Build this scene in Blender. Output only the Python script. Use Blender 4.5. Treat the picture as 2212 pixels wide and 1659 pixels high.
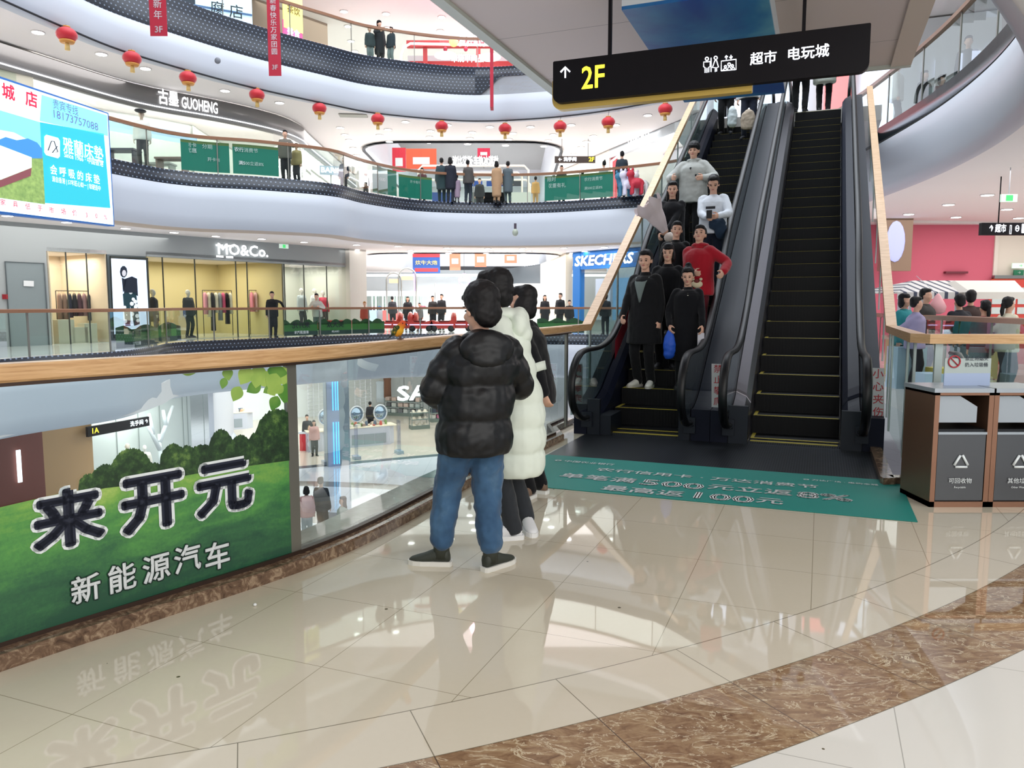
import bpy, bmesh, math, random
from mathutils import Vector, Matrix, noise
random.seed(7)
for o in list(bpy.data.objects): bpy.data.objects.remove(o)
SC = bpy.context.scene; COL = SC.collection
V = Vector
# ---------------------------------------------------------------- camera
FPX, PCX, PCY, EYE = 1665.0, 1106.0, 829.5, 1.45
PITCH = math.atan(172 / FPX)
cd = bpy.data.cameras.new('camera'); cam = bpy.data.objects.new('camera', cd); COL.objects.link(cam)
cd.sensor_fit = 'HORIZONTAL'; cd.sensor_width = 36.0; cd.lens = 36.0 * FPX / 2212; cd.clip_end = 300; cd.clip_start = 0.05
cam.location = (0, 0, EYE); cam.rotation_euler = (math.pi / 2 - PITCH, 0, 0)
SC.camera = cam
# ---------------------------------------------------------------- view, world
SC.view_settings.view_transform = 'Standard'; SC.view_settings.look = 'None'
SC.view_settings.gamma = 1.0; SC.view_settings.use_curve_mapping = False
SC.view_settings.exposure = 0.0
SC.cycles.max_bounces = 7; SC.cycles.transparent_max_bounces = 24; SC.cycles.glossy_bounces = 3
SC.cycles.diffuse_bounces = 3; SC.cycles.caustics_reflective = False; SC.cycles.caustics_refractive = False
SC.cycles.sample_clamp_indirect = 4.0
w = bpy.data.worlds.new('world'); SC.world = w; w.use_nodes = True
bgn = w.node_tree.nodes['Background']; bgn.inputs[0].default_value = (0.86, 0.93, 1.0, 1); bgn.inputs[1].default_value = 0.62
def lamp(name, kind, loc, power, color=(1, 1, 1), size=1.0, size_y=None, target=None, spot=1.9):
    d = bpy.data.lights.new(name, kind); d.energy = power; d.color = color
    if kind == 'AREA':
        d.size = size
        if size_y: d.shape = 'RECTANGLE'; d.size_y = size_y
    else: d.shadow_soft_size = size
    if kind == 'SPOT': d.spot_size = spot; d.spot_blend = 0.6
    o = bpy.data.objects.new(name, d); COL.objects.link(o); o.location = loc
    if target is not None: o.rotation_euler = (V(target) - V(loc)).to_track_quat('-Z', 'Y').to_euler()
    return o
lamp('atrium_skylight', 'AREA', (-1, 17, 22), 9000, (.86, .92, 1), 26, 26, (-1, 17, 0))
lamp('upper_ceiling_lamps', 'AREA', (-2, 42, 8.9), 3600, (1, .97, .95), 34, 16, (-2, 42, 0))
lamp('upper_ceiling_lamps', 'AREA', (-16, 24, 8.9), 1100, (1, .97, .95), 6, 20, (-16, 24, 0))
lamp('top_ceiling_lamps', 'AREA', (-2, 42, 14.2), 3600, (1, .95, .95), 34, 16, (-2, 42, 0))
lamp('lower_ceiling_lamps', 'AREA', (-2, 42, 3.8), 2600, (1, .98, .96), 34, 16, (-2, 42, 0))
lamp('lower_ceiling_lamps', 'AREA', (-13.5, 24, 3.75), 420, (1, .98, .96), 3, 20, (-13.5, 24, 0))
lamp('right_ceiling_lamps', 'AREA', (14, 16, 3.9), 750, (1, .96, .94), 11, 14, (14, 16, 0))
lamp('near_ceiling_lamps', 'AREA', (3, -3, 3.9), 700, (1, .96, .9), 12, 8, (2.0, 0, 0))
lamp('street_fill', 'AREA', (-2.5, 50, 8.6), 2600, (.97, .98, 1), 8, 18, (-2.5, 50, 0))  # added fill light that whitens the far shop street, no fitting there
lamp('stall_lamp', 'POINT', (-1.5, 33.5, 13.0), 160, (1, .45, .62), .4)
lamp('basement_lamps', 'AREA', (-6, 38, -1.75), 2800, (1, .98, .96), 30, 12, (-6, 38, -6))
# ---------------------------------------------------------------- pixel -> world helpers
SP, CP = math.sin(PITCH), math.cos(PITCH)
def ray(px, py):
    x = (px - PCX) / FPX; y = -(py - PCY) / FPX
    return V((x, CP + y * SP, -SP + y * CP))
def G(px, py, z=0.0):                      # point of a level at height z
    d = ray(px, py); return V((0, 0, EYE)) + d * ((z - EYE) / d.z)
def D(px, py, y):                          # point at distance y
    d = ray(px, py); return V((0, 0, EYE)) + d * (y / d.y)
def PL(px, py, p0, n):                     # point on a plane
    d = ray(px, py); o = V((0, 0, EYE)); return o + d * ((V(p0) - o).dot(V(n)) / d.dot(V(n)))
TH = math.radians(21.75); SA, CA = math.sin(TH), math.cos(TH)
def E(a, l, z=0.0): return V((a * SA + l * CA, a * CA - l * SA, z))   # along / across the escalators
def toE(p): return (p[0] * SA + p[1] * CA, p[0] * CA - p[1] * SA)
# ---------------------------------------------------------------- materials
def C(r, g, b):
    f = lambda c: (c / 12.92 if c <= .04045 else ((c + .055) / 1.055) ** 2.4)
    return (f(r / 255), f(g / 255), f(b / 255), 1)
MATS = {}
def mat(name, col=(200, 200, 200), rough=.5, metal=0.0, emit=None, es=0.0, coat=0.0, spec=.5, sheen=0):
    if name in MATS: return MATS[name]
    m = bpy.data.materials.new(name); m.use_nodes = True; b = m.node_tree.nodes['Principled BSDF']
    b.inputs['Base Color'].default_value = C(*col); b.inputs['Roughness'].default_value = rough
    b.inputs['Metallic'].default_value = metal; b.inputs['Specular IOR Level'].default_value = spec
    if coat: b.inputs['Coat Weight'].default_value = coat; b.inputs['Coat Roughness'].default_value = .05
    if sheen: b.inputs['Sheen Weight'].default_value = sheen
    if emit: b.inputs['Emission Color'].default_value = C(*emit); b.inputs['Emission Strength'].default_value = es
    MATS[name] = m; return m
class NT:
    def __init__(s, m): s.t = m.node_tree; s.b = m.node_tree.nodes['Principled BSDF']
    def n(s, kind, **kw):
        x = s.t.nodes.new(kind)
        for k, v in kw.items():
            if k.startswith('i_'): x.inputs[k[2:]].default_value = v
            else: setattr(x, k, v)
        return x
    def l(s, a, b): s.t.links.new(a, b)
    def math(s, op, a, b=None, c=None):
        x = s.t.nodes.new('ShaderNodeMath'); x.operation = op
        for i, q in enumerate((a, b, c)):
            if q is None: continue
            if isinstance(q, (int, float)): x.inputs[i].default_value = q
            else: s.l(q, x.inputs[i])
        return x.outputs[0]
    def mix(s, fac, a, b):
        x = s.t.nodes.new('ShaderNodeMix'); x.data_type = 'RGBA'
        for i, q in ((0, fac), (6, a), (7, b)):
            if isinstance(q, (int, float, tuple)): x.inputs[i].default_value = q
            else: s.l(q, x.inputs[i])
        return x.outputs[2]
    def xyz(s):
        tc = s.n('ShaderNodeTexCoord'); sp = s.n('ShaderNodeSeparateXYZ'); s.l(tc.outputs['Object'], sp.inputs[0]); return tc.outputs['Object'], sp.outputs
    def ramp(s, fac, stops):
        x = s.n('ShaderNodeValToRGB'); e = x.color_ramp.elements
        while len(e) < len(stops): e.new(.5)
        for i, (p, c) in enumerate(stops): e[i].position = p; e[i].color = c
        s.l(fac, x.inputs[0]); return x.outputs[0]
    def noise(s, co, scale, detail=4, rough=.55, dist=0):
        x = s.n('ShaderNodeTexNoise'); x.inputs['Scale'].default_value = scale; x.inputs['Detail'].default_value = detail
        x.inputs['Roughness'].default_value = rough; x.inputs['Distortion'].default_value = dist
        if co: s.l(co, x.inputs['Vector'])
        return x.outputs[0]
    def bump(s, h, st=.3, dist=.02):
        x = s.n('ShaderNodeBump'); x.inputs['Strength'].default_value = st; x.inputs['Distance'].default_value = dist
        s.l(h, x.inputs['Height']); s.l(x.outputs[0], s.b.inputs['Normal'])
def glass(name, tint=(235, 245, 242), gloss=.07):
    if name in MATS: return MATS[name]
    m = bpy.data.materials.new(name); m.use_nodes = True; t = m.node_tree; t.nodes.clear()
    o = t.nodes.new('ShaderNodeOutputMaterial'); mx = t.nodes.new('ShaderNodeMixShader'); tr = t.nodes.new('ShaderNodeBsdfTransparent')
    gl = t.nodes.new('ShaderNodeBsdfGlossy'); fr = t.nodes.new('ShaderNodeFresnel'); fr.inputs[0].default_value = 1.35
    ad = t.nodes.new('ShaderNodeMath'); ad.operation = 'MULTIPLY_ADD'; ad.inputs[1].default_value = .4; ad.inputs[2].default_value = gloss * .4
    t.links.new(fr.outputs[0], ad.inputs[0]); t.links.new(ad.outputs[0], mx.inputs[0])
    tr.inputs[0].default_value = C(*tint); gl.inputs['Roughness'].default_value = .02
    t.links.new(tr.outputs[0], mx.inputs[1]); t.links.new(gl.outputs[0], mx.inputs[2]); t.links.new(mx.outputs[0], o.inputs[0])
    MATS[name] = m; return m
# ---------------------------------------------------------------- objects
def tag(o, label=None, cat=None, group=None, kind=None):
    if label: o['label'] = label
    if cat: o['category'] = cat
    if group: o['group'] = group
    if kind: o['kind'] = kind
    return o
def thing(name, label, cat, loc=(0, 0, 0), group=None, rz=0):
    o = bpy.data.objects.new(name, None); o.empty_display_size = .1; COL.objects.link(o)
    o.location = loc; o.rotation_euler = (0, 0, rz); return tag(o, label, cat, group)
def wloc(p):
    v = V((0, 0, 0))
    while p is not None: v = v + p.location; p = p.parent
    return v
class MB:
    def __init__(s): s.v = []; s.f = []; s.m = []; s.sm = []
    def add(s, vs, fs, mi=0, smooth=False):
        k = len(s.v); s.v += [V(x) for x in vs]
        for f in fs: s.f.append(tuple(i + k for i in f)); s.m.append(mi); s.sm.append(smooth)
        return s
    def box(s, lo, hi, mi=0, fn=None):
        (a, b, c), (d, e, f) = lo, hi
        vs = [V(q) for q in ((a, b, c), (d, b, c), (d, e, c), (a, e, c), (a, b, f), (d, b, f), (d, e, f), (a, e, f))]
        if fn: vs = [fn(q) for q in vs]
        return s.add(vs, [(0, 3, 2, 1), (4, 5, 6, 7), (0, 1, 5, 4), (1, 2, 6, 5), (2, 3, 7, 6), (3, 0, 4, 7)], mi)
    def cbox(s, c, sz, mi=0, rz=0.0, M=None):
        h = [q / 2 for q in sz]; R = Matrix.Rotation(rz, 3, 'Z') if M is None else M; c = V(c)
        return s.box((-h[0], -h[1], -h[2]), h, mi, lambda q: c + R @ q)
    def quad(s, a, b, c, d, mi=0): return s.add([a, b, c, d], [(0, 1, 2, 3)], mi)
    def loft(s, rings, mi=0, smooth=True, cap=True, close=True):
        n = len(rings[0]); vs = [p for r in rings for p in r]; fs = []
        for i in range(len(rings) - 1):
            for j in range(n if close else n - 1):
                k = (j + 1) % n; fs.append((i * n + j, i * n + k, (i + 1) * n + k, (i + 1) * n + j))
        if cap and close: fs += [tuple(range(n - 1, -1, -1)), tuple(range((len(rings) - 1) * n, len(rings) * n))]
        return s.add(vs, fs, mi, smooth)
    def tube(s, pts, r, n=8, mi=0, smooth=True):
        pts = [V(p) for p in pts]; rs = r if isinstance(r, (list, tuple)) else [r] * len(pts); rings = []; up = None
        for i, p in enumerate(pts):
            t = (pts[min(i + 1, len(pts) - 1)] - pts[max(i - 1, 0)])
            t = t.normalized() if t.length > 1e-9 else V((0, 0, 1))
            if up is None:
                up = t.cross(V((0, 0, 1)));
                if up.length < .1: up = t.cross(V((1, 0, 0)))
            up = (up - t * up.dot(t)).normalized(); w_ = t.cross(up)
            rings.append([p + (up * math.cos(q) + w_ * math.sin(q)) * rs[i] for q in [2 * math.pi * k / n for k in range(n)]])
        return s.loft(rings, mi, smooth)
    def prof(s, path, profile, mi=0, smooth=False, closed=False, cap=True):   # profile (sideways, up) swept along a level path
        path = [V(p) for p in path]; rings = []
        for i, p in enumerate(path):
            a = path[max(i - 1, 0)]; b = path[min(i + 1, len(path) - 1)]; t = V((b.x - a.x, b.y - a.y, 0)).normalized(); nn = V((t.y, -t.x, 0))
            rings.append([p + nn * q[0] + V((0, 0, q[1])) for q in profile])
        return s.loft(rings, mi, smooth, cap=cap and not closed, close=not closed) if not closed else s.loft(rings, mi, smooth, cap=False, close=False)
    def poly(s, pts, z0, z1, mi=0):           # upright prism of a plan outline
        n = len(pts); lo = [V((p[0], p[1], z0)) for p in pts]; hi = [V((p[0], p[1], z1)) for p in pts]
        return s.add(lo + hi, [tuple(range(n - 1, -1, -1)), tuple(range(n, 2 * n))] + [(i, (i + 1) % n, n + (i + 1) % n, n + i) for i in range(n)], mi)
    def plate(s, pts, nrm, th, mi=0):         # flat outline given thickness
        n = len(pts); pts = [V(p) for p in pts]; k = V(nrm).normalized() * th
        return s.add([p - k / 2 for p in pts] + [p + k / 2 for p in pts], [tuple(range(n - 1, -1, -1)), tuple(range(n, 2 * n))] + [(i, (i + 1) % n, n + (i + 1) % n, n + i) for i in range(n)], mi)
    def ell(s, c, r, n=12, m=8, mi=0, M=None):
        c = V(c); rings = []
        for i in range(1, m):
            a = math.pi * i / m; rr = math.sin(a)
            rings.append([V((r[0] * rr * math.cos(2 * math.pi * k / n), r[1] * rr * math.sin(2 * math.pi * k / n), -r[2] * math.cos(a))) for k in range(n)])
        vs = [V((0, 0, -r[2]))] + [p for q in rings for p in q] + [V((0, 0, r[2]))]
        if M is not None: vs = [M @ p for p in vs]
        fs = [(0, 1 + (k + 1) % n, 1 + k) for k in range(n)]
        for i in range(m - 2):
            for k in range(n): fs.append((1 + i * n + k, 1 + i * n + (k + 1) % n, 1 + (i + 1) * n + (k + 1) % n, 1 + (i + 1) * n + k))
        L = 1 + (m - 2) * n; fs += [(L + k, L + (k + 1) % n, len(vs) - 1) for k in range(n)]
        return s.add([c + p for p in vs], fs, mi, True)
    def disc(s, c, r, n=12, up=True, mi=0, ry=None):
        c = V(c); ry = ry or r
        return s.add([c + V((r * math.cos(2 * math.pi * k / n), ry * math.sin(2 * math.pi * k / n), 0)) for k in range(n)], [tuple(range(n)) if up else tuple(range(n - 1, -1, -1))], mi)
    def cyl(s, c, r, h, n=16, mi=0, r2=None):
        c = V(c); r2 = r if r2 is None else r2
        mk = lambda z, q: [c + V((q * math.cos(2 * math.pi * k / n), q * math.sin(2 * math.pi * k / n), z)) for k in range(n)]
        return s.loft([mk(0, r), mk(h, r2)], mi, True)
    def merge(s, o, mi=0): k = len(s.v); s.v += o.v; s.f += [tuple(i + k for i in f) for f in o.f]; s.m += [mi + q for q in o.m]; s.sm += o.sm; return s
    def build(s, name, mats, parent=None, label=None, smooth=None, remesh=None, sm_iter=0, post=None):
        me = bpy.data.meshes.new(name); off = wloc(parent)
        me.from_pydata([tuple(p - off) for p in s.v], [], s.f)
        ml = mats if isinstance(mats, (list, tuple)) else [mats]
        for q in ml: me.materials.append(q)
        if len(ml) > 1: me.polygons.foreach_set('material_index', s.m)
        me.polygons.foreach_set('use_smooth', s.sm if smooth is None else [smooth] * len(s.f)); me.update()
        if remesh:
            t = bpy.data.objects.new('tmp', me); COL.objects.link(t)
            md = t.modifiers.new('r', 'REMESH'); md.mode = 'VOXEL'; md.voxel_size = remesh; md.use_smooth_shade = True
            if sm_iter: sm = t.modifiers.new('s', 'SMOOTH'); sm.factor = .5; sm.iterations = sm_iter
            dg = bpy.context.evaluated_depsgraph_get(); nm = bpy.data.meshes.new_from_object(t.evaluated_get(dg), depsgraph=dg)
            bpy.data.objects.remove(t); bpy.data.meshes.remove(me); me = nm; me.name = name
            me.materials.clear()
            for q in ml: me.materials.append(q)
        if post: post(me)
        o = bpy.data.objects.new(name, me); COL.objects.link(o)
        if parent is not None: o.parent = parent
        if label: o['label'] = label
        return o
def struct(name, mb, m, kindname=None, label=None):
    o = mb.build(name, m); o['kind'] = 'structure'
    if label: o['label'] = label
    return o
def dup(root, loc, rz=None, label=None, group=None, name=None):
    r = root.copy(); COL.objects.link(r); r.location = loc
    if rz is not None: r.rotation_euler = (0, 0, rz)
    if label: r['label'] = label
    if group: r['group'] = group
    def kids(a, b):
        for ch in list(a.children):
            c = ch.copy(); COL.objects.link(c); c.parent = b; kids(ch, c)
    kids(root, r); return r
def spline(pts, per=6):
    pts = [V(p) for p in pts]; out = []
    for i in range(len(pts) - 1):
        p0 = pts[max(i - 1, 0)]; p1 = pts[i]; p2 = pts[i + 1]; p3 = pts[min(i + 2, len(pts) - 1)]
        for k in range(per):
            t = k / per
            out.append(.5 * ((2 * p1) + (p2 - p0) * t + (2 * p0 - 5 * p1 + 4 * p2 - p3) * t * t + (3 * p1 - p0 - 3 * p2 + p3) * t ** 3))
    out.append(pts[-1]); return out
def along(path, step, start=0.0):            # evenly spaced (point, tangent) along a path
    out = []; need = start
    for a, b in zip(path, path[1:]):
        L = (b - a).length
        while need <= L: out.append((a.lerp(b, need / L), (b - a).normalized())); need += step
        need -= L
    return out
_tc = {}
def text(s, size, m, name, parent=None, at=(0, 0, 0), xd=(1, 0, 0), yd=(0, 0, 1), th=.004, bold=0.0, align='CENTER', sx=1.0, label=None, space=1.0, fit=None):
    """lettering: origin at, reading along xd, upright along yd (size = cap height-ish in metres)"""
    cu = bpy.data.curves.new('t', 'FONT'); cu.body = s; cu.align_x = align; cu.align_y = 'CENTER'; cu.size = 1.0
    cu.space_character = space; cu.resolution_u = 2
    t = bpy.data.objects.new('t', cu); COL.objects.link(t)
    dg = bpy.context.evaluated_depsgraph_get(); me = bpy.data.meshes.new_from_object(t.evaluated_get(dg), depsgraph=dg)
    bpy.data.objects.remove(t); bpy.data.curves.remove(cu)
    xd = V(xd).normalized(); yd = V(yd).normalized(); nd = xd.cross(yd); at = V(at); off = wloc(parent)
    bold *= .6
    if bold > 0:                            # heavier, round-ended strokes: a rim around every outline
        bm = bmesh.new(); bm.from_mesh(me); vs = [v.co.copy() for v in bm.verts]; fs = [[v.index for v in f.verts] for f in bm.faces]
        for e in bm.edges:
            if len(e.link_faces) < 2:
                p, q = e.verts[0].co.copy(), e.verts[1].co.copy(); d = q - p
                if d.length < 1e-6: continue
                n_ = V((-d.y, d.x, 0)).normalized() * bold; k = len(vs); vs += [p - n_, q - n_, q + n_, p + n_]; fs.append([k, k + 1, k + 2, k + 3])
                k = len(vs); vs += [p + V((bold * math.cos(i * math.pi / 4), bold * math.sin(i * math.pi / 4), 0)) for i in range(8)]; fs.append(list(range(k, k + 8)))
        bm.free(); bpy.data.meshes.remove(me); me = bpy.data.meshes.new('t'); me.from_pydata([tuple(v) for v in vs], [], fs); me.update()
    xs = [v.co.x for v in me.vertices] or [0, 1]
    if fit: sx = fit / max((max(xs) - min(xs)) * size, 1e-6)
    for v in me.vertices:
        c = v.co; v.co = at + xd * (c.x * size * sx) + yd * (c.y * size) + nd * th - off
    me.materials.append(m); me.name = name
    o = bpy.data.objects.new(name, me); COL.objects.link(o)
    if parent is not None: o.parent = parent
    if label: o['label'] = label
    return o
# ================================================================ setting
# ---- materials of the setting
def tile_floor():
    m = mat('floor_tile', (196, 186, 166), .1, spec=.5); t = NT(m); co, (x, y, z) = t.xyz()
    dist = lambda cx, cy: t.math('SQRT', t.math('ADD', t.math('POWER', t.math('SUBTRACT', x, cx), 2), t.math('POWER', t.math('SUBTRACT', y, cy), 2)))
    r1 = dist(-4.661, 13.236); r2 = dist(-4.2, 12.574); r3 = dist(-6.964, 17.501)
    zone1 = t.math('LESS_THAN', r1, 11.441); zone2 = t.math('LESS_THAN', r2, 10.961); zone3 = t.math('LESS_THAN', r3, 17.03)
    a = t.math('ADD', t.math('MULTIPLY', x, SA), t.math('MULTIPLY', y, CA)); l = t.math('SUBTRACT', t.math('MULTIPLY', x, CA), t.math('MULTIPLY', y, SA))
    def line(v, pitch, off, w_=.0018):     # 1 on a joint
        f = t.math('FRACT', t.math('DIVIDE', t.math('SUBTRACT', v, off), pitch)); d = t.math('MULTIPLY', t.math('MINIMUM', f, t.math('SUBTRACT', 1.0, f)), pitch)
        return t.math('LESS_THAN', d, w_)
    grid = t.math('MAXIMUM', line(a, .632, 1.84, .0016), line(l, .607, .01, .0016))
    ang = t.math('ARCTAN2', t.math('SUBTRACT', y, 13.2), t.math('SUBTRACT', x, -4.66)); rad = line(ang, .0512, -1.236, .00017)
    ring = t.math('LESS_THAN', t.math('ABSOLUTE', t.math('SUBTRACT', r1, 11.441)), .0025)
    ring2 = t.math('LESS_THAN', t.math('ABSOLUTE', t.math('SUBTRACT', r2, 10.961)), .002)
    ring3 = t.math('LESS_THAN', t.math('ABSOLUTE', t.math('SUBTRACT', r3, 17.03)), .002)
    n1 = t.noise(co, 1.1, 3); n2 = t.noise(co, 40, 2)
    cream = t.mix(n1, C(199, 188, 165), C(212, 203, 187)); cream = t.mix(t.math('MULTIPLY', n2, .12), cream, C(178, 166, 140))
    # brown marble
    mp = t.n('ShaderNodeMapping'); mp.inputs['Rotation'].default_value = (0, 0, .38); mp.inputs['Scale'].default_value = (1.0, 2.1, 1); t.l(co, mp.inputs[0])
    w1 = t.noise(mp.outputs[0], 11, 9, .68, 1.1); w2 = t.noise(mp.outputs[0], 4, 6, .6, 2.2); vein = t.math('ABSOLUTE', t.math('SUBTRACT', w2, .5))
    br = t.ramp(w1, [(.3, C(104, 78, 58)), (.45, C(138, 108, 82)), (.58, C(158, 130, 100)), (.72, C(190, 170, 138))])
    br = t.mix(t.math('LESS_THAN', vein, .012), br, C(196, 178, 150))
    white = t.mix(n1, C(214, 210, 202), C(222, 219, 212))
    band = t.mix(rad, cream, C(112, 104, 84)); inner = t.mix(t.math('MULTIPLY', grid, .75), cream, C(120, 110, 84))
    brj = t.mix(rad, br, C(88, 72, 62)); wj = t.mix(t.math('MULTIPLY', t.math('MAXIMUM', line(a, .95, .62), line(l, .95, .3)), .6), white, C(120, 118, 108))
    out = t.mix(zone3, wj, brj); out = t.mix(t.math('MULTIPLY', zone2, 1.0), out, t.mix(t.math('MULTIPLY', .1, 1), band, C(226, 214, 200)))
    out = t.mix(zone1, out, inner)
    out = t.mix(t.math('MULTIPLY', t.math('MAXIMUM', ring, t.math('MAXIMUM', ring2, ring3)), .8), out, C(98, 90, 72))
    spk = t.n('ShaderNodeTexVoronoi'); spk.inputs['Scale'].default_value = 2.6; t.l(co, spk.inputs['Vector'])
    out = t.mix(t.math('LESS_THAN', spk.outputs['Distance'], .022), out, C(92, 84, 64))
    t.l(out, t.b.inputs['Base Color'])
    t.l(t.math('ADD', .012, t.math('MULTIPLY', n1, .03)), t.b.inputs['Roughness']); return m
M_TILE = tile_floor()
def marble(name, a, b, c, scale=9, rough=.15):
    m = mat(name, a, rough); t = NT(m); co, _ = t.xyz(); w1 = t.noise(co, scale, 8, .66, 1.4)
    t.l(t.ramp(w1, [(.3, C(*a)), (.5, C(*b)), (.68, C(*c))]), t.b.inputs['Base Color']); return m
M_KERB = marble('kerb_marble', (70, 52, 40), (112, 88, 70), (168, 145, 120), 16, .12)
M_LEDGE = marble('ledge_stone', (92, 90, 84), (116, 116, 112), (140, 140, 136), 7, .12)
M_WHITE = mat('fascia_white', (194, 198, 206), .45)
M_CEIL = mat('ceiling_white', (236, 229, 227), .8)
M_SOFF = mat('bridge_soffit', (186, 172, 162), .6)
t = NT(M_SOFF); co, (x, y, z) = t.xyz()
aa = t.math('ADD', t.math('MULTIPLY', x, SA), t.math('MULTIPLY', y, CA)); f = t.math('FRACT', t.math('DIVIDE', aa, 1.6))
t.l(t.mix(t.math('LESS_THAN', f, .006), t.mix(t.noise(co, .7, 3), C(208, 194, 192), C(214, 196, 182)), C(140, 126, 120)), t.b.inputs['Base Color'])
M_WOOD = mat('rail_wood', (196, 142, 92), .34, coat=.1); t = NT(M_WOOD); co, _ = t.xyz()
mp = t.n('ShaderNodeMapping'); mp.inputs['Scale'].default_value = (2.2, 2.2, 40); t.l(co, mp.inputs[0])
t.l(t.ramp(t.noise(mp.outputs[0], 2.2, 5, .6, .6), [(.3, C(184, 140, 94)), (.5, C(206, 164, 116)), (.72, C(222, 184, 140))]), t.b.inputs['Base Color'])
M_WOODD = mat('rail_wood_far', (138, 96, 70), .35)
M_STEEL = mat('brushed_steel', (150, 152, 150), .32, .9)
M_POST = mat('post_steel', (138, 136, 128), .38, .7)
M_GLASS = glass('guard_glass', (228, 240, 236), .05)
M_GLASSF = glass('guard_glass_far', (226, 240, 234), .04)
M_SHOPG = glass('shop_glass', (240, 246, 242), .06)
M_BLACK = mat('black_line', (14, 18, 26), .5)
def led_band():
    m = mat('led_band', (20, 28, 44), .35); t = NT(m); at = t.n('ShaderNodeAttribute', attribute_name='pc'); sp = t.n('ShaderNodeSeparateXYZ'); t.l(at.outputs['Vector'], sp.inputs[0])
    p = .155; u, v = sp.outputs[0], sp.outputs[1]
    row = t.math('FLOOR', t.math('DIVIDE', v, p * .8)); u2 = t.math('ADD', u, t.math('MULTIPLY', row, p * .5))
    fx = t.math('SUBTRACT', t.math('FRACT', t.math('DIVIDE', u2, p)), .5); fy = t.math('SUBTRACT', t.math('FRACT', t.math('DIVIDE', v, p * .8)), .5)
    d = t.math('SQRT', t.math('ADD', t.math('POWER', fx, 2), t.math('POWER', fy, 2))); dot = t.math('LESS_THAN', d, .17)
    t.l(t.mix(dot, t.mix(t.noise(at.outputs['Vector'], .35, 2), C(9, 13, 23), C(24, 33, 48)), C(112, 124, 142)), t.b.inputs['Base Color']); return m
M_LED = led_band()
M_B1 = mat('lower_floor', (206, 208, 214), .06, spec=.6); t = NT(M_B1); co, (x, y, z) = t.xyz()
r = t.math('SQRT', t.math('ADD', t.math('POWER', t.math('ADD', x, 9.0), 2), t.math('POWER', t.math('SUBTRACT', y, 12.0), 2)))
bandm = t.math('MAXIMUM', t.math('MULTIPLY', t.math('GREATER_THAN', r, 12.0), t.math('LESS_THAN', r, 13.3)), t.math('MULTIPLY', t.math('GREATER_THAN', r, 16.7), t.math('LESS_THAN', r, 17.5)))
fx = t.math('LESS_THAN', t.math('FRACT', t.math('DIVIDE', x, 1.2)), .008); fy = t.math('LESS_THAN', t.math('FRACT', t.math('DIVIDE', y, 1.2)), .008)
t.l(t.mix(t.math('MAXIMUM', fx, fy), t.mix(bandm, C(204, 206, 214), C(120, 116, 112)), C(150, 150, 154)), t.b.inputs['Base Color'])
# ---- helper: ribbon along a plan path with running coordinates (s, z)
def ribbon(name, path, prof_, m, kind='structure', parent=None, z0=0.0, th=None):
    """prof_: list of (sideways, z) from top to bottom"""
    path = [V((p[0], p[1], 0)) for p in path]; vs = []; fs = []; pc = []; s = 0; n = len(prof_)
    for i, p in enumerate(path):
        if i: s += (p - path[i - 1]).length
        a = path[max(i - 1, 0)]; b = path[min(i + 1, len(path) - 1)]; tt = (b - a).normalized(); nn = V((tt.y, -tt.x, 0))
        for q in prof_: vs.append(p + nn * q[0] + V((0, 0, q[1]))); pc.append((s, q[1], 0))
    for i in range(len(path) - 1):
        for j in range(n - 1): fs.append((i * n + j, i * n + j + 1, (i + 1) * n + j + 1, (i + 1) * n + j))
    mb = MB(); mb.add(vs, fs, 0, True); o = mb.build(name, m, parent)
    at = o.data.attributes.new('pc', 'FLOAT_VECTOR', 'POINT'); at.data.foreach_set('vector', [c for q in pc for c in q])
    if kind: o['kind'] = kind
    return o
def railing(name, label, path, z, h, spacing, wood, glassm, rail=(.1, .07), post=(.05, .012), first=.0, post_h=None, group=None, posts=None):
    """glass guard rail along a plan path: handrail, glass panels, posts"""
    path = [V((p[0], p[1], z)) for p in path]; b = thing(name, label, 'railing', path[len(path) // 2], group)
    w_, t_ = rail; top = h
    pr = [(-w_ / 2, top - t_), (w_ / 2, top - t_), (w_ / 2, top - .012), (w_ / 2 - .012, top), (-w_ / 2 + .012, top), (-w_ / 2, top - .012)]
    mb = MB(); mb.prof(path, pr); mb.build('handrail', wood, b)
    stops = along(path, spacing, first) if posts is None else posts
    for p, tt in stops:
        mb = MB(); ang = math.atan2(tt.y, tt.x); mb.cbox(V((p.x, p.y, z + (top - t_) / 2)), (post[0], post[1], top - t_), 0, ang); mb.build('post', M_POST, b)
    # panes between posts
    L = [0]
    for a, c in zip(path, path[1:]): L.append(L[-1] + (c - a).length)
    def at_s(s):
        s = min(max(s, 0), L[-1])
        for i in range(len(path) - 1):
            if s <= L[i + 1] + 1e-9: return path[i].lerp(path[i + 1], (s - L[i]) / max(L[i + 1] - L[i], 1e-9))
        return path[-1]
    cuts = [0.0]; s = first
    while s < L[-1]:
        if s > .05: cuts.append(s)
        s += spacing
    cuts.append(L[-1])
    for c0, c1 in zip(cuts, cuts[1:]):
        if c1 - c0 < .1: continue
        k = max(1, int((c1 - c0) / .5)); pts = [at_s(c0 + .02 + (c1 - c0 - .04) * i / k) for i in range(k + 1)]
        mb = MB(); mb.loft([[p + V((0, 0, .03)), p + V((0, 0, top - t_ - .002))] for p in pts], 0, False, cap=False, close=False); mb.build('glass_panel', glassm, b)
    return b
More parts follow.
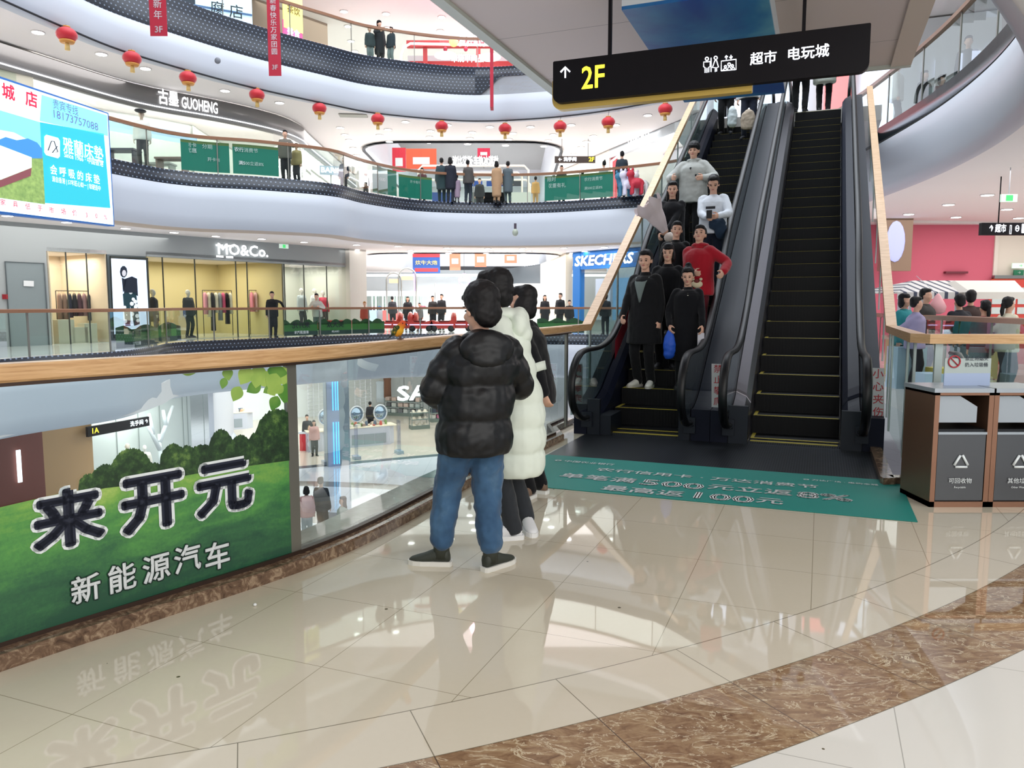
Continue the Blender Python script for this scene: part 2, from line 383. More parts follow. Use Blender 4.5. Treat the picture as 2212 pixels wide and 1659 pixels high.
# ---- plan curves
KERB = spline([(-6.2, -3.0, 0), (-4.4, -.4, 0), (-3.0, 1.55, 0), (-2.03, 2.92, 0), (-1.65, 3.41, 0), (-1.17, 4.045, 0), (-.86, 4.62, 0), (-.53, 5.49, 0), (-.2, 6.4, 0), (.18, 7.28, 0), (.56, 8.18, 0)], 4)
L1P = [D(px, py, d) for px, py, d in [(-420, 800, 11), (-200, 790, 14.5), (0, 775, 17.6), (250, 758, 20.6), (330, 748, 23), (390, 738, 25.7), (600, 728, 29), (800, 721, 32), (950, 718, 33), (1240, 720, 32.5), (1420, 725, 30.5), (1600, 730, 28)]]
L1P = spline([V((p.x, p.y, 0)) for p in L1P], 6)
L2P = [G(px, py, 6.85) for px, py in [(30, 190), (150, 232), (250, 255), (405, 289), (557, 302), (712, 321), (788, 345), (889, 366), (1000, 374), (1117, 375), (1226, 370), (1404, 353), (1500, 336)]]
L2P = [V((-14.6, 12.5, 0)), V((-13.6, 16.5, 0))] + [V((p.x, p.y, 0)) for p in L2P[2:]] + [V((8.6, 25.2, 0)), V((8.8, 22.5, 0))]
L2P = spline(L2P, 6)
L3P = [G(px, py, 8.92) for px, py in [(0, 6), (120, 58), (250, 110), (430, 163), (560, 196), (700, 226), (813, 247), (1000, 263), (1150, 259), (1280, 246), (1400, 226), (1470, 210)]]
L3P = spline([V((-14.5, 11, 0)), V((-13.8, 15, 0))] + [V((p.x, p.y, 0)) for p in L3P] + [V((8.5, 24, 0))], 6)
RP = spline([(8.9, 26, 0), (8.75, 21.5, 0), (8.5, 18.2, 0), (8.1, 15.1, 0), (7.5, 12.5, 0), (6.74, 10.4, 0), (5.9, 8.9, 0), (4.6, 7.3, 0), (3.0, 5.6, 0)], 6)
# ---- near floor, kerb, ledge
mb = MB(); out = [V((p.x, p.y, 0)) for p in KERB] + [E(8.3, -2.75), E(8.9, -2.75), E(8.9, .62), E(6.83, .62), V((3.35, 6.06, 0)), V((12, 6.06, 0)), V((12, -5, 0)), V((-5, -5, 0))]
mb.poly(out, -.35, 0); struct('floor', mb, M_TILE)
kp = [p for p in KERB] + [E(8.3, -2.75), E(8.95, -2.75)]
mb = MB(); mb.prof(kp, [(.0, .0), (.0, .055), (-.012, .065), (-.085, .065), (-.085, 0)]); struct('trim_1', mb, M_KERB)
mb = MB(); mb.prof(kp, [(-.085, .0), (-.085, .085), (-.125, .085), (-.125, 0)]); struct('trim_2', mb, mat('channel_bronze', (74, 58, 50), .35, .6))
mb = MB(); mb.prof(kp, [(-.125, -.4), (-.125, .012), (-.52, .012), (-.52, -.4)]); struct('trim_3', mb, M_LEDGE)
rk = [E(9.0, .6), E(6.83, .6), V((3.32, 6.08, 0)), V((12, 6.08, 0))]
mb = MB(); mb.prof(rk[:2] + [E(6.81, .61)], [(-.0, 0), (.0, .06), (.1, .06), (.1, 0)]); mb.prof([E(6.8, .6), V((3.3, 6.08, 0)), V((12, 6.08, 0))], [(-.02, 0), (-.02, .06), (-.12, .06), (-.12, 0)]); struct('trim_4', mb, M_KERB)
# ---- lower floor
mb = MB(); mb.quad((-45, -5, -5.4), (45, -5, -5.4), (45, 75, -5.4), (-45, 75, -5.4)); struct('floor_lower', mb, M_B1)
# ---- far side, same level
HX0, HX1, HY0, HY1 = -6.9, 2.1, 37.0, 60.0      # the second opening further back
def hole(r=1.6, n=5):
    out = []
    for cx, cy, a0 in ((HX1 - r, HY0 + r, 0), (HX0 + r, HY0 + r, -90)):
        out += [(cx + r * math.cos(math.radians(a0 - 90 * k / n)), cy + r * math.sin(math.radians(a0 - 90 * k / n))) for k in range(n + 1)]
    return [(HX1, HY1)] + out + [(HX0, HY1)]
def slab(name, edge, z0, z1, m, back=60, inset=.0, cut=False):
    mb = MB(); pts = [(p.x, p.y) for p in edge]; pts = pts + [(edge[-1].x + 22, edge[-1].y + 3), (34, back)] + (hole() if cut else []) + [(-40, back), (-40, edge[0].y)]
    mb.poly(pts, z0, z1); return struct(name, mb, m)
M_FARFLOOR = mat('far_floor_tile', (212, 210, 206), .08)
slab('floor_across', L1P, -.9, .2, M_FARFLOOR)
slab('ceiling_lower', [p + V((0, .4, 0)) for p in L1P], -1.6, -.95, M_CEIL)
ribbon('trim_5', L1P, [(.0, .2), (.02, .2), (.02, -.24)], M_LED)
ribbon('wall_fascia_lower', L1P, [(.02, -.24), (.05, -.25), (.07, -.6), (.07, -1.2), (.02, -1.5), (-.15, -1.66), (-.6, -1.68)], M_WHITE)
slab('floor_upper', L2P, 4.1, 5.655, M_FARFLOOR, cut=True)
slab('ceiling', [p + V((0, .55, 0)) for p in L2P], 3.88, 4.05, M_CEIL, cut=True)
ribbon('trim_6', L2P, [(.0, 5.66), (.03, 5.66), (.03, 5.22)], M_LED)
ribbon('wall_fascia', L2P, [(.03, 5.22), (.07, 5.2), (.1, 4.8), (.1, 4.3), (.05, 4.02), (-.05, 3.9)], M_WHITE)
ribbon('trim_7', L2P, [(-.05, 3.9), (-.12, 3.84), (-.55, 3.84), (-.6, 3.89)], mat('soffit_beige', (188, 172, 156), .6))
slab('floor_top', L3P, 9.3, 11.095, M_FARFLOOR, cut=True)
slab('ceiling_upper', [p + V((0, .3, 0)) for p in L3P], 8.98, 9.2, M_CEIL, cut=True)
i0 = min(range(len(L3P)), key=lambda i: (L3P[i] - G(1040, 200, 10.2).to_2d().to_3d()).length)
ribbon('trim_8', L3P[:i0 + 1], [(.0, 11.1), (.03, 11.1), (.03, 9.98)], M_LED)
ribbon('trim_9', L3P[i0:], [(.0, 11.1), (.03, 11.1), (.03, 10.72)], M_LED)
ribbon('wall_fascia_upper', L3P, [(.0, 11.05), (.0, 10.0), (.06, 9.96), (.1, 9.6), (.1, 9.25), (.05, 9.03), (.0, 8.95), (-.3, 8.95)], M_WHITE)
mb = MB(); q0 = L3P[i0]; q1 = L3P[min(i0 + 3, len(L3P) - 1)]; dd = (q1 - q0).normalized(); nn = V((dd.y, -dd.x, 0)) * .031
mb.add([q0 + nn + V((0, 0, 10.72)), q0 + nn + dd * 1.25 + V((0, 0, 10.72)), q0 + nn + dd * 1.0 + V((0, 0, 10.66)), q0 + nn + dd * .25 + V((0, 0, 10.02)), q0 + nn + V((0, 0, 9.98))], [(0, 1, 2, 3, 4)])
o = mb.build('trim_10', M_LED); o['kind'] = 'structure'; at = o.data.attributes.new('pc', 'FLOAT_VECTOR', 'POINT'); at.data.foreach_set('vector', [c for v in o.data.vertices for c in (v.co.x, v.co.z, 0)])
slab('ceiling_top', [p + V((0, 1.0, 0)) for p in L3P], 14.3, 14.6, M_CEIL)
# ---- bridge overhead
A0, A1 = -1.6, 10.55
BL = lambda a: toE(G(1200, 205, 4.3))[1]
l0 = toE(G(1200, 205, 4.3))[1]; l1 = toE(G(1958, 163, 4.3))[1]
mb = MB(); mb.box((A0, l0 + .12, 4.3), (A1, l1 - .22, 5.4), 0, lambda q: E(q.x, q.y, q.z)); struct('ceiling_bridge', mb, M_SOFF)
mb = MB(); mb.box((A0, l0, 4.26), (A1 + .06, l0 + .12, 5.45), 0, lambda q: E(q.x, q.y, q.z)); mb.box((A1, l0 + .12, 4.26), (A1 + .06, l1, 5.45), 0, lambda q: E(q.x, q.y, q.z)); struct('trim_11', mb, mat('bridge_rim', (196, 200, 190), .5))
mb = MB(); mb.box((A0, l1 - .22, 4.27), (A1, l1, 5.45), 0, lambda q: E(q.x, q.y, q.z)); struct('trim_12', mb, mat('bridge_rim_cream', (206, 192, 176), .5))
# ---- right side
rc = [(p.x, p.y) for p in RP]
mb = MB(); mb.poly(rc + [(30, 5.6), (30, 26)], 3.95, 4.12); struct('ceiling_right', mb, M_CEIL)
mb = MB(); mb.poly(rc + [(30, 5.6), (30, 26)], 4.3, 5.4); struct('floor_upper_right', mb, M_FARFLOOR)
ribbon('wall_fascia_right', RP, [(-.02, 5.17), (.06, 5.12), (.16, 4.8), (.2, 4.45), (.14, 4.1), (.02, 3.95), (-.1, 3.93)], M_WHITE)
ribbon('trim_13', RP, [(.0, 5.5), (.05, 5.5), (.05, 5.16)], mat('dark_edge', (22, 30, 36), .2))
mb = MB(); mb.poly([(p.x, p.y) for p in [V((q.x - .95, q.y, 0)) for q in RP[:-14]]] + [(30, 8.2), (30, 26)], -.4, 0); struct('floor_right', mb, M_FARFLOOR)
M_PINK = mat('pink_wall', (204, 98, 118), .7)
mb = MB(); a = D(1922, 660, 24.0); b = D(2139, 660, 24.0); mb.box((a.x - 4, 24, 0), (b.x, 24.3, 3.95)); struct('wall_pink', mb, M_PINK)
mb = MB(); mb.box((b.x, 24, 0), (30, 24.3, 3.95)); struct('wall_right', mb, mat('cream_wall', (224, 216, 202), .7))
mb = MB(); mb.box((b.x, 23.95, 0), (b.x + .12, 24, 3.95)); struct('trim_14', mb, mat('cream_trim', (226, 218, 206), .6))
mb = MB(); mb.poly(rc + [(30, 5.6), (30, 34), (9, 34)], 8.95, 9.15); struct('ceiling_upper_right', mb, M_CEIL)
# ================================================================ escalators
M_STEP = mat('step_black', (5, 6, 10), .55, 0, spec=.25); M_YEL = mat('step_yellow', (176, 160, 52), .6)
M_RUB = mat('handrail_rubber', (10, 11, 14), .42, spec=.35); M_NAVY = mat('deck_navy', (16, 20, 36), .45, 0, spec=.18)
M_SKIRT = mat('skirt_steel', (118, 116, 122), .32, .8); M_BOXD = mat('newel_box_metal', (22, 28, 38), .4, .3)
M_ESG = glass('balustrade_glass', (222, 234, 232), .05); M_COMB = mat('comb_plate', (54, 58, 64), .35, .7)
M_REDP = mat('red_panel', (128, 20, 38), .5); M_GOLD = mat('gold_print', (206, 160, 96), .5); M_REDT = mat('red_print', (176, 40, 52), .5)
t = NT(M_COMB); co, (x, y, z) = t.xyz(); l_ = t.math('SUBTRACT', t.math('MULTIPLY', x, CA), t.math('MULTIPLY', y, SA))
f = t.math('FRACT', t.math('DIVIDE', l_, .022)); t.l(t.mix(t.math('LESS_THAN', f, .35), C(62, 66, 72), C(34, 38, 44)), t.b.inputs['Base Color'])
def sweepE(mb, path, prof_, l, mi=0, smooth=True, cap=True):
    rings = []
    for i, (a, z) in enumerate(path):
        p = path[max(i - 1, 0)]; q = path[min(i + 1, len(path) - 1)]; ta, tz = q[0] - p[0], q[1] - p[1]; k = math.hypot(ta, tz) or 1
        na, nz = -tz / k, ta / k
        rings.append([E(a + na * dn, l + dl, z + nz * dn) for dl, dn in prof_])
    mb.loft(rings, mi, smooth, cap)
def sp2(pts, per=5): return [(p.x, p.y) for p in spline([(a, b, 0) for a, b in pts], per)]
LAND = 5.5
def hand_path(b):
    top = lambda a: .03 + .577 * (a - b) + .86
    ae = b + (LAND + .92 - .89) / .577
    return sp2([(8.35, .2), (8.0, .22), (7.72, .36), (7.62, .56), (7.68, .76), (7.86, .9), (8.12, .95), (8.75, .958), (9.25, 1.05), (9.8, 1.32), (10.4, 1.7), (11.4, top(11.4)), (13, top(13)), (15.5, top(15.5)), (ae - .8, top(ae - .8)), (ae, LAND + .88), (ae + .7, LAND + .94), (ae + 1.7, LAND + .94), (ae + 1.95, LAND + .8), (ae + 2.0, LAND + .55)])
def nose_path(b, off=0.0): return sp2([(8.25, .04 + off), (8.45, .05 + off), (8.8, .16 + off), (9.2, .03 + .577 * (9.2 - b) + off), (12, .03 + .577 * (12 - b) + off), (15, .03 + .577 * (15 - b) + off), (b + 5.2 / .577, 5.23 + off), (b + 5.6 / .577, LAND + off - .02), (b + 6.9 / .577, LAND + off)])
def escalator(label, b, lL, lR, hL, hR, boxL, boxR, steel_left):
    root = thing('escalator', label, 'escalator', E(8.3, (lL + lR) / 2, 0), 'pair of escalators rising to the upper floor')
    for k in range(0, 28):
        a, z = b + .346 * k, .03 + .2 * k
        if k == 27: z = LAND - .02
        mb = MB(); mb.box((a, lL, z - .24), (a + .40, lR, z), 0, lambda q: E(q.x, q.y, q.z))
        for i in range(24):         # cleats along the riser edge
            l = lL + (lR - lL) * (i + .25) / 24; mb.box((a - .006, l, z - .19), (a, l + (lR - lL) / 48, z - .004), 0, lambda q: E(q.x, q.y, q.z))
        s = mb.build('step', M_STEP, root)
        y = MB(); y.box((a + .001, lL + .01, z - .002), (a + .045, lR - .01, z + .002), 0, lambda q: E(q.x, q.y, q.z))
        y.box((a + .05, lL + .01, z), (a + .36, lL + .045, z + .003), 0, lambda q: E(q.x, q.y, q.z)); y.build('yellow_edge', M_YEL, s)
    for side, ls, h, bx in ((-1, lL, hL, boxL), (1, lR, hR, boxR)):
        hp = hand_path(b); mb = MB()
        w_ = [(.042 * math.cos(q) * (1 + .12 * (math.sin(q) < 0)), .027 * math.sin(q)) for q in [math.pi * k / 5 for k in range(10)]]
        sweepE(mb, hp, w_, h); mb.build('handrail', M_RUB, root)
        # glass below the handrail
        npth = nose_path(b, .30); rings = []; hp2 = [p for p in hp[10:-10]]; top = hp2
        def nz(a):
            for (a0, z0), (a1, z1) in zip(npth, npth[1:]):
                if a0 <= a <= a1: return z0 + (z1 - z0) * (a - a0) / max(a1 - a0, 1e-6)
            return npth[0][1] if a < npth[0][0] else npth[-1][1]
        g = MB()
        for hh in (h - .006, h + .006): g.loft([[E(a, hh, max(min(nz(a) - .04, z - .06), .2)), E(a, hh, z - .02)] for a, z in top], 0, False, cap=False, close=False)
        g.build('glass_panel', M_ESG, root)
        sk = MB(); pth = nose_path(b); d = .02 * side
        sk.loft([[E(a, ls + d, z - .30), E(a, ls + d, z + .18), E(a, ls + d + side * .05, z + .25), E(a, h - side * .01, z + .30), E(a, h - side * .01, z - .2)] for a, z in pth], 0, False, close=False, cap=False)
        sk.build('skirt', M_SKIRT if side == steel_left else M_NAVY, root)
        dk = MB(); o0, o1 = sorted((h + side * .01, bx[0] if side < 0 else bx[1]))
        dk.loft([[E(a, o0, z + .30), E(a, o1, z + .30), E(a, o1, z - .55), E(a, o0, z - .55)] for a, z in pth], 0, False); dk.build('outer_deck', M_NAVY, root)
        nb = MB(); nb.box((8.27, bx[0], 0), (8.75, bx[1], .22), 0, lambda q: E(q.x, q.y, q.z)); nb.box((8.2, h - .06, .09), (8.4, h + .06, .26), 0, lambda q: E(q.x, q.y, q.z)); nb.box((8.235, min(ls, h), 0), (8.30, max(ls, h), .40), 0, lambda q: E(q.x, q.y, q.z)); n_ = nb.build('newel_box', M_BOXD, root)
        ib = MB(); ib.cyl(E(8.19, h, .17), .05, .012, 12); ib.build('handrail_inlet', M_BLACK, n_)
    cp = MB(); cp.box((8.32, lL, 0), (b + .05, lR, .022), 0, lambda q: E(q.x, q.y, q.z)); c = cp.build('comb_plate', M_COMB, root)
    cy = MB(); cy.box((8.36, lL + .02, .022), (8.41, lR - .02, .026), 0, lambda q: E(q.x, q.y, q.z)); cy.build('yellow_edge', M_YEL, c)
    tr = MB(); pth = nose_path(b, -.45); tr.loft([[E(a, lL - .05, z), E(a, lR + .05, z), E(a, lR + .05, z - .6), E(a, lL - .05, z - .6)] for a, z in pth], 0, False); tr.build('truss_cover', mat('truss_white', (182, 186, 190), .5), root)
    return root
escL = escalator('descending escalator carrying people, beside the long wooden rail of the atrium', 8.57, -2.24, -1.37, -2.38, -1.25, (-2.54, -2.12), (-1.36, -1.045), 0)
escR = escalator('empty ascending escalator with black steps beside the waste bins', 8.50, -.66, .23, -.85, .42, (-1.04, -.72), (.33, .62), -1)
# red festive panels and warning strips on the balustrades
o = MB(); o.loft([[E(a, -2.355, .30 + .5 * (a - 9)), E(a, -2.355, .8 + .56 * (a - 9))] for a in (9.35, 10, 11)], 0, False, cap=False, close=False); rp = o.build('poster', M_REDP, escL, 'red panel with gold brush writing')
text('福满人间', .22, M_GOLD, 'lettering', rp, E(9.95, -2.345, .98), E(1, 0, .5), (0, 0, 1), bold=.01, th=-.004)
def strip(parent, l, a, z0, z1, s, m=M_REDT, side=-1, w_=.12):
    mb = MB(); mb.plate([E(a - w_ / 2, l, z0), E(a + w_ / 2, l, z0), E(a + w_ / 2, l, z1), E(a - w_ / 2, l, z1)], E(0, 1, 0), .003); p = mb.build('warning_sticker', glass('sticker_film', (222, 220, 222), .02), parent)
    n = len(s)
    for i, ch in enumerate(s): text(ch, (z1 - z0) / n * .85, m, 'lettering', p, E(a, l, z1 - (z1 - z0) * (i + .5) / n), (1, 0, 0), (0, 0, 1), bold=.012, th=.003)
def sheet(parent, px, py0, py1, a, s, w_=.1, m=M_REDT):
    p0 = V((0, 0, 0)); n = E(1, 0, 0); base = E(a, 0, 0)
    t0 = PL(px, py0, base, n); b0 = PL(px, py1, base, n); xd = E(0, 1, 0); h = t0.z - b0.z
    mb = MB(); mb.plate([b0 - xd * w_ / 2, b0 + xd * w_ / 2, t0 + xd * w_ / 2, t0 - xd * w_ / 2], n, .004); p = mb.build('warning_sticker', mat('sticker_pale', (190, 186, 190), .4), parent)
    for i, ch in enumerate(s): text(ch, h / len(s) * .8, m, 'lettering', p, t0.lerp(b0, (i + .5) / len(s)), xd, (0, 0, 1), bold=.01, th=.004)
    return p
sheet(escR, 1551, 786, 880, 8.19, '禁止攀爬', .13); sheet(escL, 1249, 786, 872, 8.19, '请勿攀爬', .1); sheet(escR, 1897, 795, 905, 8.42, '小心夹伤', .11)
# ---- steel plate floor and green mat in front
mb = MB(); mb.box((6.95, -2.40, 0), (8.32, .60, .006), 0, lambda q: E(q.x, q.y, q.z)); struct('floor_plate', mb, M_COMB)
c = [G(1182, 983), G(1940.6, 1040.5), G(1982, 1128), G(1157, 1051.5)]; c[3] = E(5.675, -2.402); c[2] = E(5.675, .655); c[0] = E(6.95, -2.402); c[1] = E(6.95, .655)
M_GREEN = mat('mat_green', (14, 128, 118), .55); M_WPRINT = mat('white_print', (226, 232, 232), .5)
mb = MB(); mb.plate([q + V((0, 0, .004)) for q in (c[0], c[3], c[2], c[1])], (0, 0, 1), .004)
gm = mb.build('floor_mat', M_GREEN); tag(gm, 'teal green advertising floor sticker in front of the escalators', 'floor mat')
def mtext(s, px0, px1, py0, py1, h, bold=.02):
    a = G(px0, py0, .008); b_ = G(px1, py1, .008); mid = (a + b_) / 2; text(s, h, M_WPRINT, 'lettering', gm, mid, E(0, 1, 0), E(1, 0, 0), bold=bold, th=.002, fit=abs(toE(b_)[1] - toE(a)[1]))
mtext('农行信用卡 · 万达消费节', 1287, 1768, 1015, 1052, .135, .02)
mtext('单笔满', 1210, 1372, 1027, 1040, .19, .025); mtext('500', 1380, 1522, 1044, 1050, .27, .045); mtext('元立返', 1528, 1712, 1052, 1066, .19, .025); mtext('8%', 1720, 1842, 1068, 1079, .27, .045)
mtext('最高返', 1300, 1478, 1054, 1069, .19, .025); mtext('100', 1490, 1622, 1072, 1078, .27, .045); mtext('元', 1632, 1692, 1082, 1084, .19, .025)
mtext('◎ 中国农业银行', 1196, 1328, 996, 1003, .085, .008); mtext('◎ 万达广场 · 惠购全城', 1735, 1897, 1036, 1048, .06, .005)
# ================================================================ wooden guard rails beside the escalators
def incline_rail(label, l, a0, z0, a1, posts, level):
    """level: plan path that arrives at (a0, l); then the rail climbs beside the escalator"""
    root = thing('guard_rail', label, 'railing', E(a0, l, 0))
    sl = .577; pth = [(a0 - .001, z0), (a1, z0 + sl * (a1 - a0))]; ck = 1 / math.hypot(1, sl)
    mb = MB(); w_, t_ = .11, .075
    rings = [[E(a, l + dl, z + dz) for dl, dz in ((-w_ / 2, -t_), (w_ / 2, -t_), (w_ / 2, 0), (-w_ / 2, 0))] for a, z in pth]
    if level: mb.prof(level, [(-w_ / 2, z0 - t_), (w_ / 2, z0 - t_), (w_ / 2, z0), (-w_ / 2, z0)])
    mb.loft(rings, 0, False); mb.build('handrail', M_WOOD, root)
    gp = MB(); gp.loft([[E(a, l, max(.0, .03 + sl * (a - 8.6) - .25)), E(a, l, z - t_)] for a, z in pth], 0, False, cap=False, close=False); gp.build('glass_panel', M_GLASS, root)
    for a in posts:
        z = z0 + sl * (a - a0) - .08; zb = max(0, .03 + sl * (a - 8.6) - .5)
        mb = MB(); mb.box((a - .03, l - .008, zb), (a + .03, l + .008, z), 0, lambda q: E(q.x, q.y, q.z)); mb.build('post', mat('post_pale', (172, 184, 182), .4, .4), root)
    return root
railA = incline_rail('sloping wooden handrail with glass climbing on the atrium side of the escalators', -2.62, 9.0, 1.215, 17.6, [9.15, 10.5, 12.0, 13.5, 15, 16.5], [E(8.3, -2.64), E(9.02, -2.62)])
railB = incline_rail('sloping wooden handrail with glass posts beside the ascending escalator', .74, 9.6, 1.215, 17.6, [9.7, 10.7, 11.8, 13, 14.3, 15.8], None)
# ---- near railing around the atrium, with poster panes
kin = [V((p.x, p.y, 0)) for p in KERB]
def offs(path, d):
    out = []
    for i, p in enumerate(path):
        a = path[max(i - 1, 0)]; b = path[min(i + 1, len(path) - 1)]; tt = (b - a).normalized(); out.append(p + V((tt.y, -tt.x, 0)) * d)
    return out
rp_ = offs(kin, -.105) + [E(8.3, -2.64)]
gl = []; L = 0
def near_s(px, py):
    g = G(px, py); best = (9, 0); s = 0
    for a, b in zip(rp_, rp_[1:]):
        n = (b - a).length; u = max(0, min(1, (g - a).dot(b - a) / n / n)); q = a.lerp(b, u); d_ = (q - g).length
        if d_ < best[0]: best = (d_, s + u * n)
        s += n
    return best[1]
s0 = near_s(657, 1226); s1 = near_s(952, 1062); tot = sum((b - a).length for a, b in zip(rp_, rp_[1:]))
def at_s(s):
    for a, b in zip(rp_, rp_[1:]):
        n = (b - a).length
        if s <= n: return a.lerp(b, s / n), (b - a).normalized()
        s -= n
    return rp_[-1], (rp_[-1] - rp_[-2]).normalized()
cuts = [s0 - 1.9 - 1.75, s0 - 1.9, s0, s1, (s1 + tot) / 2 + .2, tot - .04]
rail = thing('guard_rail', 'curved wooden handrail on glass with posters around the atrium opening', 'railing', (-1.17, 4.05, 0))
mb = MB(); mb.prof(rp_, [(-.06, 1.14), (.05, 1.14), (.06, 1.15), (.06, 1.205), (.05, 1.215), (-.05, 1.215), (-.06, 1.205)]); mb.build('handrail', M_WOOD, rail)
mb = MB(); mb.prof(rp_, [(-.055, 1.125), (.05, 1.125), (.05, 1.141), (-.055, 1.141)]); mb.build('rail_channel', mat('channel_bronze'), rail)
for c_ in cuts:
    p, tt = at_s(c_); mb = MB(); mb.cbox(V((p.x, p.y, .6)), (.07, .025, 1.06), 0, math.atan2(tt.y, tt.x)); mb.build('post', M_POST, rail)
for c0, c1 in zip(cuts, cuts[1:]):
    k = 4; pts = [at_s(c0 + .03 + (c1 - c0 - .06) * i / k)[0] for i in range(k + 1)]; pts = [pts[0].lerp(pts[-1], i / k) for i in range(k + 1)] if abs(c1 - s0) < .01 else pts
    mb = MB(); mb.loft([[p + V((0, 0, .075)), p + V((0, 0, 1.13))] for p in pts], 0, False, cap=False, close=False); mb.build('glass_panel', M_GLASS, rail)
# ---- poster printed on the pane
PA = at_s(s0 - 1.9 + .03)[0]; PB = at_s(s0 - .03)[0]; px_ = (PB - PA).normalized(); pn = V((px_.y, -px_.x, 0)); PO = PA + pn * .012; PLEN = (PB - PA).length
def pp(x, y, d=0.0):
    q = PL(x, y, PO + pn * d, pn); u = max(0.0, min(PLEN, (q - PA).dot(px_))); z = max(.08, min(1.12, q.z)); return PA + px_ * u + pn * (.012 + d) + V((0, 0, z))
M_GRASS = mat('print_grass', (70, 130, 60), .35, coat=.3); t = NT(M_GRASS); co, (x, y, z) = t.xyz(); n1 = t.noise(co, 2.4, 4, .6); n2 = t.noise(co, 60, 3, .7)
mpn = t.n('ShaderNodeMapping'); mpn.inputs['Scale'].default_value = (1, 1, 3.5); t.l(co, mpn.inputs[0]); n3 = t.noise(mpn.outputs[0], 3.0, 6, .6, .4)
v = t.math('ADD', t.math('ADD', t.math('MULTIPLY', t.math('SUBTRACT', z, .1), 1.05), t.math('MULTIPLY', t.math('SUBTRACT', n3, .5), .75)), t.math('MULTIPLY', t.math('SUBTRACT', n2, .5), .22))
t.l(t.ramp(v, [(.02, C(28, 78, 56)), (.2, C(48, 104, 64)), (.42, C(80, 146, 72)), (.6, C(124, 172, 76)), (.8, C(178, 202, 108))]), t.b.inputs['Base Color'])
M_BUSH = mat('print_bush', (40, 70, 34), .35); t = NT(M_BUSH); co, _ = t.xyz(); n1 = t.noise(co, 26, 5, .7); n2 = t.noise(co, 5, 3); v = t.math('ADD', t.math('MULTIPLY', n1, .75), t.math('MULTIPLY', n2, .35))
t.l(t.ramp(v, [(.38, C(20, 38, 22)), (.52, C(34, 62, 34)), (.62, C(58, 90, 46)), (.74, C(110, 142, 72))]), t.b.inputs['Base Color'])
M_LEAF = mat('print_leaf', (132, 178, 74), .35); t = NT(M_LEAF); co, _ = t.xyz(); oi = t.n('ShaderNodeObjectInfo'); t.l(t.ramp(t.math('ADD', t.math('MULTIPLY', t.noise(co, 7, 3), .5), t.math('MULTIPLY', oi.outputs['Random'], .5)), [(.25, C(84, 140, 56)), (.7, C(166, 196, 96))]), t.b.inputs['Base Color'])
M_PDARK = mat('print_dark', (26, 32, 52), .35); M_PWHITE = mat('print_white', (228, 234, 236), .35); M_PGREEN = mat('print_deepgreen', (22, 50, 42), .35)
post = thing('poster', 'green meadow poster with big dark Chinese characters on the railing glass', 'poster', PA)
grass_top = [(-60, 1100), (0, 1096), (60, 1082), (130, 1066), (230, 1048), (300, 1040), (420, 1018), (520, 1003), (600, 992), (640, 987)]
mb = MB(); gp = [pp(x, y) for x, y in grass_top]; bot = [PA + px_ * ((q - PA).dot(px_)) + pn * .012 + V((0, 0, .085)) for q in gp]
for i in range(len(gp) - 1): mb.quad(bot[i], bot[i + 1], gp[i + 1], gp[i])
mb.build('meadow_print', M_GRASS, post)
def blob(pts, base, m, name, d):
    """scalloped outline over a base line, on the pane"""
    rnd = random.Random(len(pts)); top = []
    for (x0, y0), (x1, y1) in zip(pts, pts[1:]):
        nk = max(1, int((x1 - x0) / 1.6))
        for k in range(nk):
            u = k / nk; top.append((x0 + (x1 - x0) * u, y0 + (y1 - y0) * u + rnd.uniform(-2.2, 2.2)))
    top.append(pts[-1]); mb = MB()
    lo = [(x, base(x)) for x, _ in top]
    for i in range(len(top) - 1): mb.quad(pp(*lo[i], d), pp(*lo[i + 1], d), pp(*top[i + 1], d), pp(*top[i], d))
    return mb.build(name, m, post)
gt = lambda x: next((y0 + (y1 - y0) * (x - x0) / (x1 - x0) for (x0, y0), (x1, y1) in zip(grass_top, grass_top[1:]) if x0 <= x <= x1), 990) + 6
def rnd_arc(cs):   # sky line of round bushes: (centre x, centre y, rx, ry)
    xs = sorted({x for cx, cy, rx, ry in cs for x in [cx + rx * math.cos(math.pi * k / 14) for k in range(15)]}); out = []
    for x in xs:
        if out and x - out[-1][0] < 1.2: continue
        out.append((x, min([cy - ry * math.sqrt(max(0, 1 - ((x - cx) / rx) ** 2)) for cx, cy, rx, ry in cs if abs(x - cx) <= rx * .999] or [gt(x)])))
    return out
blob(rnd_arc([(200, 1050, 32, 28), (230, 1045, 35, 42), (285, 1030, 48, 62), (335, 1040, 40, 40), (360, 1040, 14, 20)]), gt, M_BUSH, 'bush_print', .0015)
blob(rnd_arc([(375, 1010, 32, 52), (405, 1010, 26, 48), (440, 1000, 40, 40), (478, 975, 28, 48), (520, 985, 26, 46), (560, 970, 25, 40), (600, 955, 50, 72), (645, 950, 24, 66)]), gt, M_BUSH, 'bush_print', .001)
def leaf(cx, cy, L, w_, ang, d):
    mb = MB(); a = math.radians(ang); pts = []
    for k in range(13):
        u = k / 12; pts.append((u * L - L / 2, w_ * math.sin(math.pi * u ** .8)))
    pts = pts + [(x, -y) for x, y in pts[-2:0:-1]]
    q = [pp(cx + x * math.cos(a) - y * math.sin(a), cy + x * math.sin(a) + y * math.cos(a), d) for x, y in pts]; mb.add(q, [tuple(range(len(q)))]); return mb
rl = random.Random(3)
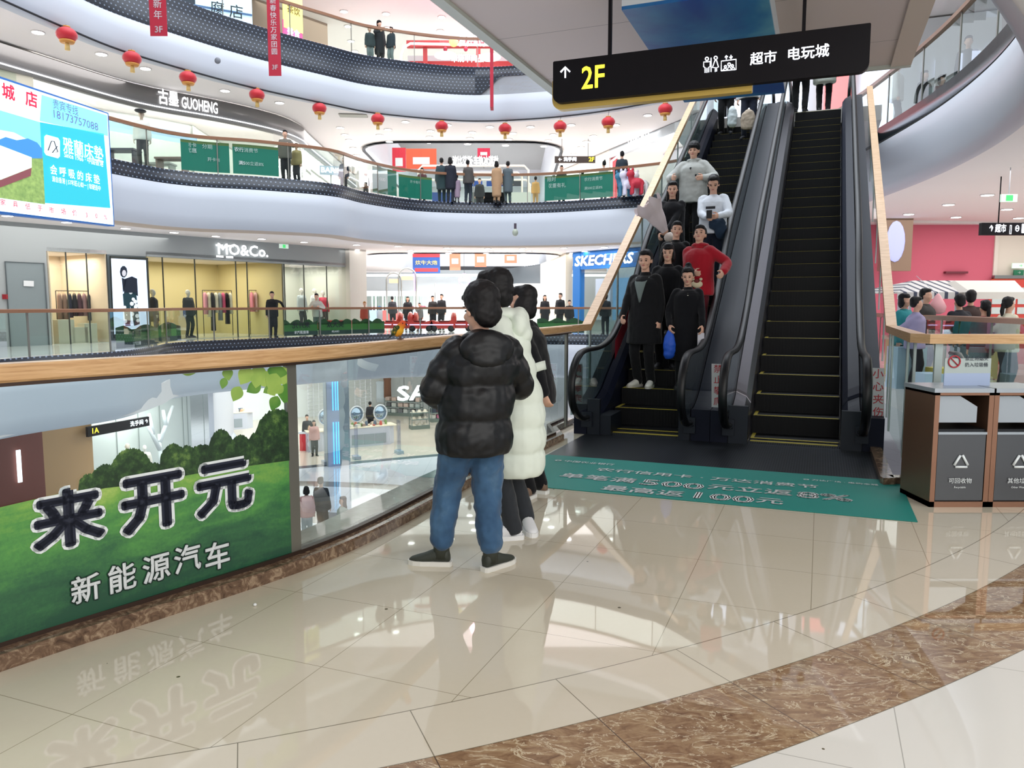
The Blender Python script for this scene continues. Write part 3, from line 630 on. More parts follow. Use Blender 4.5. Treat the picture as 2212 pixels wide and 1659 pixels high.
for cx, cy, L, w_, an in [(483, 828, 26, 9, 105), (511, 851, 36, 14, 115), (492, 808, 30, 12, 80), (530, 812, 44, 18, 120), (555, 822, 34, 14, 100), (548, 838, 36, 14, 150), (574, 820, 40, 20, 60), (590, 826, 42, 18, 110), (612, 812, 40, 20, 90), (628, 826, 36, 18, 80), (602, 842, 26, 10, 140), (578, 843, 22, 9, 150), (618, 850, 44, 20, 100), (593, 871, 34, 13, 115), (634, 868, 34, 14, 90), (560, 806, 40, 18, 20), (600, 803, 46, 16, 10), (636, 806, 30, 16, 60), (408, 806, 30, 6, 0), (588, 845, 24, 11, 60)]:
    leaf(cx, cy, L, w_, an, .001 + rl.random() * .0015).build('leaf_print', M_LEAF, post)
def ptext(s, px, py, hpx, m, bold, d, ang=0.0, sx=1.0):
    c = pp(px, py, d); t1 = pp(px, py + hpx / 2, d); t0 = pp(px, py - hpx / 2, d); h = (t0 - t1).length
    yd = V((0, 0, 1)) + px_ * math.tan(ang); return text(s, h * 1.08, m, 'lettering', post, c, px_, V((0, 0, 1)), bold=bold, th=.001, sx=sx)
for ch, x, y, h in (('来', 150, 1128, 118), ('开', 333, 1090, 118), ('元', 486, 1058, 112)):
    ptext(ch, x, y, h, M_PWHITE, .145, .003, sx=1.12); ptext(ch, x, y, h, M_PDARK, .066, .0045, sx=1.12)
for ch, x, y in (('新', 186, 1276), ('能', 264, 1252), ('源', 338, 1231), ('汽', 405, 1211), ('车', 470, 1205)):
    ptext(ch, x, y, 58, M_PGREEN, .1, .003); ptext(ch, x, y, 58, M_PWHITE, .028, .0045)
# ---- right-hand guard rail (corner)
rr = [E(9.6, .74), E(7.05, .74), V((3.36, 6.14, 0)), V((3.5, 6.14, 0)), V((9, 6.14, 0))]
root = thing('guard_rail', 'straight wooden handrail on glass and steel posts behind the waste bins', 'railing', (3.4, 6.14, 0))
mb = MB(); mb.prof([rr[0], rr[1], V((3.30, 6.14, 0)), V((9, 6.14, 0))], [(-.055, 1.14), (.055, 1.14), (.055, 1.215), (-.055, 1.215)]); mb.build('handrail', M_WOOD, root)
MPALE = mat('post_pale')
for p, a_ in ((E(9.35, .74), 0), (E(7.75, .74), 0), (E(7.2, .74), 0), (V((3.40, 6.14, 0)), 1), (V((5.2, 6.14, 0)), 1), (V((3.62, 6.11, 0)), 2)):
    if a_ == 2: continue
    mb = MB(); mb.cbox(V((p.x, p.y, .6)), (.06, .02, 1.08), 0, 0 if a_ else math.pi / 2 - TH); mb.build('post', MPALE, root)
for a_, b_ in ((E(9.3, .74), E(7.8, .74)), (E(7.7, .74), E(7.25, .74)), (V((3.45, 6.14, 0)), V((5.15, 6.14, 0))), (V((5.25, 6.14, 0)), V((8.9, 6.14, 0)))):
    mb = MB(); mb.quad(a_ + V((0, 0, .07)), b_ + V((0, 0, .07)), b_ + V((0, 0, 1.135)), a_ + V((0, 0, 1.135))); mb.build('glass_panel', M_GLASS, root)
# ---- second rail across the opening, on the right
rr2 = spline([(8.1, 17.2, 0), (7.55, 15, 0), (7.4, 12.8, 0), (7.15, 11, 0), (6.9, 9.6, 0), (6.75, 8.4, 0)], 6)
railing('guard_rail', 'curved dark wooden handrail on glass in front of the market stall', rr2, 0, 1.26, 1.7, M_WOODD, M_GLASSF, (.1, .085), (.05, .015), .5)
# ================================================================ hanging sign
PN = E(1, 0, 0); SD = E(0, 1, 0); SP0 = E(7.05, 0, 0)
M_SIGN = mat('sign_black', (13, 10, 16), .5, spec=.2); M_SGOLD = mat('sign_gold', (206, 172, 84), .35); M_GLOW = mat('sign_glow', (255, 255, 255), .5, emit=(235, 242, 255), es=2.4); M_YGLOW = mat('sign_yellow_glow', (255, 240, 60), .5, emit=(250, 235, 60), es=1.6)
sg = thing('direction_sign', 'long black hanging sign reading 2F with a white arrow and pictograms', 'sign', E(7.05, -1.05, 3.3))
lA, lB = -2.39, .285; zA, zB = 3.31, 3.685
def rrect(l0, l1, z0, z1, r, rc=(1, 1, 1, 1), n=5):
    out = []
    for cx, cz, a0, on in ((l1 - r, z1 - r, 0, rc[0]), (l0 + r, z1 - r, 90, rc[1]), (l0 + r, z0 + r, 180, rc[2]), (l1 - r, z0 + r, 270, rc[3])):
        rr_ = r if on else .012
        ccx = cx + (r - rr_) * (1 if cx > (l0 + l1) / 2 else -1); ccz = cz + (r - rr_) * (1 if cz > (z0 + z1) / 2 else -1)
        out += [(ccx + rr_ * math.cos(math.radians(a0 + 90 * k / n)), ccz + rr_ * math.sin(math.radians(a0 + 90 * k / n))) for k in range(n + 1)]
    return out
mb = MB(); mb.plate([E(7.05, l, z) for l, z in rrect(lA, lB, zA, zB, .07, (0, 0, 1, 1))], PN, .07); mb.build('sign_box', M_SIGN, sg)
mb = MB(); mb.plate([E(7.13, l, z) for l, z in rrect(lA - .03, -.62, zA - .045, zB - .15, .09, (0, 0, 1, 0))], PN, .09); mb.build('gold_back', M_SGOLD, sg)
for l in (-1.86, -.22):
    mb = MB(); mb.box((7.03, l - .014, zB), (7.07, l + .014, 4.3), 0, lambda q: E(q.x, q.y, q.z)); mb.build('hanging_rod', M_SIGN, sg)
def st(s, px, py, hpx, m=M_GLOW, bold=.01, fit=None, name='lettering'):
    c = PL(px, py, SP0 - PN * .037, PN); h = (PL(px, py - hpx / 2, SP0, PN) - PL(px, py + hpx / 2, SP0, PN)).length
    return text(s, h * 1.1, m, name, sg, c, SD, (0, 0, 1), bold=bold, th=.002, fit=fit)
st('2F', 1281, 169, 62, M_YGLOW, .022, .215); st('超市', 1649, 127, 26, M_GLOW, .02); st('电玩城', 1745, 115, 27, M_GLOW, .02)
def sg_pt(px, py): return PL(px, py, SP0 - PN * .039, PN)
def stroke(pts, m, name, r=.006):
    mb = MB(); mb.tube([sg_pt(*p) for p in pts], r, 6); return mb
def pict(strokes, name, r=.005, m=M_GLOW):
    mb = MB()
    for s_ in strokes: mb.merge(stroke(s_, m, name, r))
    return mb.build(name, m, sg)
pict([[(1221, 168), (1221, 146)], [(1211, 156), (1221, 145), (1231, 155)]], 'arrow', .008)
ring = lambda cx, cy, r: [(cx + r * math.cos(k * math.pi / 5), cy + r * math.sin(k * math.pi / 5)) for k in range(11)]
pict([ring(1527, 127, 3.5), [(1523, 157), (1523, 146), (1520, 144), (1520, 134), (1534, 133), (1534, 144), (1531, 145), (1531, 156)], [(1527, 157), (1527, 147)], [(1536, 125), (1536, 155)], ring(1546, 125, 3.5), [(1545, 155), (1545, 146), (1539, 146), (1544, 131), (1548, 131), (1552, 145), (1548, 146), (1548, 154)]], 'restroom_pictogram', .0042)
pict([[(1558, 153), (1558, 132), (1590, 128), (1590, 150), (1558, 153)], ring(1575, 139, 3), ring(1567, 144, 2.4), ring(1582, 142, 2.4), [(1562, 151), (1566, 147), (1571, 150), (1575, 143), (1580, 149), (1584, 145), (1587, 148)], [(1569, 128), (1569, 121)], [(1566, 124), (1569, 120), (1572, 123)], [(1579, 119), (1579, 126)], [(1576, 123), (1579, 127), (1582, 122)]], 'lift_pictogram', .0042)
# ---- blue printed board under the bridge
M_SKYP = mat('sky_print', (20, 80, 160), .4); t = NT(M_SKYP); co, (x, y, z) = t.xyz(); n = t.noise(co, .55, 5, .55, .5)
t.l(t.ramp(n, [(.28, C(0, 52, 130)), (.45, C(6, 72, 148)), (.56, C(36, 118, 168)), (.7, C(110, 178, 192)), (.8, C(170, 205, 205))]), t.b.inputs['Base Color'])
bb = thing('ceiling_panel', 'long blue sky-printed board mounted beneath the overhead bridge', 'panel', E(8.5, -1.1, 4.05))
mb = MB(); mb.box((7.0, -1.745, 4.05), (10.4, -.515, 4.08), 0, lambda q: E(q.x, q.y, q.z)); mb.build('printed_face', M_SKYP, bb)
mb = MB(); mb.box((7.0, -1.745, 4.08), (10.4, -.515, 4.3), 0, lambda q: E(q.x, q.y, q.z)); mb.build('panel_box', mat('panel_white', (206, 212, 216), .5), bb)
# ================================================================ waste bins
M_BRZ = mat('bin_bronze', (150, 112, 92), .3, .8); M_BING = mat('bin_grey', (92, 94, 98), .3, .75); M_BIND = mat('bin_dark', (30, 32, 36), .4, .4)
M_HOOD = mat('bin_hood', (168, 176, 184), .35, .5)
bx0 = G(2010, 1077); bY = 5.42; X0 = D(2008, 1075, bY).x; W_ = D(2134, 1075, bY).x - X0
FZ = lambda py: max(0.0, D(2060, py, bY).z)
ztop = FZ(848); zslot = FZ(925); zr = FZ(852)
def bin_(x0, label, word, sub, mark):
    r = thing('waste_bin', label, 'bin', (x0 + W_ / 2, bY, 0), 'recycling station of bins')
    fw = .035; d = .42
    mb = MB()
    for lo, hi in (((x0, bY, 0), (x0 + fw, bY + d, ztop)), ((x0 + W_ - fw, bY, 0), (x0 + W_, bY + d, ztop)), ((x0, bY, ztop - .02), (x0 + W_, bY + d, ztop)), ((x0, bY, 0), (x0 + W_, bY + d, .04))): mb.box(lo, hi)
    mb.build('frame', M_BRZ, r)
    mb = MB(); mb.box((x0 + fw + .005, bY + .004, .05), (x0 + W_ - fw - .005, bY + .03, zslot - .03)); dr = mb.build('door', M_BING, r)
    mb = MB(); mb.box((x0 + fw, bY - .004, zslot - .045), (x0 + W_ - fw, bY + .03, zslot - .028)); mb.build('door_lip', M_HOOD, dr)
    cx = x0 + W_ / 2; zz = .5 * (zslot) - .02
    tri = [V((cx + .065 * math.sin(q), bY - .003, zz + .06 + .065 * math.cos(q))) for q in (0, 2 * math.pi / 3, 4 * math.pi / 3)]
    mb = MB()
    for i in range(3): a, b = tri[i], tri[(i + 1) % 3]; mb.tube([a.lerp(b, .12), a.lerp(b, .86)], .009, 6)
    mb.build('recycling_mark', M_PWHITE, dr); text(word, .042, M_PWHITE, 'lettering', dr, (cx, bY, zz - .075), bold=.01, th=.006); text(sub, .02, M_PWHITE, 'lettering', dr, (cx, bY, zz - .12), bold=.004, th=.006)
    mb = MB(); mb.box((x0 + fw, bY + .02, .04), (x0 + W_ - fw, bY + d, zslot - .01)); mb.build('liner', M_BIND, r)
    mb = MB(); h0, h1 = zslot + .035, ztop - .03
    mb.plate([V((x0 + fw + .01, bY + .05, h0)), V((x0 + W_ * .78, bY + .05, h0)), V((x0 + W_ * .78, bY + .05, h0 + (h1 - h0) * .6)), V((x0 + W_ * .48, bY + .05, h1)), V((x0 + fw + .01, bY + .05, h1))], (0, 1, 0), .02); mb.build('deflector', M_HOOD, r)
    mb = MB(); mb.box((x0 + fw, bY + d - .02, zslot), (x0 + W_ - fw, bY + d, ztop - .02)); mb.build('back_panel', mat('bin_back', (120, 118, 104), .4, .5), r)
    mb = MB(); mb.box((x0 - .012, bY - .012, ztop), (x0 + W_ + .005, bY + d, ztop + .03)); mb.build('lid', M_HOOD, r)
    return r
bin_(X0, 'grey steel waste bin marked for recyclables with a smoking notice on top', '可回收物', 'Recyclable', 0)
bin_(X0 + W_ + .003, 'grey steel waste bin marked for other waste, furthest from the escalators', '其他垃圾', 'Other Waste', 1)
nt = thing('notice_board', 'small pale no-smoking-litter notice standing on the recyclables bin', 'sign', (X0 + .22, bY + .2, ztop + .03))
na, nb_ = D(2038, 830, bY + .2), D(2141, 774, bY + .2); midz = D(2090, 806, bY + .2).z
mb = MB(); mb.plate([V((na.x, bY + .2, midz)), V((nb_.x, bY + .2, midz)), V((nb_.x, bY + .2, nb_.z)), V((na.x, bY + .2, nb_.z))], (0, 1, 0), .008); mb.build('upper_plate', mat('notice_pale', (176, 188, 186), .3), nt)
mb = MB(); mb.plate([V((na.x, bY + .2, ztop + .03)), V((nb_.x, bY + .2, ztop + .03)), V((nb_.x, bY + .2, midz)), V((na.x, bY + .2, midz))], (0, 1, 0), .008); mb.build('lower_plate', mat('notice_blue', (168, 184, 214), .3), nt)
text('禁止将烟头', .034, M_PDARK, 'lettering', nt, ((na.x + nb_.x) / 2 + .06, bY + .195, midz + .105), th=.004, bold=.008); text('扔入垃圾桶', .034, M_PDARK, 'lettering', nt, ((na.x + nb_.x) / 2 + .06, bY + .195, midz + .06), th=.004, bold=.008)
mb = MB(); cc = V((na.x + .065, bY + .19, midz + .085)); mb.tube([cc + V((.042 * math.cos(k * math.pi / 10), 0, .042 * math.sin(k * math.pi / 10))) for k in range(21)], .005, 6); mb.tube([cc + V((-.03, 0, .03)), cc + V((.03, 0, -.03))], .004, 6); mb.build('prohibition_mark', M_REDT, nt)
# ================================================================ people
SKIN = {}
def skin(c=(214, 168, 144)):
    k = 'skin_%d_%d_%d' % c
    return mat(k, c, .5, spec=.35)
def cloth(name, c, rough=.85, sheen=.15, spec=.25): return mat('cloth_' + name, c, rough, sheen=sheen, spec=spec)
def lerp3(a, b, u): return V(a).lerp(V(b), u)
def ik(p, q, l1, l2, hint):
    p, q = V(p), V(q); d = q - p; L = d.length; m = (l1 + l2) * .998
    if L > m: q = p + d * (m / L); d = q - p; L = m
    x = (l1 * l1 - l2 * l2 + L * L) / (2 * L); h = math.sqrt(max(l1 * l1 - x * x, 0)); u = d / L
    v = V(hint) - u * V(hint).dot(u)
    v = v.normalized() if v.length > 1e-6 else V((0, 1, 0))
    return p + u * x + v * h, q
def ellring(c, rx, ry, n=16, yaw=0.0):
    cs, sn = math.cos(yaw), math.sin(yaw)
    return [V(c) + V((rx * math.cos(t) * cs - ry * math.sin(t) * sn, rx * math.cos(t) * sn + ry * math.sin(t) * cs, 0)) for t in [2 * math.pi * k / n for k in range(n)]]
def rounded(mb, pts, rs, n=12, sub=6, puff=0, pitch=.1, phase=0.0):
    """smooth tapering limb with round ends; puff adds quilted rolls"""
    pts = [V(p) for p in pts]; P = []; R = []; s = 0
    for i in range(len(pts) - 1):
        for k in range(sub):
            u = k / sub; P.append(pts[i].lerp(pts[i + 1], u)); R.append(rs[i] + (rs[i + 1] - rs[i]) * u)
    P.append(pts[-1]); R.append(rs[-1])
    P2 = P[:]
    for _ in range(2):
        for i in range(1, len(P) - 1): P2[i] = (P[i - 1] + P[i] * 2 + P[i + 1]) / 4
        P = P2[:]
    if puff:
        acc = 0; out = []
        for i in range(len(P)):
            if i: acc += (P[i] - P[i - 1]).length
            out.append(R[i] + puff * (abs(math.sin(math.pi * (acc + phase) / pitch)) ** .55 - .6))
        R = out
    t0 = (P[0] - P[1]).normalized(); t1 = (P[-1] - P[-2]).normalized()
    P = [P[0] + t0 * R[0] * .8, P[0] + t0 * R[0] * .5] + P + [P[-1] + t1 * R[-1] * .5, P[-1] + t1 * R[-1] * .8]; R = [R[0] * .45, R[0] * .85] + R + [R[-1] * .85, R[-1] * .45]
    mb.tube(P, R, n)
def hand(mb, w, d, nrm, side, s=1.0, curl=.35, spread=1.0):
    """palm, four jointed fingers of different lengths and a thumb from the side of the palm"""
    w, d = V(w), V(d).normalized(); n = V(nrm); n = (n - d * n.dot(d)).normalized(); x = d.cross(n) * side      # x: towards the thumb
    L = .088 * s; rings = []
    for u, a, b in ((-.25, .026, .02), (0, .027, .019), (.35, .037, .017), (.75, .042, .0145), (1.0, .04, .012)):
        c = w + d * (L * u); rings.append([c + x * (a * s * math.cos(t)) + n * (b * s * math.sin(t)) for t in [2 * math.pi * k / 10 for k in range(10)]])
    mb.loft(rings)
    for off, ln in ((.030, .068), (.010, .076), (-.011, .070), (-.031, .056)):
        p = w + d * (L * .93) + x * (off * s); a = curl * .6; dirv = (d + x * (off * 1.2 * spread)).normalized(); pts = [p - d * .015 * s, p]; rr = [.0095 * s, .0095 * s]
        for q, f in ((.45, 1), (.30, 1.15), (.25, .9)):
            a += curl * f * .75; dv = dirv * math.cos(a) - n * -math.sin(a); p = p + dv * (ln * q * s); pts.append(p); rr.append((.0092 - .0016 * len(rr) * .5) * s)
        mb.tube(pts, rr, 7)
    p = w + d * (L * .18) + x * (.026 * s); t1 = (d * .55 + x * .75 + n * .35).normalized(); p1 = p + t1 * .038 * s; t2 = (d * .85 + x * .25 + n * .45 * (1 + curl)).normalized()
    mb.tube([p - t1 * .015 * s, p, p1, p1 + t2 * .032 * s, p1 + t2 * .05 * s], [.013 * s, .0125 * s, .0115 * s, .010 * s, .007 * s], 8)
def wrinkle(amp, scale, seed=0):
    def f(me):
        o = V((seed, seed * 2.1, 0)); ns = [v.normal.copy() for v in me.vertices]
        for v, n in zip(me.vertices, ns): v.co += n * (amp * noise.noise(v.co * scale + o) + amp * .5 * noise.noise(v.co * scale * 2.3 + o))
    return f
def person(label, loc, rz, H, top, bottom, hair='short', hands=None, feet=None, lean=(0, 0), head=(0, 0, 0), curl=(.5, .5), shoes=((30, 30, 34), (40, 40, 44)), skinc=(214, 168, 144), haircol=(16, 14, 16), vox=.012, face=True, group=None, W=1.0, world=True, fing=None, name='person', palm=None, hsc=None):
    """head=(yaw, pitch, tilt); hands/feet: dict L/R of world points; lean: chest shift (x, y) in the figure's own frame"""
    s = H / 1.72; R = Matrix.Rotation(rz, 3, 'Z'); loc = V(loc); root = thing(name, label, 'person', loc, group)
    T = lambda q: loc + R @ (V(q) * s)                       # body units -> world
    inv = lambda q: (R.transposed() @ (V(q) - loc)) / s
    lx, ly = lean; hp = V((lx * .25, ly * .25, 0)); ch = V((lx, ly, 0))
    fyd = {}
    for k, sd in (('L', 1), ('R', -1)):
        q_ = R.transposed() @ V(feet['d' + k]) if feet and 'd' + k in feet else V((sd * .22, -1, 0)); fyd[k] = V((q_.x, q_.y, 0)).normalized()
    ft = {k: (inv(feet[k]) if feet and k in feet else V((sd * .095 * W, 0, 0))) for k, sd in (('L', 1), ('R', -1))}
    hipz = .895; hips = {k: V((sd * .085 * W, 0, hipz)) + hp for k, sd in (('L', 1), ('R', -1))}
    sh = {k: V((sd * (.152 + top.get('ease', .03) * .18) * W, .005, 1.38)) + ch for k, sd in (('L', 1), ('R', -1))}
    dh = {'L': V((.235 * W, -.06, .80)), 'R': V((-.235 * W, -.06, .80))}
    wr = {k: (inv(hands[k]) if hands and k in hands else dh[k] + ch * .7) for k in 'LR'}
    leg = {}; arm = {}
    for k, sd in (('L', 1), ('R', -1)):
        an = ft[k] - fyd[k] * .03 + V((0, 0, .085)); kn, an = ik(hips[k], an, .425, .41, (sd * .12, -1, 0)); leg[k] = (hips[k], kn, an)
        el, w_ = ik(sh[k], wr[k], .29, .255, (sd * .75, .8, -.25)); arm[k] = (sh[k], el, w_)
    # ---- head frame
    HM = Matrix.Rotation(head[0], 3, 'Z') @ Matrix.Rotation(head[1], 3, 'X') @ Matrix.Rotation(head[2], 3, 'Y'); piv = V((0, .01, 1.475)) + ch * 1.08
    hd = lambda q: piv + HM @ (V(q) - V((0, .01, 1.475)))
    def Mx(mb):
        mb.v = [T(p) for p in mb.v]; return mb
    body = MB()
    body.loft([ellring(V((0, 0, z)) + hp.lerp(ch, min(1, max(0, (z - .9) / .45))), rx * W, ry, 16) for z, rx, ry in ((.83, .12, .09), (.92, .15, .11), (1.03, .13, .095), (1.18, .135, .1), (1.3, .15, .105), (1.37, .14, .085), (1.42, .075, .062))])
    body.tube([V((0, .01, 1.38)) + ch, V((0, .006, 1.46)) + ch, hd((0, -.005, 1.54))], [.056, .052, .05], 12)
    k = .94 if H < 1.5 else 1.0; hs = hsc or (1.04 if H > 1.5 else 1.04 + (1.5 - H) * .35)
    hE = lambda c, r, n=14, m=10: body.merge((lambda b: (setattr(b, 'v', [hd(V((0, .0, 1.5)) + (p - V((0, 0, 1.5))) * hs) for p in b.v]), b)[1])(MB().ell(c, r, n, m)))
    hE((0, .012, 1.625), (.074, .09, .09)); hE((0, -.018, 1.575), (.061, .068, .078)); hE((0, -.055, 1.523), (.034, .03, .026)); hE((0, -.088, 1.592), (.0135, .017, .026)); hE((0, -.094, 1.577), (.0165, .015, .0115))
    hE((0, -.068, 1.628), (.05, .02, .014)); hE((.036, -.062, 1.575), (.024, .02, .022)); hE((-.036, -.062, 1.575), (.024, .02, .022)); hE((0, -.08, 1.548), (.02, .011, .010))
    for sd in (1, -1): hE((sd * .076, .012, 1.595), (.011, .021, .03), 8, 6)
    for kk, sd in (('L', 1), ('R', -1)):
        a, b, c = arm[kk]; rounded(body, [a, b, c], [.045, .036, .026], 10)
        h, kn, an = leg[kk]; rounded(body, [h, kn, an], [.075, .05, .035], 10)
        dv = (c - b).normalized(); pn_ = V(palm[kk]) if palm and kk in palm else V((-sd, 0, 0)) * .9 + V((0, .35, 0)); dd = (R.transposed() @ V(fing[kk])) if fing and kk in fing else dv
        hand(body, c, dd, pn_, -sd, 1.0 if H > 1.5 else 1.08, curl[0] if kk == 'L' else curl[1])
    Mx(body).build('body', skin(skinc), root, remesh=vox * .75, sm_iter=1)
    # ---- face
    if face:
        def fp(nm, items, m):
            b = MB()
            for c, r in items: b.ell(hd(V((0, 0, 1.5)) + (V(c) - V((0, 0, 1.5))) * hs), (r[0] * hs, r[1] * hs, r[2] * hs), 8, 6, 0, HM)
            Mx2 = MB(); Mx2.v = [T(p) for p in b.v]; Mx2.f = b.f; Mx2.m = b.m; Mx2.sm = b.sm; Mx2.build(nm, m, root)
        fp('eyes', [((sd * .031, -.077, 1.606), (.0125, .006, .0065)) for sd in (1, -1)], mat('eye_dark', (34, 26, 26), .3))
        fp('eyebrows', [((sd * .033, -.0835, 1.628), (.018, .005, .0038)) for sd in (1, -1)], mat('brow_dark', (30, 24, 24), .8))
        fp('lips', [((0, -.0905, 1.5505), (.019, .0055, .0065))], mat('lip_rose', (176, 96, 96), .5))
    # ---- hair
    hb = MB(); he = lambda c, r, n=16, m=10: hb.merge((lambda b: (setattr(b, 'v', [hd(V((0, 0, 1.5)) + (p - V((0, 0, 1.5))) * hs) for p in b.v]), b)[1])(MB().ell(c, r, n, m)))
    if hair != 'bald':
        he((0, .034, 1.66), (.083, .09, .083)); he((0, .05, 1.61), (.08, .07, .075)); he((0, -.026, 1.697), (.064, .058, .036))
        for sd in (1, -1): he((sd * .066, .028, 1.615), (.02, .045, .042))
    if hair == 'long':
        he((0, .062, 1.52), (.078, .052, .12)); he((.07, .03, 1.52), (.03, .05, .12)); he((-.07, .03, 1.52), (.03, .05, .12)); he((0, .085, 1.42), (.085, .04, .1))
    if hair == 'bob':
        he((0, .055, 1.55), (.085, .06, .085)); he((.074, .01, 1.56), (.024, .06, .08)); he((-.074, .01, 1.56), (.024, .06, .08)); he((0, -.05, 1.675), (.06, .045, .035))
    if hair == 'bun': he((0, .075, 1.735), (.045, .045, .045))
    if hair == 'pony': he((0, .115, 1.6), (.03, .04, .05)); he((0, .125, 1.5), (.034, .034, .1))
    if hair == 'fringe': he((0, -.062, 1.668), (.066, .032, .032)); he((0, .05, 1.57), (.078, .06, .07))
    if hair == 'full': he((0, .02, 1.665), (.092, .104, .092)); he((0, -.04, 1.672), (.074, .062, .036)); he((0, .062, 1.59), (.082, .055, .08))
    if hair != 'bald': Mx(hb).build('hair', mat('hair_%d' % haircol[0], haircol, .55, spec=.3), root, remesh=vox * .8, post=wrinkle(.005 * s, 38, 3))
    # ---- trousers
    tb = MB(); bc, bw = bottom[0], bottom[1] if len(bottom) > 1 else 1.0
    tb.loft([ellring(V((0, .005, z)) + hp, rx * W, ry, 16) for z, rx, ry in ((.80, .13, .1), (.88, .168, .126), (.97, .162, .12), (1.06, .15, .112))])
    for kk in 'LR':
        h, kn, an = leg[kk]; rounded(tb, [h + V((0, 0, -.02)), kn, an + V((0, 0, top.get('cuff', -.01)))], [.088 * bw, .07 * bw, .058 * bw], 12, 8)
    Mx(tb).build('trousers', bc, root, remesh=vox, sm_iter=1, post=wrinkle(top.get('bwr', .006) * s, 13, 5))
    # ---- shoes
    for kk, sd in (('L', 1), ('R', -1)):
        f = ft[kk]; kn = leg[kk][1]; fy = fyd[kk]
        fx = V((-fy.y, fy.x, 0)); sb = MB(); so = MB(); q = lambda u, x, z: f + fy * u + fx * x + V((0, 0, z))
        ring = lambda u, w_, z0, z1: [q(u, w_ * math.cos(t), (z0 + z1) / 2 + (z1 - z0) / 2 * math.sin(t)) for t in [2 * math.pi * i / 12 for i in range(12)]]
        if top.get('boots'): sb.loft([ring2 for ring2 in [[q(-.03 + .05 * math.cos(t) * 1.05, .046 * math.sin(t), z) for t in [2 * math.pi * i / 12 for i in range(12)]] for z in (.05, .12, .18, .2)]])
        sb.loft([ring(-.085, .022, .02, .075), ring(-.075, .036, .015, .115), ring(-.03, .04, .015, .128), ring(.02, .04, .015, .105), ring(.08, .044, .015, .078), ring(.13, .042, .015, .062), ring(.165, .028, .018, .05), ring(.18, .012, .02, .038)])
        so.loft([[q(u, w_ * x, z) for x, z in ((-1, .0), (1, .0), (1.02, .03), (-1.02, .03))] for u, w_ in ((-.1, .02), (-.09, .036), (-.03, .041), (.04, .043), (.1, .048), (.15, .042), (.18, .026), (.19, .012))], 0, False)
        so.v = [T(p) for p in so.v]
        o = Mx(sb).build('shoe', mat('shoe_%d_%d_%d' % shoes[0], shoes[0], .6), root); so.build('sole', mat('sole_%d_%d_%d' % shoes[1], shoes[1], .6), o)
    # ---- top
    m = top['m']; e = top.get('ease', .03); hem = top.get('hem', .8); pf = top.get('puff', 0); pitch = top.get('pitch', .13); jb = MB(); zs = []
    prof_ = ((.40, .15, .13), (.6, .16, .135), (.8, .166, .13), (.92, .166, .128), (1.05, .155, .118), (1.18, .158, .118), (1.3, .168, .12), (1.36, .15, .1), (1.41, .09, .072))
    def at(z):
        for (z0, a0, b0), (z1, a1, b1) in zip(prof_, prof_[1:]):
            if z0 <= z <= z1: u = (z - z0) / (z1 - z0); return a0 + (a1 - a0) * u, b0 + (b1 - b0) * u
        return prof_[0][1:] if z < prof_[0][0] else prof_[-1][1:]
    N = max(8, int((1.41 - hem) / (.016 if pf else .04))); fl = top.get('flare', 0)
    for i in range(N + 1):
        z = hem + (1.41 - hem) * i / N; a, b = at(z); ex = e * (1 if z < 1.34 else max(.45, 1 - (z - 1.34) * 6)); p_ = 0
        if pf: p_ = pf * (abs(math.sin(math.pi * (z - hem) / pitch)) ** .5 - .55) * (1 if z < 1.3 else .4)
        fz = fl * max(0, (1.0 - z))
        jb.loft if 0 else zs.append(ellring(V((0, .005, z)) + hp.lerp(ch, min(1, max(0, (z - .9) / .45))), (a + ex + p_ + fz) * W, b + ex + p_ + fz, 20))
    jb.loft(zs)
    sl = top.get('sleeve', 1.0); sr = top.get('sr', (.060, .052, .043))
    for kk, sd in (('L', 1), ('R', -1)):
        a, b, c = arm[kk]; c2 = b.lerp(c, sl * .96); rounded(jb, [a + V((-sd * .03, 0, .0)), a, b, c2], [sr[0] + .004, sr[0], sr[1], sr[2]], 14, 8, pf * .7, pitch * .62, .02)
    if top.get('collar', .02): jb.tube([V((0, .008, 1.39)) + ch, V((0, .008, 1.39 + top.get('collar', .02) + .04)) + ch], [.078, .068], 14)
    j = Mx(jb).build(top.get('name', 'jacket'), m, root, remesh=top.get('vox', vox), sm_iter=1, post=wrinkle(top.get('wr', .006) * s, top.get('ws', 11), 9))
    if top.get('hood'):
        hbk = MB(); hs_ = top.get('hoods', 1.0); hbk.ell(V((0, .085 + e * .75, 1.395)) + ch, (.155 * hs_, .06 * hs_, .10 * hs_), 18, 12); hbk.ell(V((0, .03 + e * .2, 1.465)) + ch, (.125 * hs_, .105, .04 * hs_), 16, 10); hbk.ell(V((0, .11 + e * .95, 1.335)) + ch, (.105 * hs_, .045 * hs_, .06 * hs_), 14, 8)
        Mx(hbk).build('hood', top.get('hoodm', m), root, remesh=vox, sm_iter=1, post=wrinkle(.007 * s, 15, 2))
    if top.get('inner'):
        ib = MB(); y0 = -.118 - e * .95 - .006; zt, zb = 1.40, top.get('vz', 1.14); w1 = top.get('vw', .06)
        rows = []
        for u in (0, .25, .5, .75, 1.0):
            z = zt + (zb - zt) * u; a, b = at(z); ww = w1 * (1 - u) + .008; yy = -(b + e * (1 if z < 1.34 else .5)) - .010
            if z > 1.37: yy = -.088
            rows.append([V((x * ww, yy + .012 * abs(x), z)) + ch for x in (-1, -.5, 0, .5, 1)] + [V((x * ww, yy + .05, z)) + ch for x in (1, 0, -1)])
        ib.loft(rows); Mx(ib).build('shirt', top['inner'], root)
    root['_s'] = s
    return root, T, arm, j
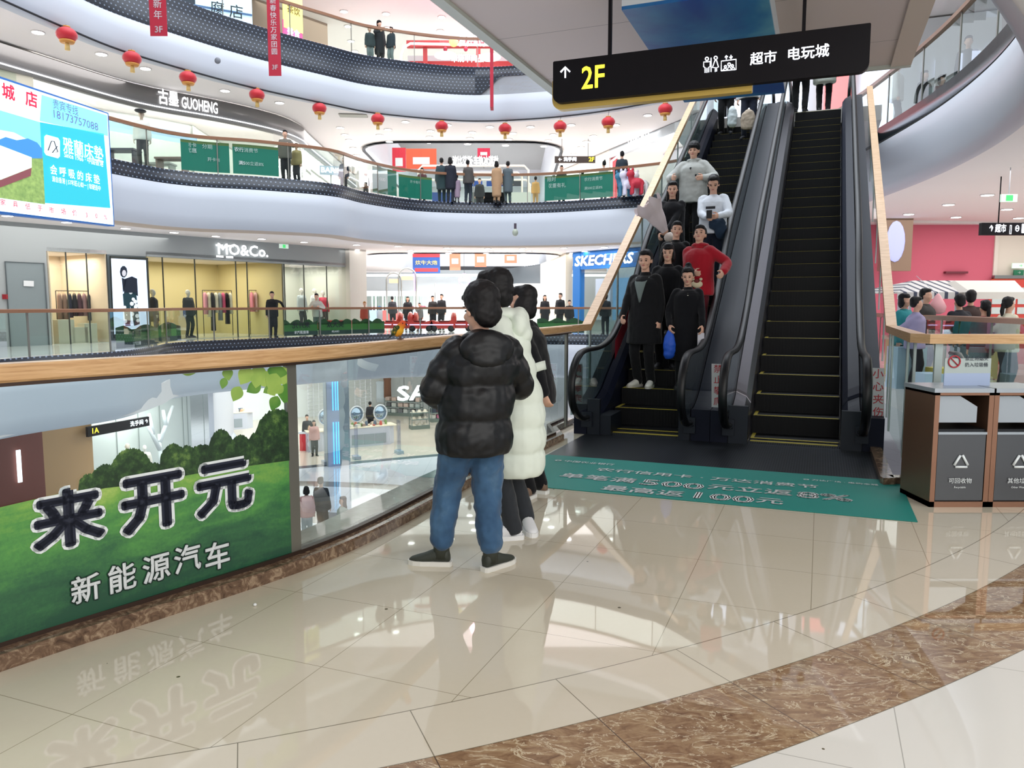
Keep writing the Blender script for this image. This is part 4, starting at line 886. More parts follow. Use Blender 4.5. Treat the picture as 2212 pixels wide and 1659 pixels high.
# ---------------------------------------------------------------- the three at the rail
PUF = mat('nylon_black', (9, 11, 15), .44, spec=.38); DEN = cloth('denim', (52, 84, 116), .85); t = NT(DEN); co, _ = t.xyz()
n = t.noise(co, 5, 4); t.l(t.ramp(n, [(.3, C(36, 62, 92)), (.6, C(62, 94, 126)), (.8, C(96, 124, 148))]), t.b.inputs['Base Color'])
WHT = mat('nylon_cream', (224, 232, 220), .6, spec=.3); BLK = cloth('black', (9, 10, 14)); BLKW = cloth('black_wool', (13, 14, 19), .95)
DGR = cloth('dark_grey', (44, 47, 52)); NAV = cloth('navy', (26, 32, 48)); TEE = cloth('grey_green', (110, 122, 120))
boy = person('boy in black puffer jacket and blue jeans standing with his back turned, hand on hip', (-.22, 4.16, 0), math.radians(196), 1.5,
    dict(m=PUF, ease=.07, hem=.735, puff=.03, pitch=.218, hood=True, hoods=1.12, sr=(.088, .086, .058), wr=.010, ws=12, vox=.009, collar=.05, boots=1, cuff=.085, bwr=.013), (DEN, 1.36), 'full',
    hands={'L': (-.405, 4.33, .90), 'R': (-.08, 4.50, .93)}, feet={'L': (-.42, 4.19, 0), 'R': (-.10, 4.13, 0), 'dL': (-1, .12, 0), 'dR': (.75, .8, 0)}, lean=(-.07, -.02), head=(.35, .1, 0), shoes=((46, 50, 42), (216, 214, 208)), vox=.010, curl=(.9, .6), hsc=1.24)
wc = person('tall person in a long cream quilted coat facing the rail behind the boy', (.05, 4.75, 0), math.radians(268), 1.63,
    dict(m=WHT, ease=.06, hem=.42, puff=.022, pitch=.16, hood=True, hoods=1.2, sr=(.085, .075, .055), wr=.006, vox=.010, collar=.05, name='coat'), (DGR, 1.05), 'fringe',
    feet={'R': (.10, 4.86, 0), 'L': (-.02, 4.66, 0), 'dL': (-1, -.2, 0), 'dR': (.2, -1, 0)}, hands={'L': (-.18, 4.55, .95), 'R': (-.16, 4.95, .95)}, lean=(0, -.14), head=(-.1, .15, 0), shoes=((226, 226, 228), (232, 232, 232)), vox=.011, face=False, hsc=1.12)
bk = person('person all in black with a white sleeve stripe standing behind the cream coat', (.19, 5.74, 0), math.radians(252), 1.57,
    dict(m=BLKW, ease=.05, hem=.78, sr=(.085, .085, .055), wr=.007, collar=.03), (BLK, 1.0), 'bob', hands={'L': (.27, 5.50, .70), 'R': (-.02, 5.9, .82)}, feet={'L': (.12, 5.66, 0), 'R': (.20, 5.85, 0), 'dL': (-.6, -1, 0)}, lean=(0, -.12), shoes=((120, 96, 78), (226, 226, 222)), vox=.012, face=False, curl=(.5, .5))
T_, arm_ = bk[1], bk[2]; a_, b_, c_ = arm_['L']; mb = MB(); mb.tube([T_(b_.lerp(c_, .06)), T_(b_.lerp(c_, .32))], [.096, .084], 14); mb.build('sleeve_stripe', WHT, bk[0])
# laces on the boy's shoes
# ---------------------------------------------------------------- people riding down
def step(k, u=.16): return 8.57 + .346 * k + u, .03 + .2 * k
def rider(label, px, k, H, top, bottom, yaw=0, u=.16, side=None, **kw):
    a, z = step(k, u); d0 = 0
    p = PL(px, 700, E(a, 0, 0), E(1, 0, 0)); l = toE(p)[1]; l = max(-2.12, min(-1.49, l))
    return person(label, E(a, l, z), -TH + math.radians(yaw), H, top, bottom, **kw)
hp_ = lambda px, py, a: PL(px, py, E(a, 0, 0), E(1, 0, 0))
coat = lambda m, **k: dict(dict(m=m, ease=.04, hem=.5, collar=.03, name='coat', wr=.006), **k)
man = rider('man in a long open black coat over a grey shirt, first down the escalator', 1392, 2, 1.66, coat(BLK, inner=TEE, vw=.085, vz=1.08, ease=.045, hem=.56, flare=.06), (BLK, 1.0), yaw=-12, hands={'R': hp_(1340, 700, 9.25), 'L': hp_(1424, 694, 9.35)}, head=(.15, .1, 0), curl=(.7, .5), shoes=((226, 224, 216), (196, 192, 184)), vox=.011, fing={'R': (-.2, -.9, -.35)})
girl = rider('girl in a black coat with a white collar carrying a blue bag', 1484, 2, 1.45, coat(BLKW, inner=mat('collar_white', (226, 222, 206), .8), vw=.05, vz=1.33, ease=.05, hem=.42, flare=.05), (BLK, .95), yaw=10, hair='bun', hands={'R': hp_(1446, 704, 9.25), 'L': hp_(1518, 716, 9.2)}, head=(-.1, .25, 0), vox=.011)
w2 = rider('woman in a high-necked black coat close behind the man in the open coat', 1440, 3, 1.56, coat(BLKW, hem=.55), (BLK,), yaw=5, u=.2, hair='bob', vox=.012, head=(0, .05, 0))
w3 = rider('woman with tied-back hair in a plain black jacket behind the high-necked coat', 1456, 5, 1.5, coat(BLK, hem=.7), (BLK,), yaw=8, hair='short', vox=.012, head=(.1, 0, .08))
redw = rider('woman in a red hooded fleece with a cream animal pocket holding the handrail', 1534, 4, 1.62, dict(m=cloth('red_fleece', (164, 24, 40), .95, .3), ease=.055, hem=.78, sr=(.075, .068, .055), wr=.006, collar=.03, hood=True), (cloth('maroon', (86, 18, 30)), 1.0), yaw=-14, u=.28, hair='bun' if 0 else 'short', hands={'L': hp_(1562, 588, 10.0), 'R': hp_(1500, 590, 10.0)}, head=(.2, -.28, 0), vox=.012)
T2, ar2 = redw[1], redw[2]
mb = MB(); mb.ell(T2((.06, -.185, .93)), (.075, .028, .05), 12, 8); pk = mb.build('pocket', mat('pocket_cream', (222, 208, 176), .9), redw[0])
mb = MB(); mb.ell(T2((.06, -.195, .965)), (.04, .024, .03), 10, 7); mb.build('pocket_trim', mat('pocket_brown', (120, 52, 50), .9), pk)
for dx in (-.055, .055):
    mb = MB(); mb.ell(T2((.06 + dx, -.19, .995)), (.022, .016, .02), 8, 6); mb.build('pocket_ear', mat('pocket_cream'), pk)
mb = MB(); mb.ell(T2((-.1, -.17, 1.0)), (.03, .02, .02), 8, 6); mb.build('pocket_trim', mat('pocket_cream'), redw[0])
bw = rider('woman with long dark hair in black holding a wrapped bouquet', 1447, 8, 1.58, coat(BLKW, hem=.5), (BLK,), yaw=6, hair='long', hands={'R': hp_(1424, 505, 11.25), 'L': hp_(1440, 500, 11.2)}, head=(0, .1, 0), vox=.012)
sweater = mat('sweater_white', (216, 222, 230), .9, sheen=.2)
ws = rider('young man with glasses in a white sweater looking at his phone', 1548, 8, 1.64, dict(m=sweater, ease=.05, hem=.86, sr=(.07, .064, .046), collar=.015, name='sweater'), (NAV, 1.05), yaw=-4, hands={'R': hp_(1528, 470, 11.15), 'L': hp_(1552, 466, 11.15)}, head=(.12, .42, 0), vox=.011, curl=(.9, .9))
T3 = ws[1]
mb = MB()
for sd in (1, -1):
    c = V((sd * .033 + .012, -.115, 1.575)); mb.tube([T3(c + V((.026 * math.cos(q), 0, .02 * math.sin(q)))) for q in [k * math.pi / 6 for k in range(13)]], .0028, 5)
mb.build('glasses', M_BLACK, ws[0])
mb = MB(); mb.cbox(T3((0, -.182, 1.235)), (.13, .006, .035), 0, -TH); mb.build('chest_print', M_BLACK, ws[0])
fol = MB(); fol.ell(T3((.10, -.17, 1.0)), (.125, .05, .10), 14, 9); fol.ell(T3((.15, -.15, .9)), (.09, .05, .13), 12, 8); fo = fol.build('folded_jacket', cloth('slate', (34, 52, 72)), None, remesh=.014, post=wrinkle(.012, 12, 4)); tag(fo, 'slate blue jacket folded over the forearm of the white-sweatered man', 'jacket')
hd = rider('young man in a pale grey hooded pullover standing highest of the visible faces', 1490, 11, 1.72, dict(m=cloth('pale_grey', (176, 178, 174), .9), ease=.065, hem=.80, sr=(.082, .076, .056), collar=.05, hood=True, inner=DGR, vz=1.3, vw=.035, name='pullover'), (BLK, 1.1), yaw=-6, hair='full', hands={'R': hp_(1452, 385, 12.2), 'L': hp_(1520, 384, 12.25)}, head=(.05, .1, 0), vox=.012)
mb = MB(); mb.cbox(hd[1]((.09, -.19, 1.2)), (.03, .006, .03), 0, -TH); mb.build('chest_print', M_BLACK, hd[0])
ra = rider('rider in a red jacket and black trousers near the top, head behind the sign', 1556, 25, 1.66, dict(m=cloth('bright_red', (190, 26, 36)), ease=.045, hem=.78), (BLK, 1.05), hair='short', vox=.016)
rb = rider('rider in a white jacket carrying plastic and cloth bags near the top', 1604, 24, 1.66, dict(m=cloth('off_white', (216, 218, 220)), ease=.045, hem=.86), (NAV, 1.0), hair='short', vox=.016)
# carried things
def bag(label, px, py, a, w_, h, d_, m, cat='bag', name='carrier_bag', hand_=None):
    c = hp_(px, py, a); b = MB(); rings = []
    for u, q in ((0, .55), (.12, .9), (.5, 1), (.8, .8), (.95, .4), (1.0, .22)): rings.append(ellring(V((c.x, c.y, c.z - h / 2 + h * u)), w_ / 2 * q, d_ / 2 * q, 14, -TH))
    b.loft(rings); o = b.build(name, m, None, remesh=.012, post=wrinkle(.012, 10, 1)); tag(o, label, cat); return o
bag('bright blue cloth bag hanging from the hand of the girl in black', 1446, 744, 9.22, .15, .34, .12, mat('bag_blue', (26, 84, 196), .6))
mb = MB(); c = hp_(1514, 733, 9.18); mb.cbox(c, (.075, .012, .15), 0, -TH, ); ph = mb.build('phone', mat('phone_white', (208, 206, 214), .3)); tag(ph, 'pale phone held low in the hand of the girl in black', 'phone')
mb = MB(); c = hp_(1532, 463, 11.05); mb.cbox(c, (.075, .02, .11), 0, -TH); ph = mb.build('phone', mat('phone_black', (16, 16, 20), .3)); tag(ph, 'black phone in the hands of the man in the white sweater', 'phone')
bag('translucent white plastic bag carried by a rider near the escalator top', 1582, 252, 16.4, .2, .42, .14, mat('bag_clear', (196, 206, 208), .4))
bag('beige cloth tote carried by a rider near the escalator top', 1616, 258, 16.35, .3, .4, .1, mat('bag_beige', (176, 160, 142), .8))
# bouquet
bq = thing('bouquet', 'large bouquet in pale wrapping paper carried by the long-haired woman', 'bouquet', hp_(1436, 498, 11.1))
base = hp_(1438, 500, 11.05); tip = hp_(1398, 440, 11.0); ax = (tip - base).normalized(); xx = E(0, 1, 0); xx = (xx - ax * xx.dot(ax)).normalized(); yy = ax.cross(xx); Lq = (tip - base).length
rings = []; rq = random.Random(5)
for i in range(9):
    u = i / 8; r_ = .045 + .15 * u ** 1.2; rings.append([base + ax * (Lq * u * (1 + (.12 * math.sin(5 * t) if i == 8 else 0))) + (xx * math.cos(t) + yy * math.sin(t) * .7) * r_ * (1 + .10 * math.sin(4 * t + i * .2)) for t in [2 * math.pi * k / 28 for k in range(28)]])
mb = MB(); mb.loft(rings, 0, True, cap=False); mb.build('wrapping', mat('paper_pale', (206, 192, 192), .6), bq, post=wrinkle(.035, 7, 1))
mb = MB(); mb.ell(base + ax * -.1, (.085, .07, .07), 12, 8); mb.build('ribbon_base', mat('paper_cream', (214, 200, 190), .6), bq, remesh=.012, post=wrinkle(.012, 16, 2))
for i in range(9):
    t = rq.random() * 6.28; q = rq.random() ** .5 * .11; mb = MB(); mb.ell(tip - ax * .03 + (xx * math.cos(t) + yy * math.sin(t) * .7) * q, (.034, .034, .03), 8, 6); mb.build('flower', mat('flower_pale', (224, 206, 200), .8), bq)
# at the top of the empty escalator
top_l = lambda px: toE(PL(px, 250, E(18.0, 0, 0), E(1, 0, 0)))[1]
person('person in black trousers and jacket stepping off the top of the escalator', E(17.9, top_l(1728), LAND), math.pi - TH, 1.74, dict(m=BLK, ease=.05, hem=.74), (BLK, 1.05), vox=.016, face=False)
wp = person('person in a pale padded coat with a backpack at the escalator top', E(18.15, top_l(1778), LAND), math.pi - TH, 1.66, dict(m=mat('nylon_pale', (204, 210, 200), .7), ease=.075, hem=.62, puff=.015, pitch=.14, name='coat'), (BLK, 1.0), vox=.016, face=False)
mb = MB(); mb.ell(wp[1]((0, .2, 1.12)), (.13, .09, .2), 14, 10); bp = mb.build('backpack', mat('pack_pale', (196, 204, 192), .7)); tag(bp, 'pale backpack worn by the person at the escalator top', 'backpack')
# ---------------------------------------------------------------- bird on the rail
bs = near_s(860, 1130); bpnt, btan = at_s(near_s(866, 1122)); 
best = min(((at_s(near_s(657, 1226) + i * .01)[0]) for i in range(0, 140)), key=lambda p: abs((PCX + FPX * p.x / p.y) - 862))
bt = V((best.x, best.y, 1.215)); fwd = V((1, -.25, 0)).normalized()
bird = thing('parrot', 'small orange and yellow parrot with green wings perched on the wooden rail', 'bird', bt)
ux = fwd; uz = V((0, 0, 1)); uy = uz.cross(ux); Q = lambda a, b, c: bt + ux * a + uy * b + uz * c
mb = MB(); mb.ell(Q(0, 0, .062), (.034, .03, .045), 14, 10, 0, Matrix.Rotation(math.radians(24), 3, uy)); mb.ell(Q(.03, 0, .105), (.024, .022, .026), 12, 9); mb.ell(Q(.018, 0, .088), (.024, .023, .03), 12, 9)
M_BIRD = mat('feather_orange', (226, 150, 30), .8); t = NT(M_BIRD); co, (x, y, z) = t.xyz()
t.l(t.ramp(t.math('MULTIPLY', t.math('ADD', z, t.math('MULTIPLY', x, .35)), 7.0), [(.25, C(228, 160, 40)), (.5, C(238, 178, 40)), (.72, C(230, 130, 40)), (.86, C(222, 84, 40))]), t.b.inputs['Base Color'])
mb.build('body', M_BIRD, bird, remesh=.004, sm_iter=2)
M_WING = mat('feather_green', (60, 76, 30), .8); t = NT(M_WING); co, _ = t.xyz(); t.l(t.ramp(t.noise(co, 70, 3), [(.35, C(30, 46, 26)), (.55, C(70, 84, 30)), (.72, C(206, 160, 40))]), t.b.inputs['Base Color'])
for sd in (1, -1):
    mb = MB(); mb.ell(Q(-.012, sd * .026, .062), (.02, .008, .042), 12, 8, 0, Matrix.Rotation(math.radians(38), 3, uy)); mb.build('wing', M_WING, bird)
mb = MB(); mb.loft([[Q(-.03, .014, .045), Q(-.03, -.014, .045), Q(-.034, -.012, .035), Q(-.034, .012, .035)], [Q(-.075, .01, .01), Q(-.075, -.01, .01), Q(-.078, -.008, .004), Q(-.078, .008, .004)]]); mb.build('tail', mat('feather_dark', (34, 44, 34), .8), bird)
mb = MB(); mb.loft([[Q(.048, .008, .112), Q(.048, -.008, .112), Q(.05, -.006, .1), Q(.05, .006, .1)], [Q(.06, .005, .104), Q(.06, -.005, .104), Q(.058, -.004, .097), Q(.058, .004, .097)], [Q(.062, .002, .094), Q(.062, -.002, .094), Q(.06, -.002, .09), Q(.06, .002, .09)]]); mb.build('beak', M_BLACK, bird)
mb = MB()
for sd in (1, -1): mb.ell(Q(.038, sd * .0195, .11), (.004, .003, .004), 8, 6)
mb.build('eyes', M_BLACK, bird)
for sd in (1, -1):
    mb = MB(); mb.tube([Q(.008, sd * .012, .03), Q(.01, sd * .012, .006)], .004, 6); mb.tube([Q(-.008, sd * .012, .004), Q(.028, sd * .016, .004)], .0035, 6); mb.build('foot', mat('claw', (110, 84, 70), .7), bird)
# ================================================================ far side of the atrium
def offz(p, z): return V((p.x, p.y, z))
# ---- rims of the second opening
hp2 = [V((a, b, 0)) for a, b in hole()]
ribbon('wall_rim_upper', hp2, [(.03, 11.1), (.03, 8.95), (-.25, 8.9)], M_WHITE); ribbon('trim_15', hp2, [(-.26, 9.0), (-.26, 8.88), (-.4, 8.88)], M_BLACK)
ribbon('wall_rim', hp2, [(.03, 5.6), (.03, 3.84), (-.25, 3.82)], M_WHITE)
def wallq(name, a, b, z0, z1, m, th=.15):
    d = (V(b) - V(a)).normalized(); n = V((d.y, -d.x, 0)) * th; mb = MB(); a, b = V(a), V(b)
    mb.poly([a, b, b - n, a - n], z0, z1); return struct(name, mb, m)
M_WARMW = mat('warm_white_wall', (228, 222, 214), .7); M_COOLW = mat('cool_white_wall', (220, 226, 228), .6)
wallq('wall_back', (-40, 60, 0), (34, 60, 0), .2, 14.3, M_COOLW, -.2)
# ---- rails on the far side
railing('guard_rail', 'long curved dark wooden handrail on glass across the atrium on the same level', L1P, .2, 1.14, 2.25, M_WOODD, M_GLASSF, (.11, .09), (.05, .02), .9)
railing('guard_rail', 'wavy dark wooden handrail on glass along the floor above', L2P, 5.66, 1.19, 2.25, M_WOODD, M_GLASSF, (.11, .1), (.03, .02), .9)
railing('guard_rail', 'dark wooden handrail on glass along the topmost visible floor', L3P, 11.1, 1.16, 2.6, M_WOODD, M_GLASSF, (.11, .1), (.03, .02), 1.3)
railing('guard_rail', 'curved wooden handrail on glass above the white balcony on the far right', [p for p in RP[:-10]], 5.5, 1.15, 1.9, M_WOODD, M_GLASSF, (.1, .09), (.05, .02), .5)
# ---- recessed ceiling lights
M_DISC = mat('downlight_disc', (255, 255, 255), .5, emit=(255, 252, 248), es=16.0); M_RING = mat('downlight_ring', (232, 228, 226), .5)
_dl = {}
def downlight(px, py, z, r, grp, floor_):
    p = G(px, py, z); key = (round(z, 1), r)
    if key not in _dl:
        root = thing('ceiling_light', 'round recessed downlight glowing in the ceiling ' + floor_, 'ceiling light', p, grp)
        mb = MB(); mb.cyl((p.x, p.y, p.z - .012), r * 1.16, .03, 14); mb.build('frame', M_RING, root); mb = MB(); mb.disc((p.x, p.y, p.z - .016), r, 12, False); mb.build('diffuser', M_DISC, root); _dl[key] = root
    else: dup(_dl[key], p)
U = [(82, 70), (219, 117), (314, 148), (486, 196), (604, 222), (876, 263), (735, 276), (745, 291), (754, 303), (838, 280), (820, 292), (841, 306), (763, 320), (770, 335), (775, 349), (930, 283), (928, 296), (926, 308), (967, 270), (1020, 286), (1015, 299), (1010, 311), (1058, 274), (1108, 288), (1099, 301), (1092, 314), (1146, 274), (1195, 291), (1184, 304), (1175, 316), (1234, 270), (1282, 294), (1267, 306), (1255, 318), (1330, 270), (1399, 249), (1238, 333), (1212, 359), (1198, 371)]
for a in U: downlight(*a, 8.965, .155, 'downlights under the topmost balcony', 'under the topmost balcony')
for a in [(743, 25), (834, 30), (954, 37), (951, 67), (752, 57), (758, 89), (766, 111), (836, 61)]: downlight(*a, 14.28, .16, 'downlights on the top floor', 'of the topmost floor')
for a in [(16, 466), (144, 480), (271, 493), (376, 502), (466, 510), (565, 516), (657, 523), (770, 529), (770, 539), (860, 532), (887, 541), (887, 546), (965, 536), (974, 541.5), (969, 546.5), (1054, 537), (1059, 543), (1050, 547), (1129, 537), (1142, 543), (1130, 548), (1218, 536), (1237, 546.5), (1263, 543), (1306, 533.6)]: downlight(*a, 3.868, .14, 'downlights across the atrium on the same level', 'across the atrium on this level')
for a in [(2133, 421), (2049, 442), (2175, 452), (1963, 462.5), (2065, 469), (2200, 471), (1982, 483), (2107, 484)]: downlight(*a, 3.94, .13, 'downlights above the market stall', 'above the market stall')
for a in [(2114, 45)]: downlight(*a, 8.94, .17, 'downlights above the right balcony', 'above the balcony at far right')
# lights of the near ceilings that the floor mirrors
# ---- lanterns on their cable
cab = thing('lantern_cable', 'thin black cable strung along the topmost balcony carrying red lanterns', 'cable', L3P[20])
mb = MB(); mb.tube([offz(p, 8.90) for p in offs(L3P, .25)], .03, 6); mb.build('cable', M_BLACK, cab)
M_LANT = mat('lantern_red', (196, 22, 38), .55, sheen=.3); M_LGOLD = mat('lantern_gold', (206, 140, 60), .5); M_TASS = mat('tassel_yellow', (226, 190, 120), .8)
t = NT(M_LANT); co, _ = t.xyz(); 
def lantern(p, label):
    r = thing('lantern', label, 'lantern', p, None); mb = MB(); n = 24; rings = []
    for i in range(9):
        a = math.pi * (.1 + .8 * i / 8); rr = .27 * math.sin(a); z = .2 * math.cos(a)
        rings.append([p + V((rr * (1 - .035 * (k % 2)) * math.cos(2 * math.pi * k / n), rr * (1 - .035 * (k % 2)) * math.sin(2 * math.pi * k / n), z)) for k in range(n)])
    mb.loft(rings); mb.build('shade', M_LANT, r)
    mb = MB(); mb.cyl(p + V((0, 0, .185)), .1, .035, 14); mb.build('gold_cap', M_LGOLD, r); mb = MB(); mb.cyl(p + V((0, 0, -.215)), .17, .06, 16, 0, .2); mb.build('gold_base', M_LGOLD, r)
    mb = MB(); mb.loft([[p + V((q * math.cos(k * math.pi / 4), q * math.sin(k * math.pi / 4), z)) for k in range(8)] for z, q in ((-.20, .04), (-.26, .06), (-.40, .07))]); mb.build('tassel', M_TASS, r)
    cz = min((offz(c, 8.90) for c in offs(L3P, .25)), key=lambda c: (c - p).to_2d().length); mb = MB(); mb.tube([p + V((0, 0, .2)), p + V((0, 0, .26)), cz], .008, 5); mb.build('hook', M_BLACK, r); return r
for i, (px, py) in enumerate([(144, 75), (285, 126), (406, 168), (555, 205), (690, 234), (816, 257), (954, 273), (1091, 278), (1210, 273), (1314, 264), (1437, 236)]):
    best = min(L3P, key=lambda p: abs((PCX + FPX * p.x / (p.y * .9947 - 7.2 * .1027)) - px)); d = ray(px, py); y = best.y - .30; q = D(px, py, y)
    lab = ['red paper lantern nearest the screen wall, first of the row', 'second red lantern of the row, above the silver shop fascia', 'third red lantern of the row, beneath a hanging red banner', 'fourth red lantern of the row, right of the long red banner', 'fifth red lantern of the row, before the curved silver fascia', 'sixth red lantern of the row, next to a grey ceiling vent', 'seventh red lantern of the row, touching a bright downlight', 'eighth red lantern of the row, lowest hanging in the middle', 'ninth red lantern of the row, left of the hanging sign edge', 'tenth red lantern of the row, below the hanging sign', 'eleventh red lantern, last of the row beside the wooden escalator rail'][i]
    lantern(q, lab)
# ---- red banners
M_BAN = mat('banner_red', (176, 28, 52), .7); M_BANW = mat('banner_white', (226, 206, 210), .7)
def banner(label, px0, px1, py0, py1, y, s, big, m=M_BAN):
    a, b = D(px0, py1, y), D(px1, py1, y); zt = D((px0 + px1) / 2, py0, y).z; r = thing('banner', label, 'banner', (a + b) / 2)
    mb = MB(); mb.plate([offz(a, a.z), offz(b, a.z), offz(b, zt), offz(a, zt)], (b - a).cross(V((0, 0, 1))), .012); mb.build('cloth', m, r); xd = (b - a).normalized(); w_ = (b - a).length; h = zt - a.z; mid = (a + b) / 2
    n = len(s)
    for i, c in enumerate(s): text(c, w_ * .52, M_BANW, 'lettering', r, offz(mid, zt - h * .08 - (h * .68) * (i + .5) / n), xd, bold=.02, th=.012)
    if big: text(big, w_ * .5, M_BANW, 'lettering', r, offz(mid, a.z + h * .1), xd, bold=.04, th=.012)
banner('red banner reading 3F hanging at the very top left of the opening', 325, 362, -60, 78, 23.0, '喜迎新年', '3F')
banner('long red banner hanging past the dark perforated balcony band', 581, 608, -20, 164, 26.0, '新春快乐万家团圆', '3F')
mb = MB(); a = D(1062, 140, 31.0); b = D(1067, 232, 31.0); mb.box((a.x - .06, 30.9, b.z), (a.x + .06, 31.5, D(1062, 150, 31).z + 1.9)); o = mb.build('banner', M_BAN); tag(o, 'narrow red banner seen edge-on beside the stepped perforated band', 'banner')
# ================================================================ LED screen
s0_, s1_ = D(-60, 330, 17.6), D(243, 330, 22.0); sd = V((s1_.x - s0_.x, s1_.y - s0_.y, 0)).normalized(); sn = V((sd.y, -sd.x, 0))
SPt = lambda px, py, d=0.0: PL(px, py, s1_ + sn * d, sn)
def emitm(name, c=(255, 255, 255), es=1.0): return mat(name, c, .5, emit=c, es=es)
scr = thing('video_screen', 'large bright video screen advertising mattresses on the balcony edge', 'screen', SPt(243, 485))
def sq(name, pts, m, d):
    mb = MB(); mb.plate([SPt(x, y, d) for x, y in pts], sn, .01); return mb.build(name, m, scr)
# screen edges in the picture
te = lambda x: 170 + (x) * (246 - 170) / 232; be = lambda x: 456 + x * (486 - 456) / 247
X0s, X1s = -60, 246
mb = MB(); c = [SPt(X0s, te(X0s) - 6), SPt(X0s, be(X0s) + 6), SPt(248, be(248) + 3), SPt(235, te(235) - 3)]; mb.plate([q - sn * .12 for q in c], sn, .22); mb.build('casing', mat('screen_casing', (40, 110, 190), .4), scr)
ty = lambda x, u: te(x) + (be(x) - te(x)) * u
sq('lit_panel', [(X0s, te(X0s)), (X0s, be(X0s)), (245, be(245)), (232, te(232))], emitm('screen_white', (224, 244, 248), .95), .012)
sq('lit_panel', [(90, ty(90, .02)), (86, ty(86, .235)), (233, ty(233, .2)), (231, ty(231, .015))], emitm('screen_cyan', (126, 232, 226), .9), .02)
sq('lit_panel', [(86, ty(86, .245)), (94, ty(94, .89)), (238, ty(238, .85)), (224, ty(224, .19))], emitm('screen_teal', (36, 168, 184), .85), .02)
M_SPIC = emitm('screen_sky', (120, 200, 226), .9)
sq('picture_sky', [(X0s, ty(X0s, .235)), (X0s, ty(X0s, .62)), (91, ty(91, .62)), (86, ty(86, .245))], M_SPIC, .02)
sq('picture_cloud', [(X0s, ty(X0s, .40)), (X0s, ty(X0s, .47)), (20, ty(20, .46)), (88, ty(88, .50)), (88, ty(88, .44)), (30, ty(30, .38))], emitm('screen_cloud', (206, 232, 226), .9), .026)
sq('picture_hill', [(-10, 305), (12, 296), (36, 303), (60, 299), (80, 308), (91, 322), (91, 342), (-10, 342)], emitm('screen_hill', (56, 126, 196), .85), .03)
M_SGR = emitm('screen_grass', (126, 156, 86), .7); t = NT(M_SGR); co, _ = t.xyz(); q = t.ramp(t.noise(co, 9, 4), [(.3, C(70, 100, 52)), (.7, C(168, 190, 110))]); t.l(q, t.b.inputs['Emission Color'])
sq('picture_grass', [(X0s, 344), (X0s, ty(X0s, .9)), (97, ty(97, .9)), (92, 338)], M_SGR, .026)
sq('picture_mattress', [(X0s, 306), (X0s, 395), (2, 388), (68, 362), (68, 340), (0, 314)], emitm('screen_mattress', (232, 234, 236), .9), .04)
sq('picture_base', [(X0s, 396), (X0s, 416), (0, 405), (66, 380), (68, 363), (2, 389)], emitm('screen_base', (122, 66, 72), .7), .045)
def stx(s, px, py, hpx, m, bold=.01, fit=None, d=.05):
    c = SPt(px, py, d); h = (SPt(px, py - hpx / 2, d) - SPt(px, py + hpx / 2, d)).length; f = None
    if fit: f = (SPt(px + fit / 2, py, d) - SPt(px - fit / 2, py, d)).length
    text(s, h * 1.08, m, 'lettering', scr, c, sd, (0, 0, 1), bold=bold, th=.004, fit=f)
SR, SV, SW, SK = emitm('screen_red', (216, 36, 70), .9), emitm('screen_violet', (92, 90, 160), .7), emitm('screen_letter', (240, 248, 248), 1.0), emitm('screen_ink', (20, 40, 60), .3)
stx('城', 18, 201, 32, SR, .04); stx('店', 68, 217, 32, SR, .04)
stx('贵宾专线', 142, 234, 21, SV, .006, 52); stx('18173757088', 164, 261, 22, SV, .004, 92)
stx('雅蘭床墊', 181, 327, 34, SW, .012, 84); stx('Since 1966 · 中国香港', 182, 345, 14, SW, .006, 82); stx('会 呼 吸 的 床 垫', 164, 379, 20, SW, .022, 104); stx('源自香港 | 57年匠心如一 | 软硬适中', 167, 398, 12, SW, .003, 102)
for i, ch in enumerate('家具低于市场价30%'): stx(ch, [6, 33, 60, 86, 111, 137, 161, 187, 208, 228][i], [438, 442, 447, 451, 455, 458, 461, 465, 467, 470][i], 13, SR, .016)
lg = [(96 + 33 * (x), 290 + 44 * y + 9 * x) for x, y in [(.0, .12), (.12, 0), (.88, 0), (1, .12), (1, .88), (.88, 1), (.12, 1), (0, .88)]]
sq('logo_tile', lg, SW, .045)
mb = MB(); mb.tube([SPt(x, y, .06) for x, y in [(104, 325), (111, 305), (117, 305), (125, 328), (113, 330), (124, 316)]], .012, 5); mb.build('logo_mark', SK, scr)
# ================================================================ shop across the atrium (grey front)
FA, FB = G(0, 477, 3.88), G(790, 541, 3.88); FA.z = FB.z = 0; fd = (FB - FA).normalized(); fn = V((fd.y, -fd.x, 0))
def F(px, py, d=0.0): return PL(px, py, FA + fn * d, fn)
def Fx(px, d=0.0): q = F(px, 660, d); return V((q.x, q.y, 0))
def fplate(mb, pts, d, th=.03): mb.plate([F(x, y, d) for x, y in pts], fn, th); return mb
M_SHOPG_ = mat('shop_front_grey', (160, 165, 165), .6); M_DOORG = mat('door_grey', (132, 142, 144), .5)
def fw(name, px0, px1, z0, z1, m, d=0.0, th=.2):
    a, b = Fx(px0, d), Fx(px1, d); mb = MB(); mb.poly([a, b, b - fn * th, a - fn * th], z0, z1); return struct(name, mb, m)
zhead = F(300, 553).z
fw('wall_shop', -420, 107, .2, 3.88, M_SHOPG_); fw('wall_shop_header', 107, 760, zhead, 3.88, M_SHOPG_); fw('wall_shop_pier', 234, 322, .2, zhead, mat('pier_grey', (96, 106, 110), .6)); fw('pillar_1', 757, 793, .2, 3.88, mat('pillar_beige', (206, 202, 194), .6), .25, .7)
dz = F(60, 567).z; mb = MB(); a, b = Fx(18, .01), Fx(100, .01); mb.poly([a, b, b - fn * .04, a - fn * .04], .2, dz); struct('door_1', mb, M_DOORG)
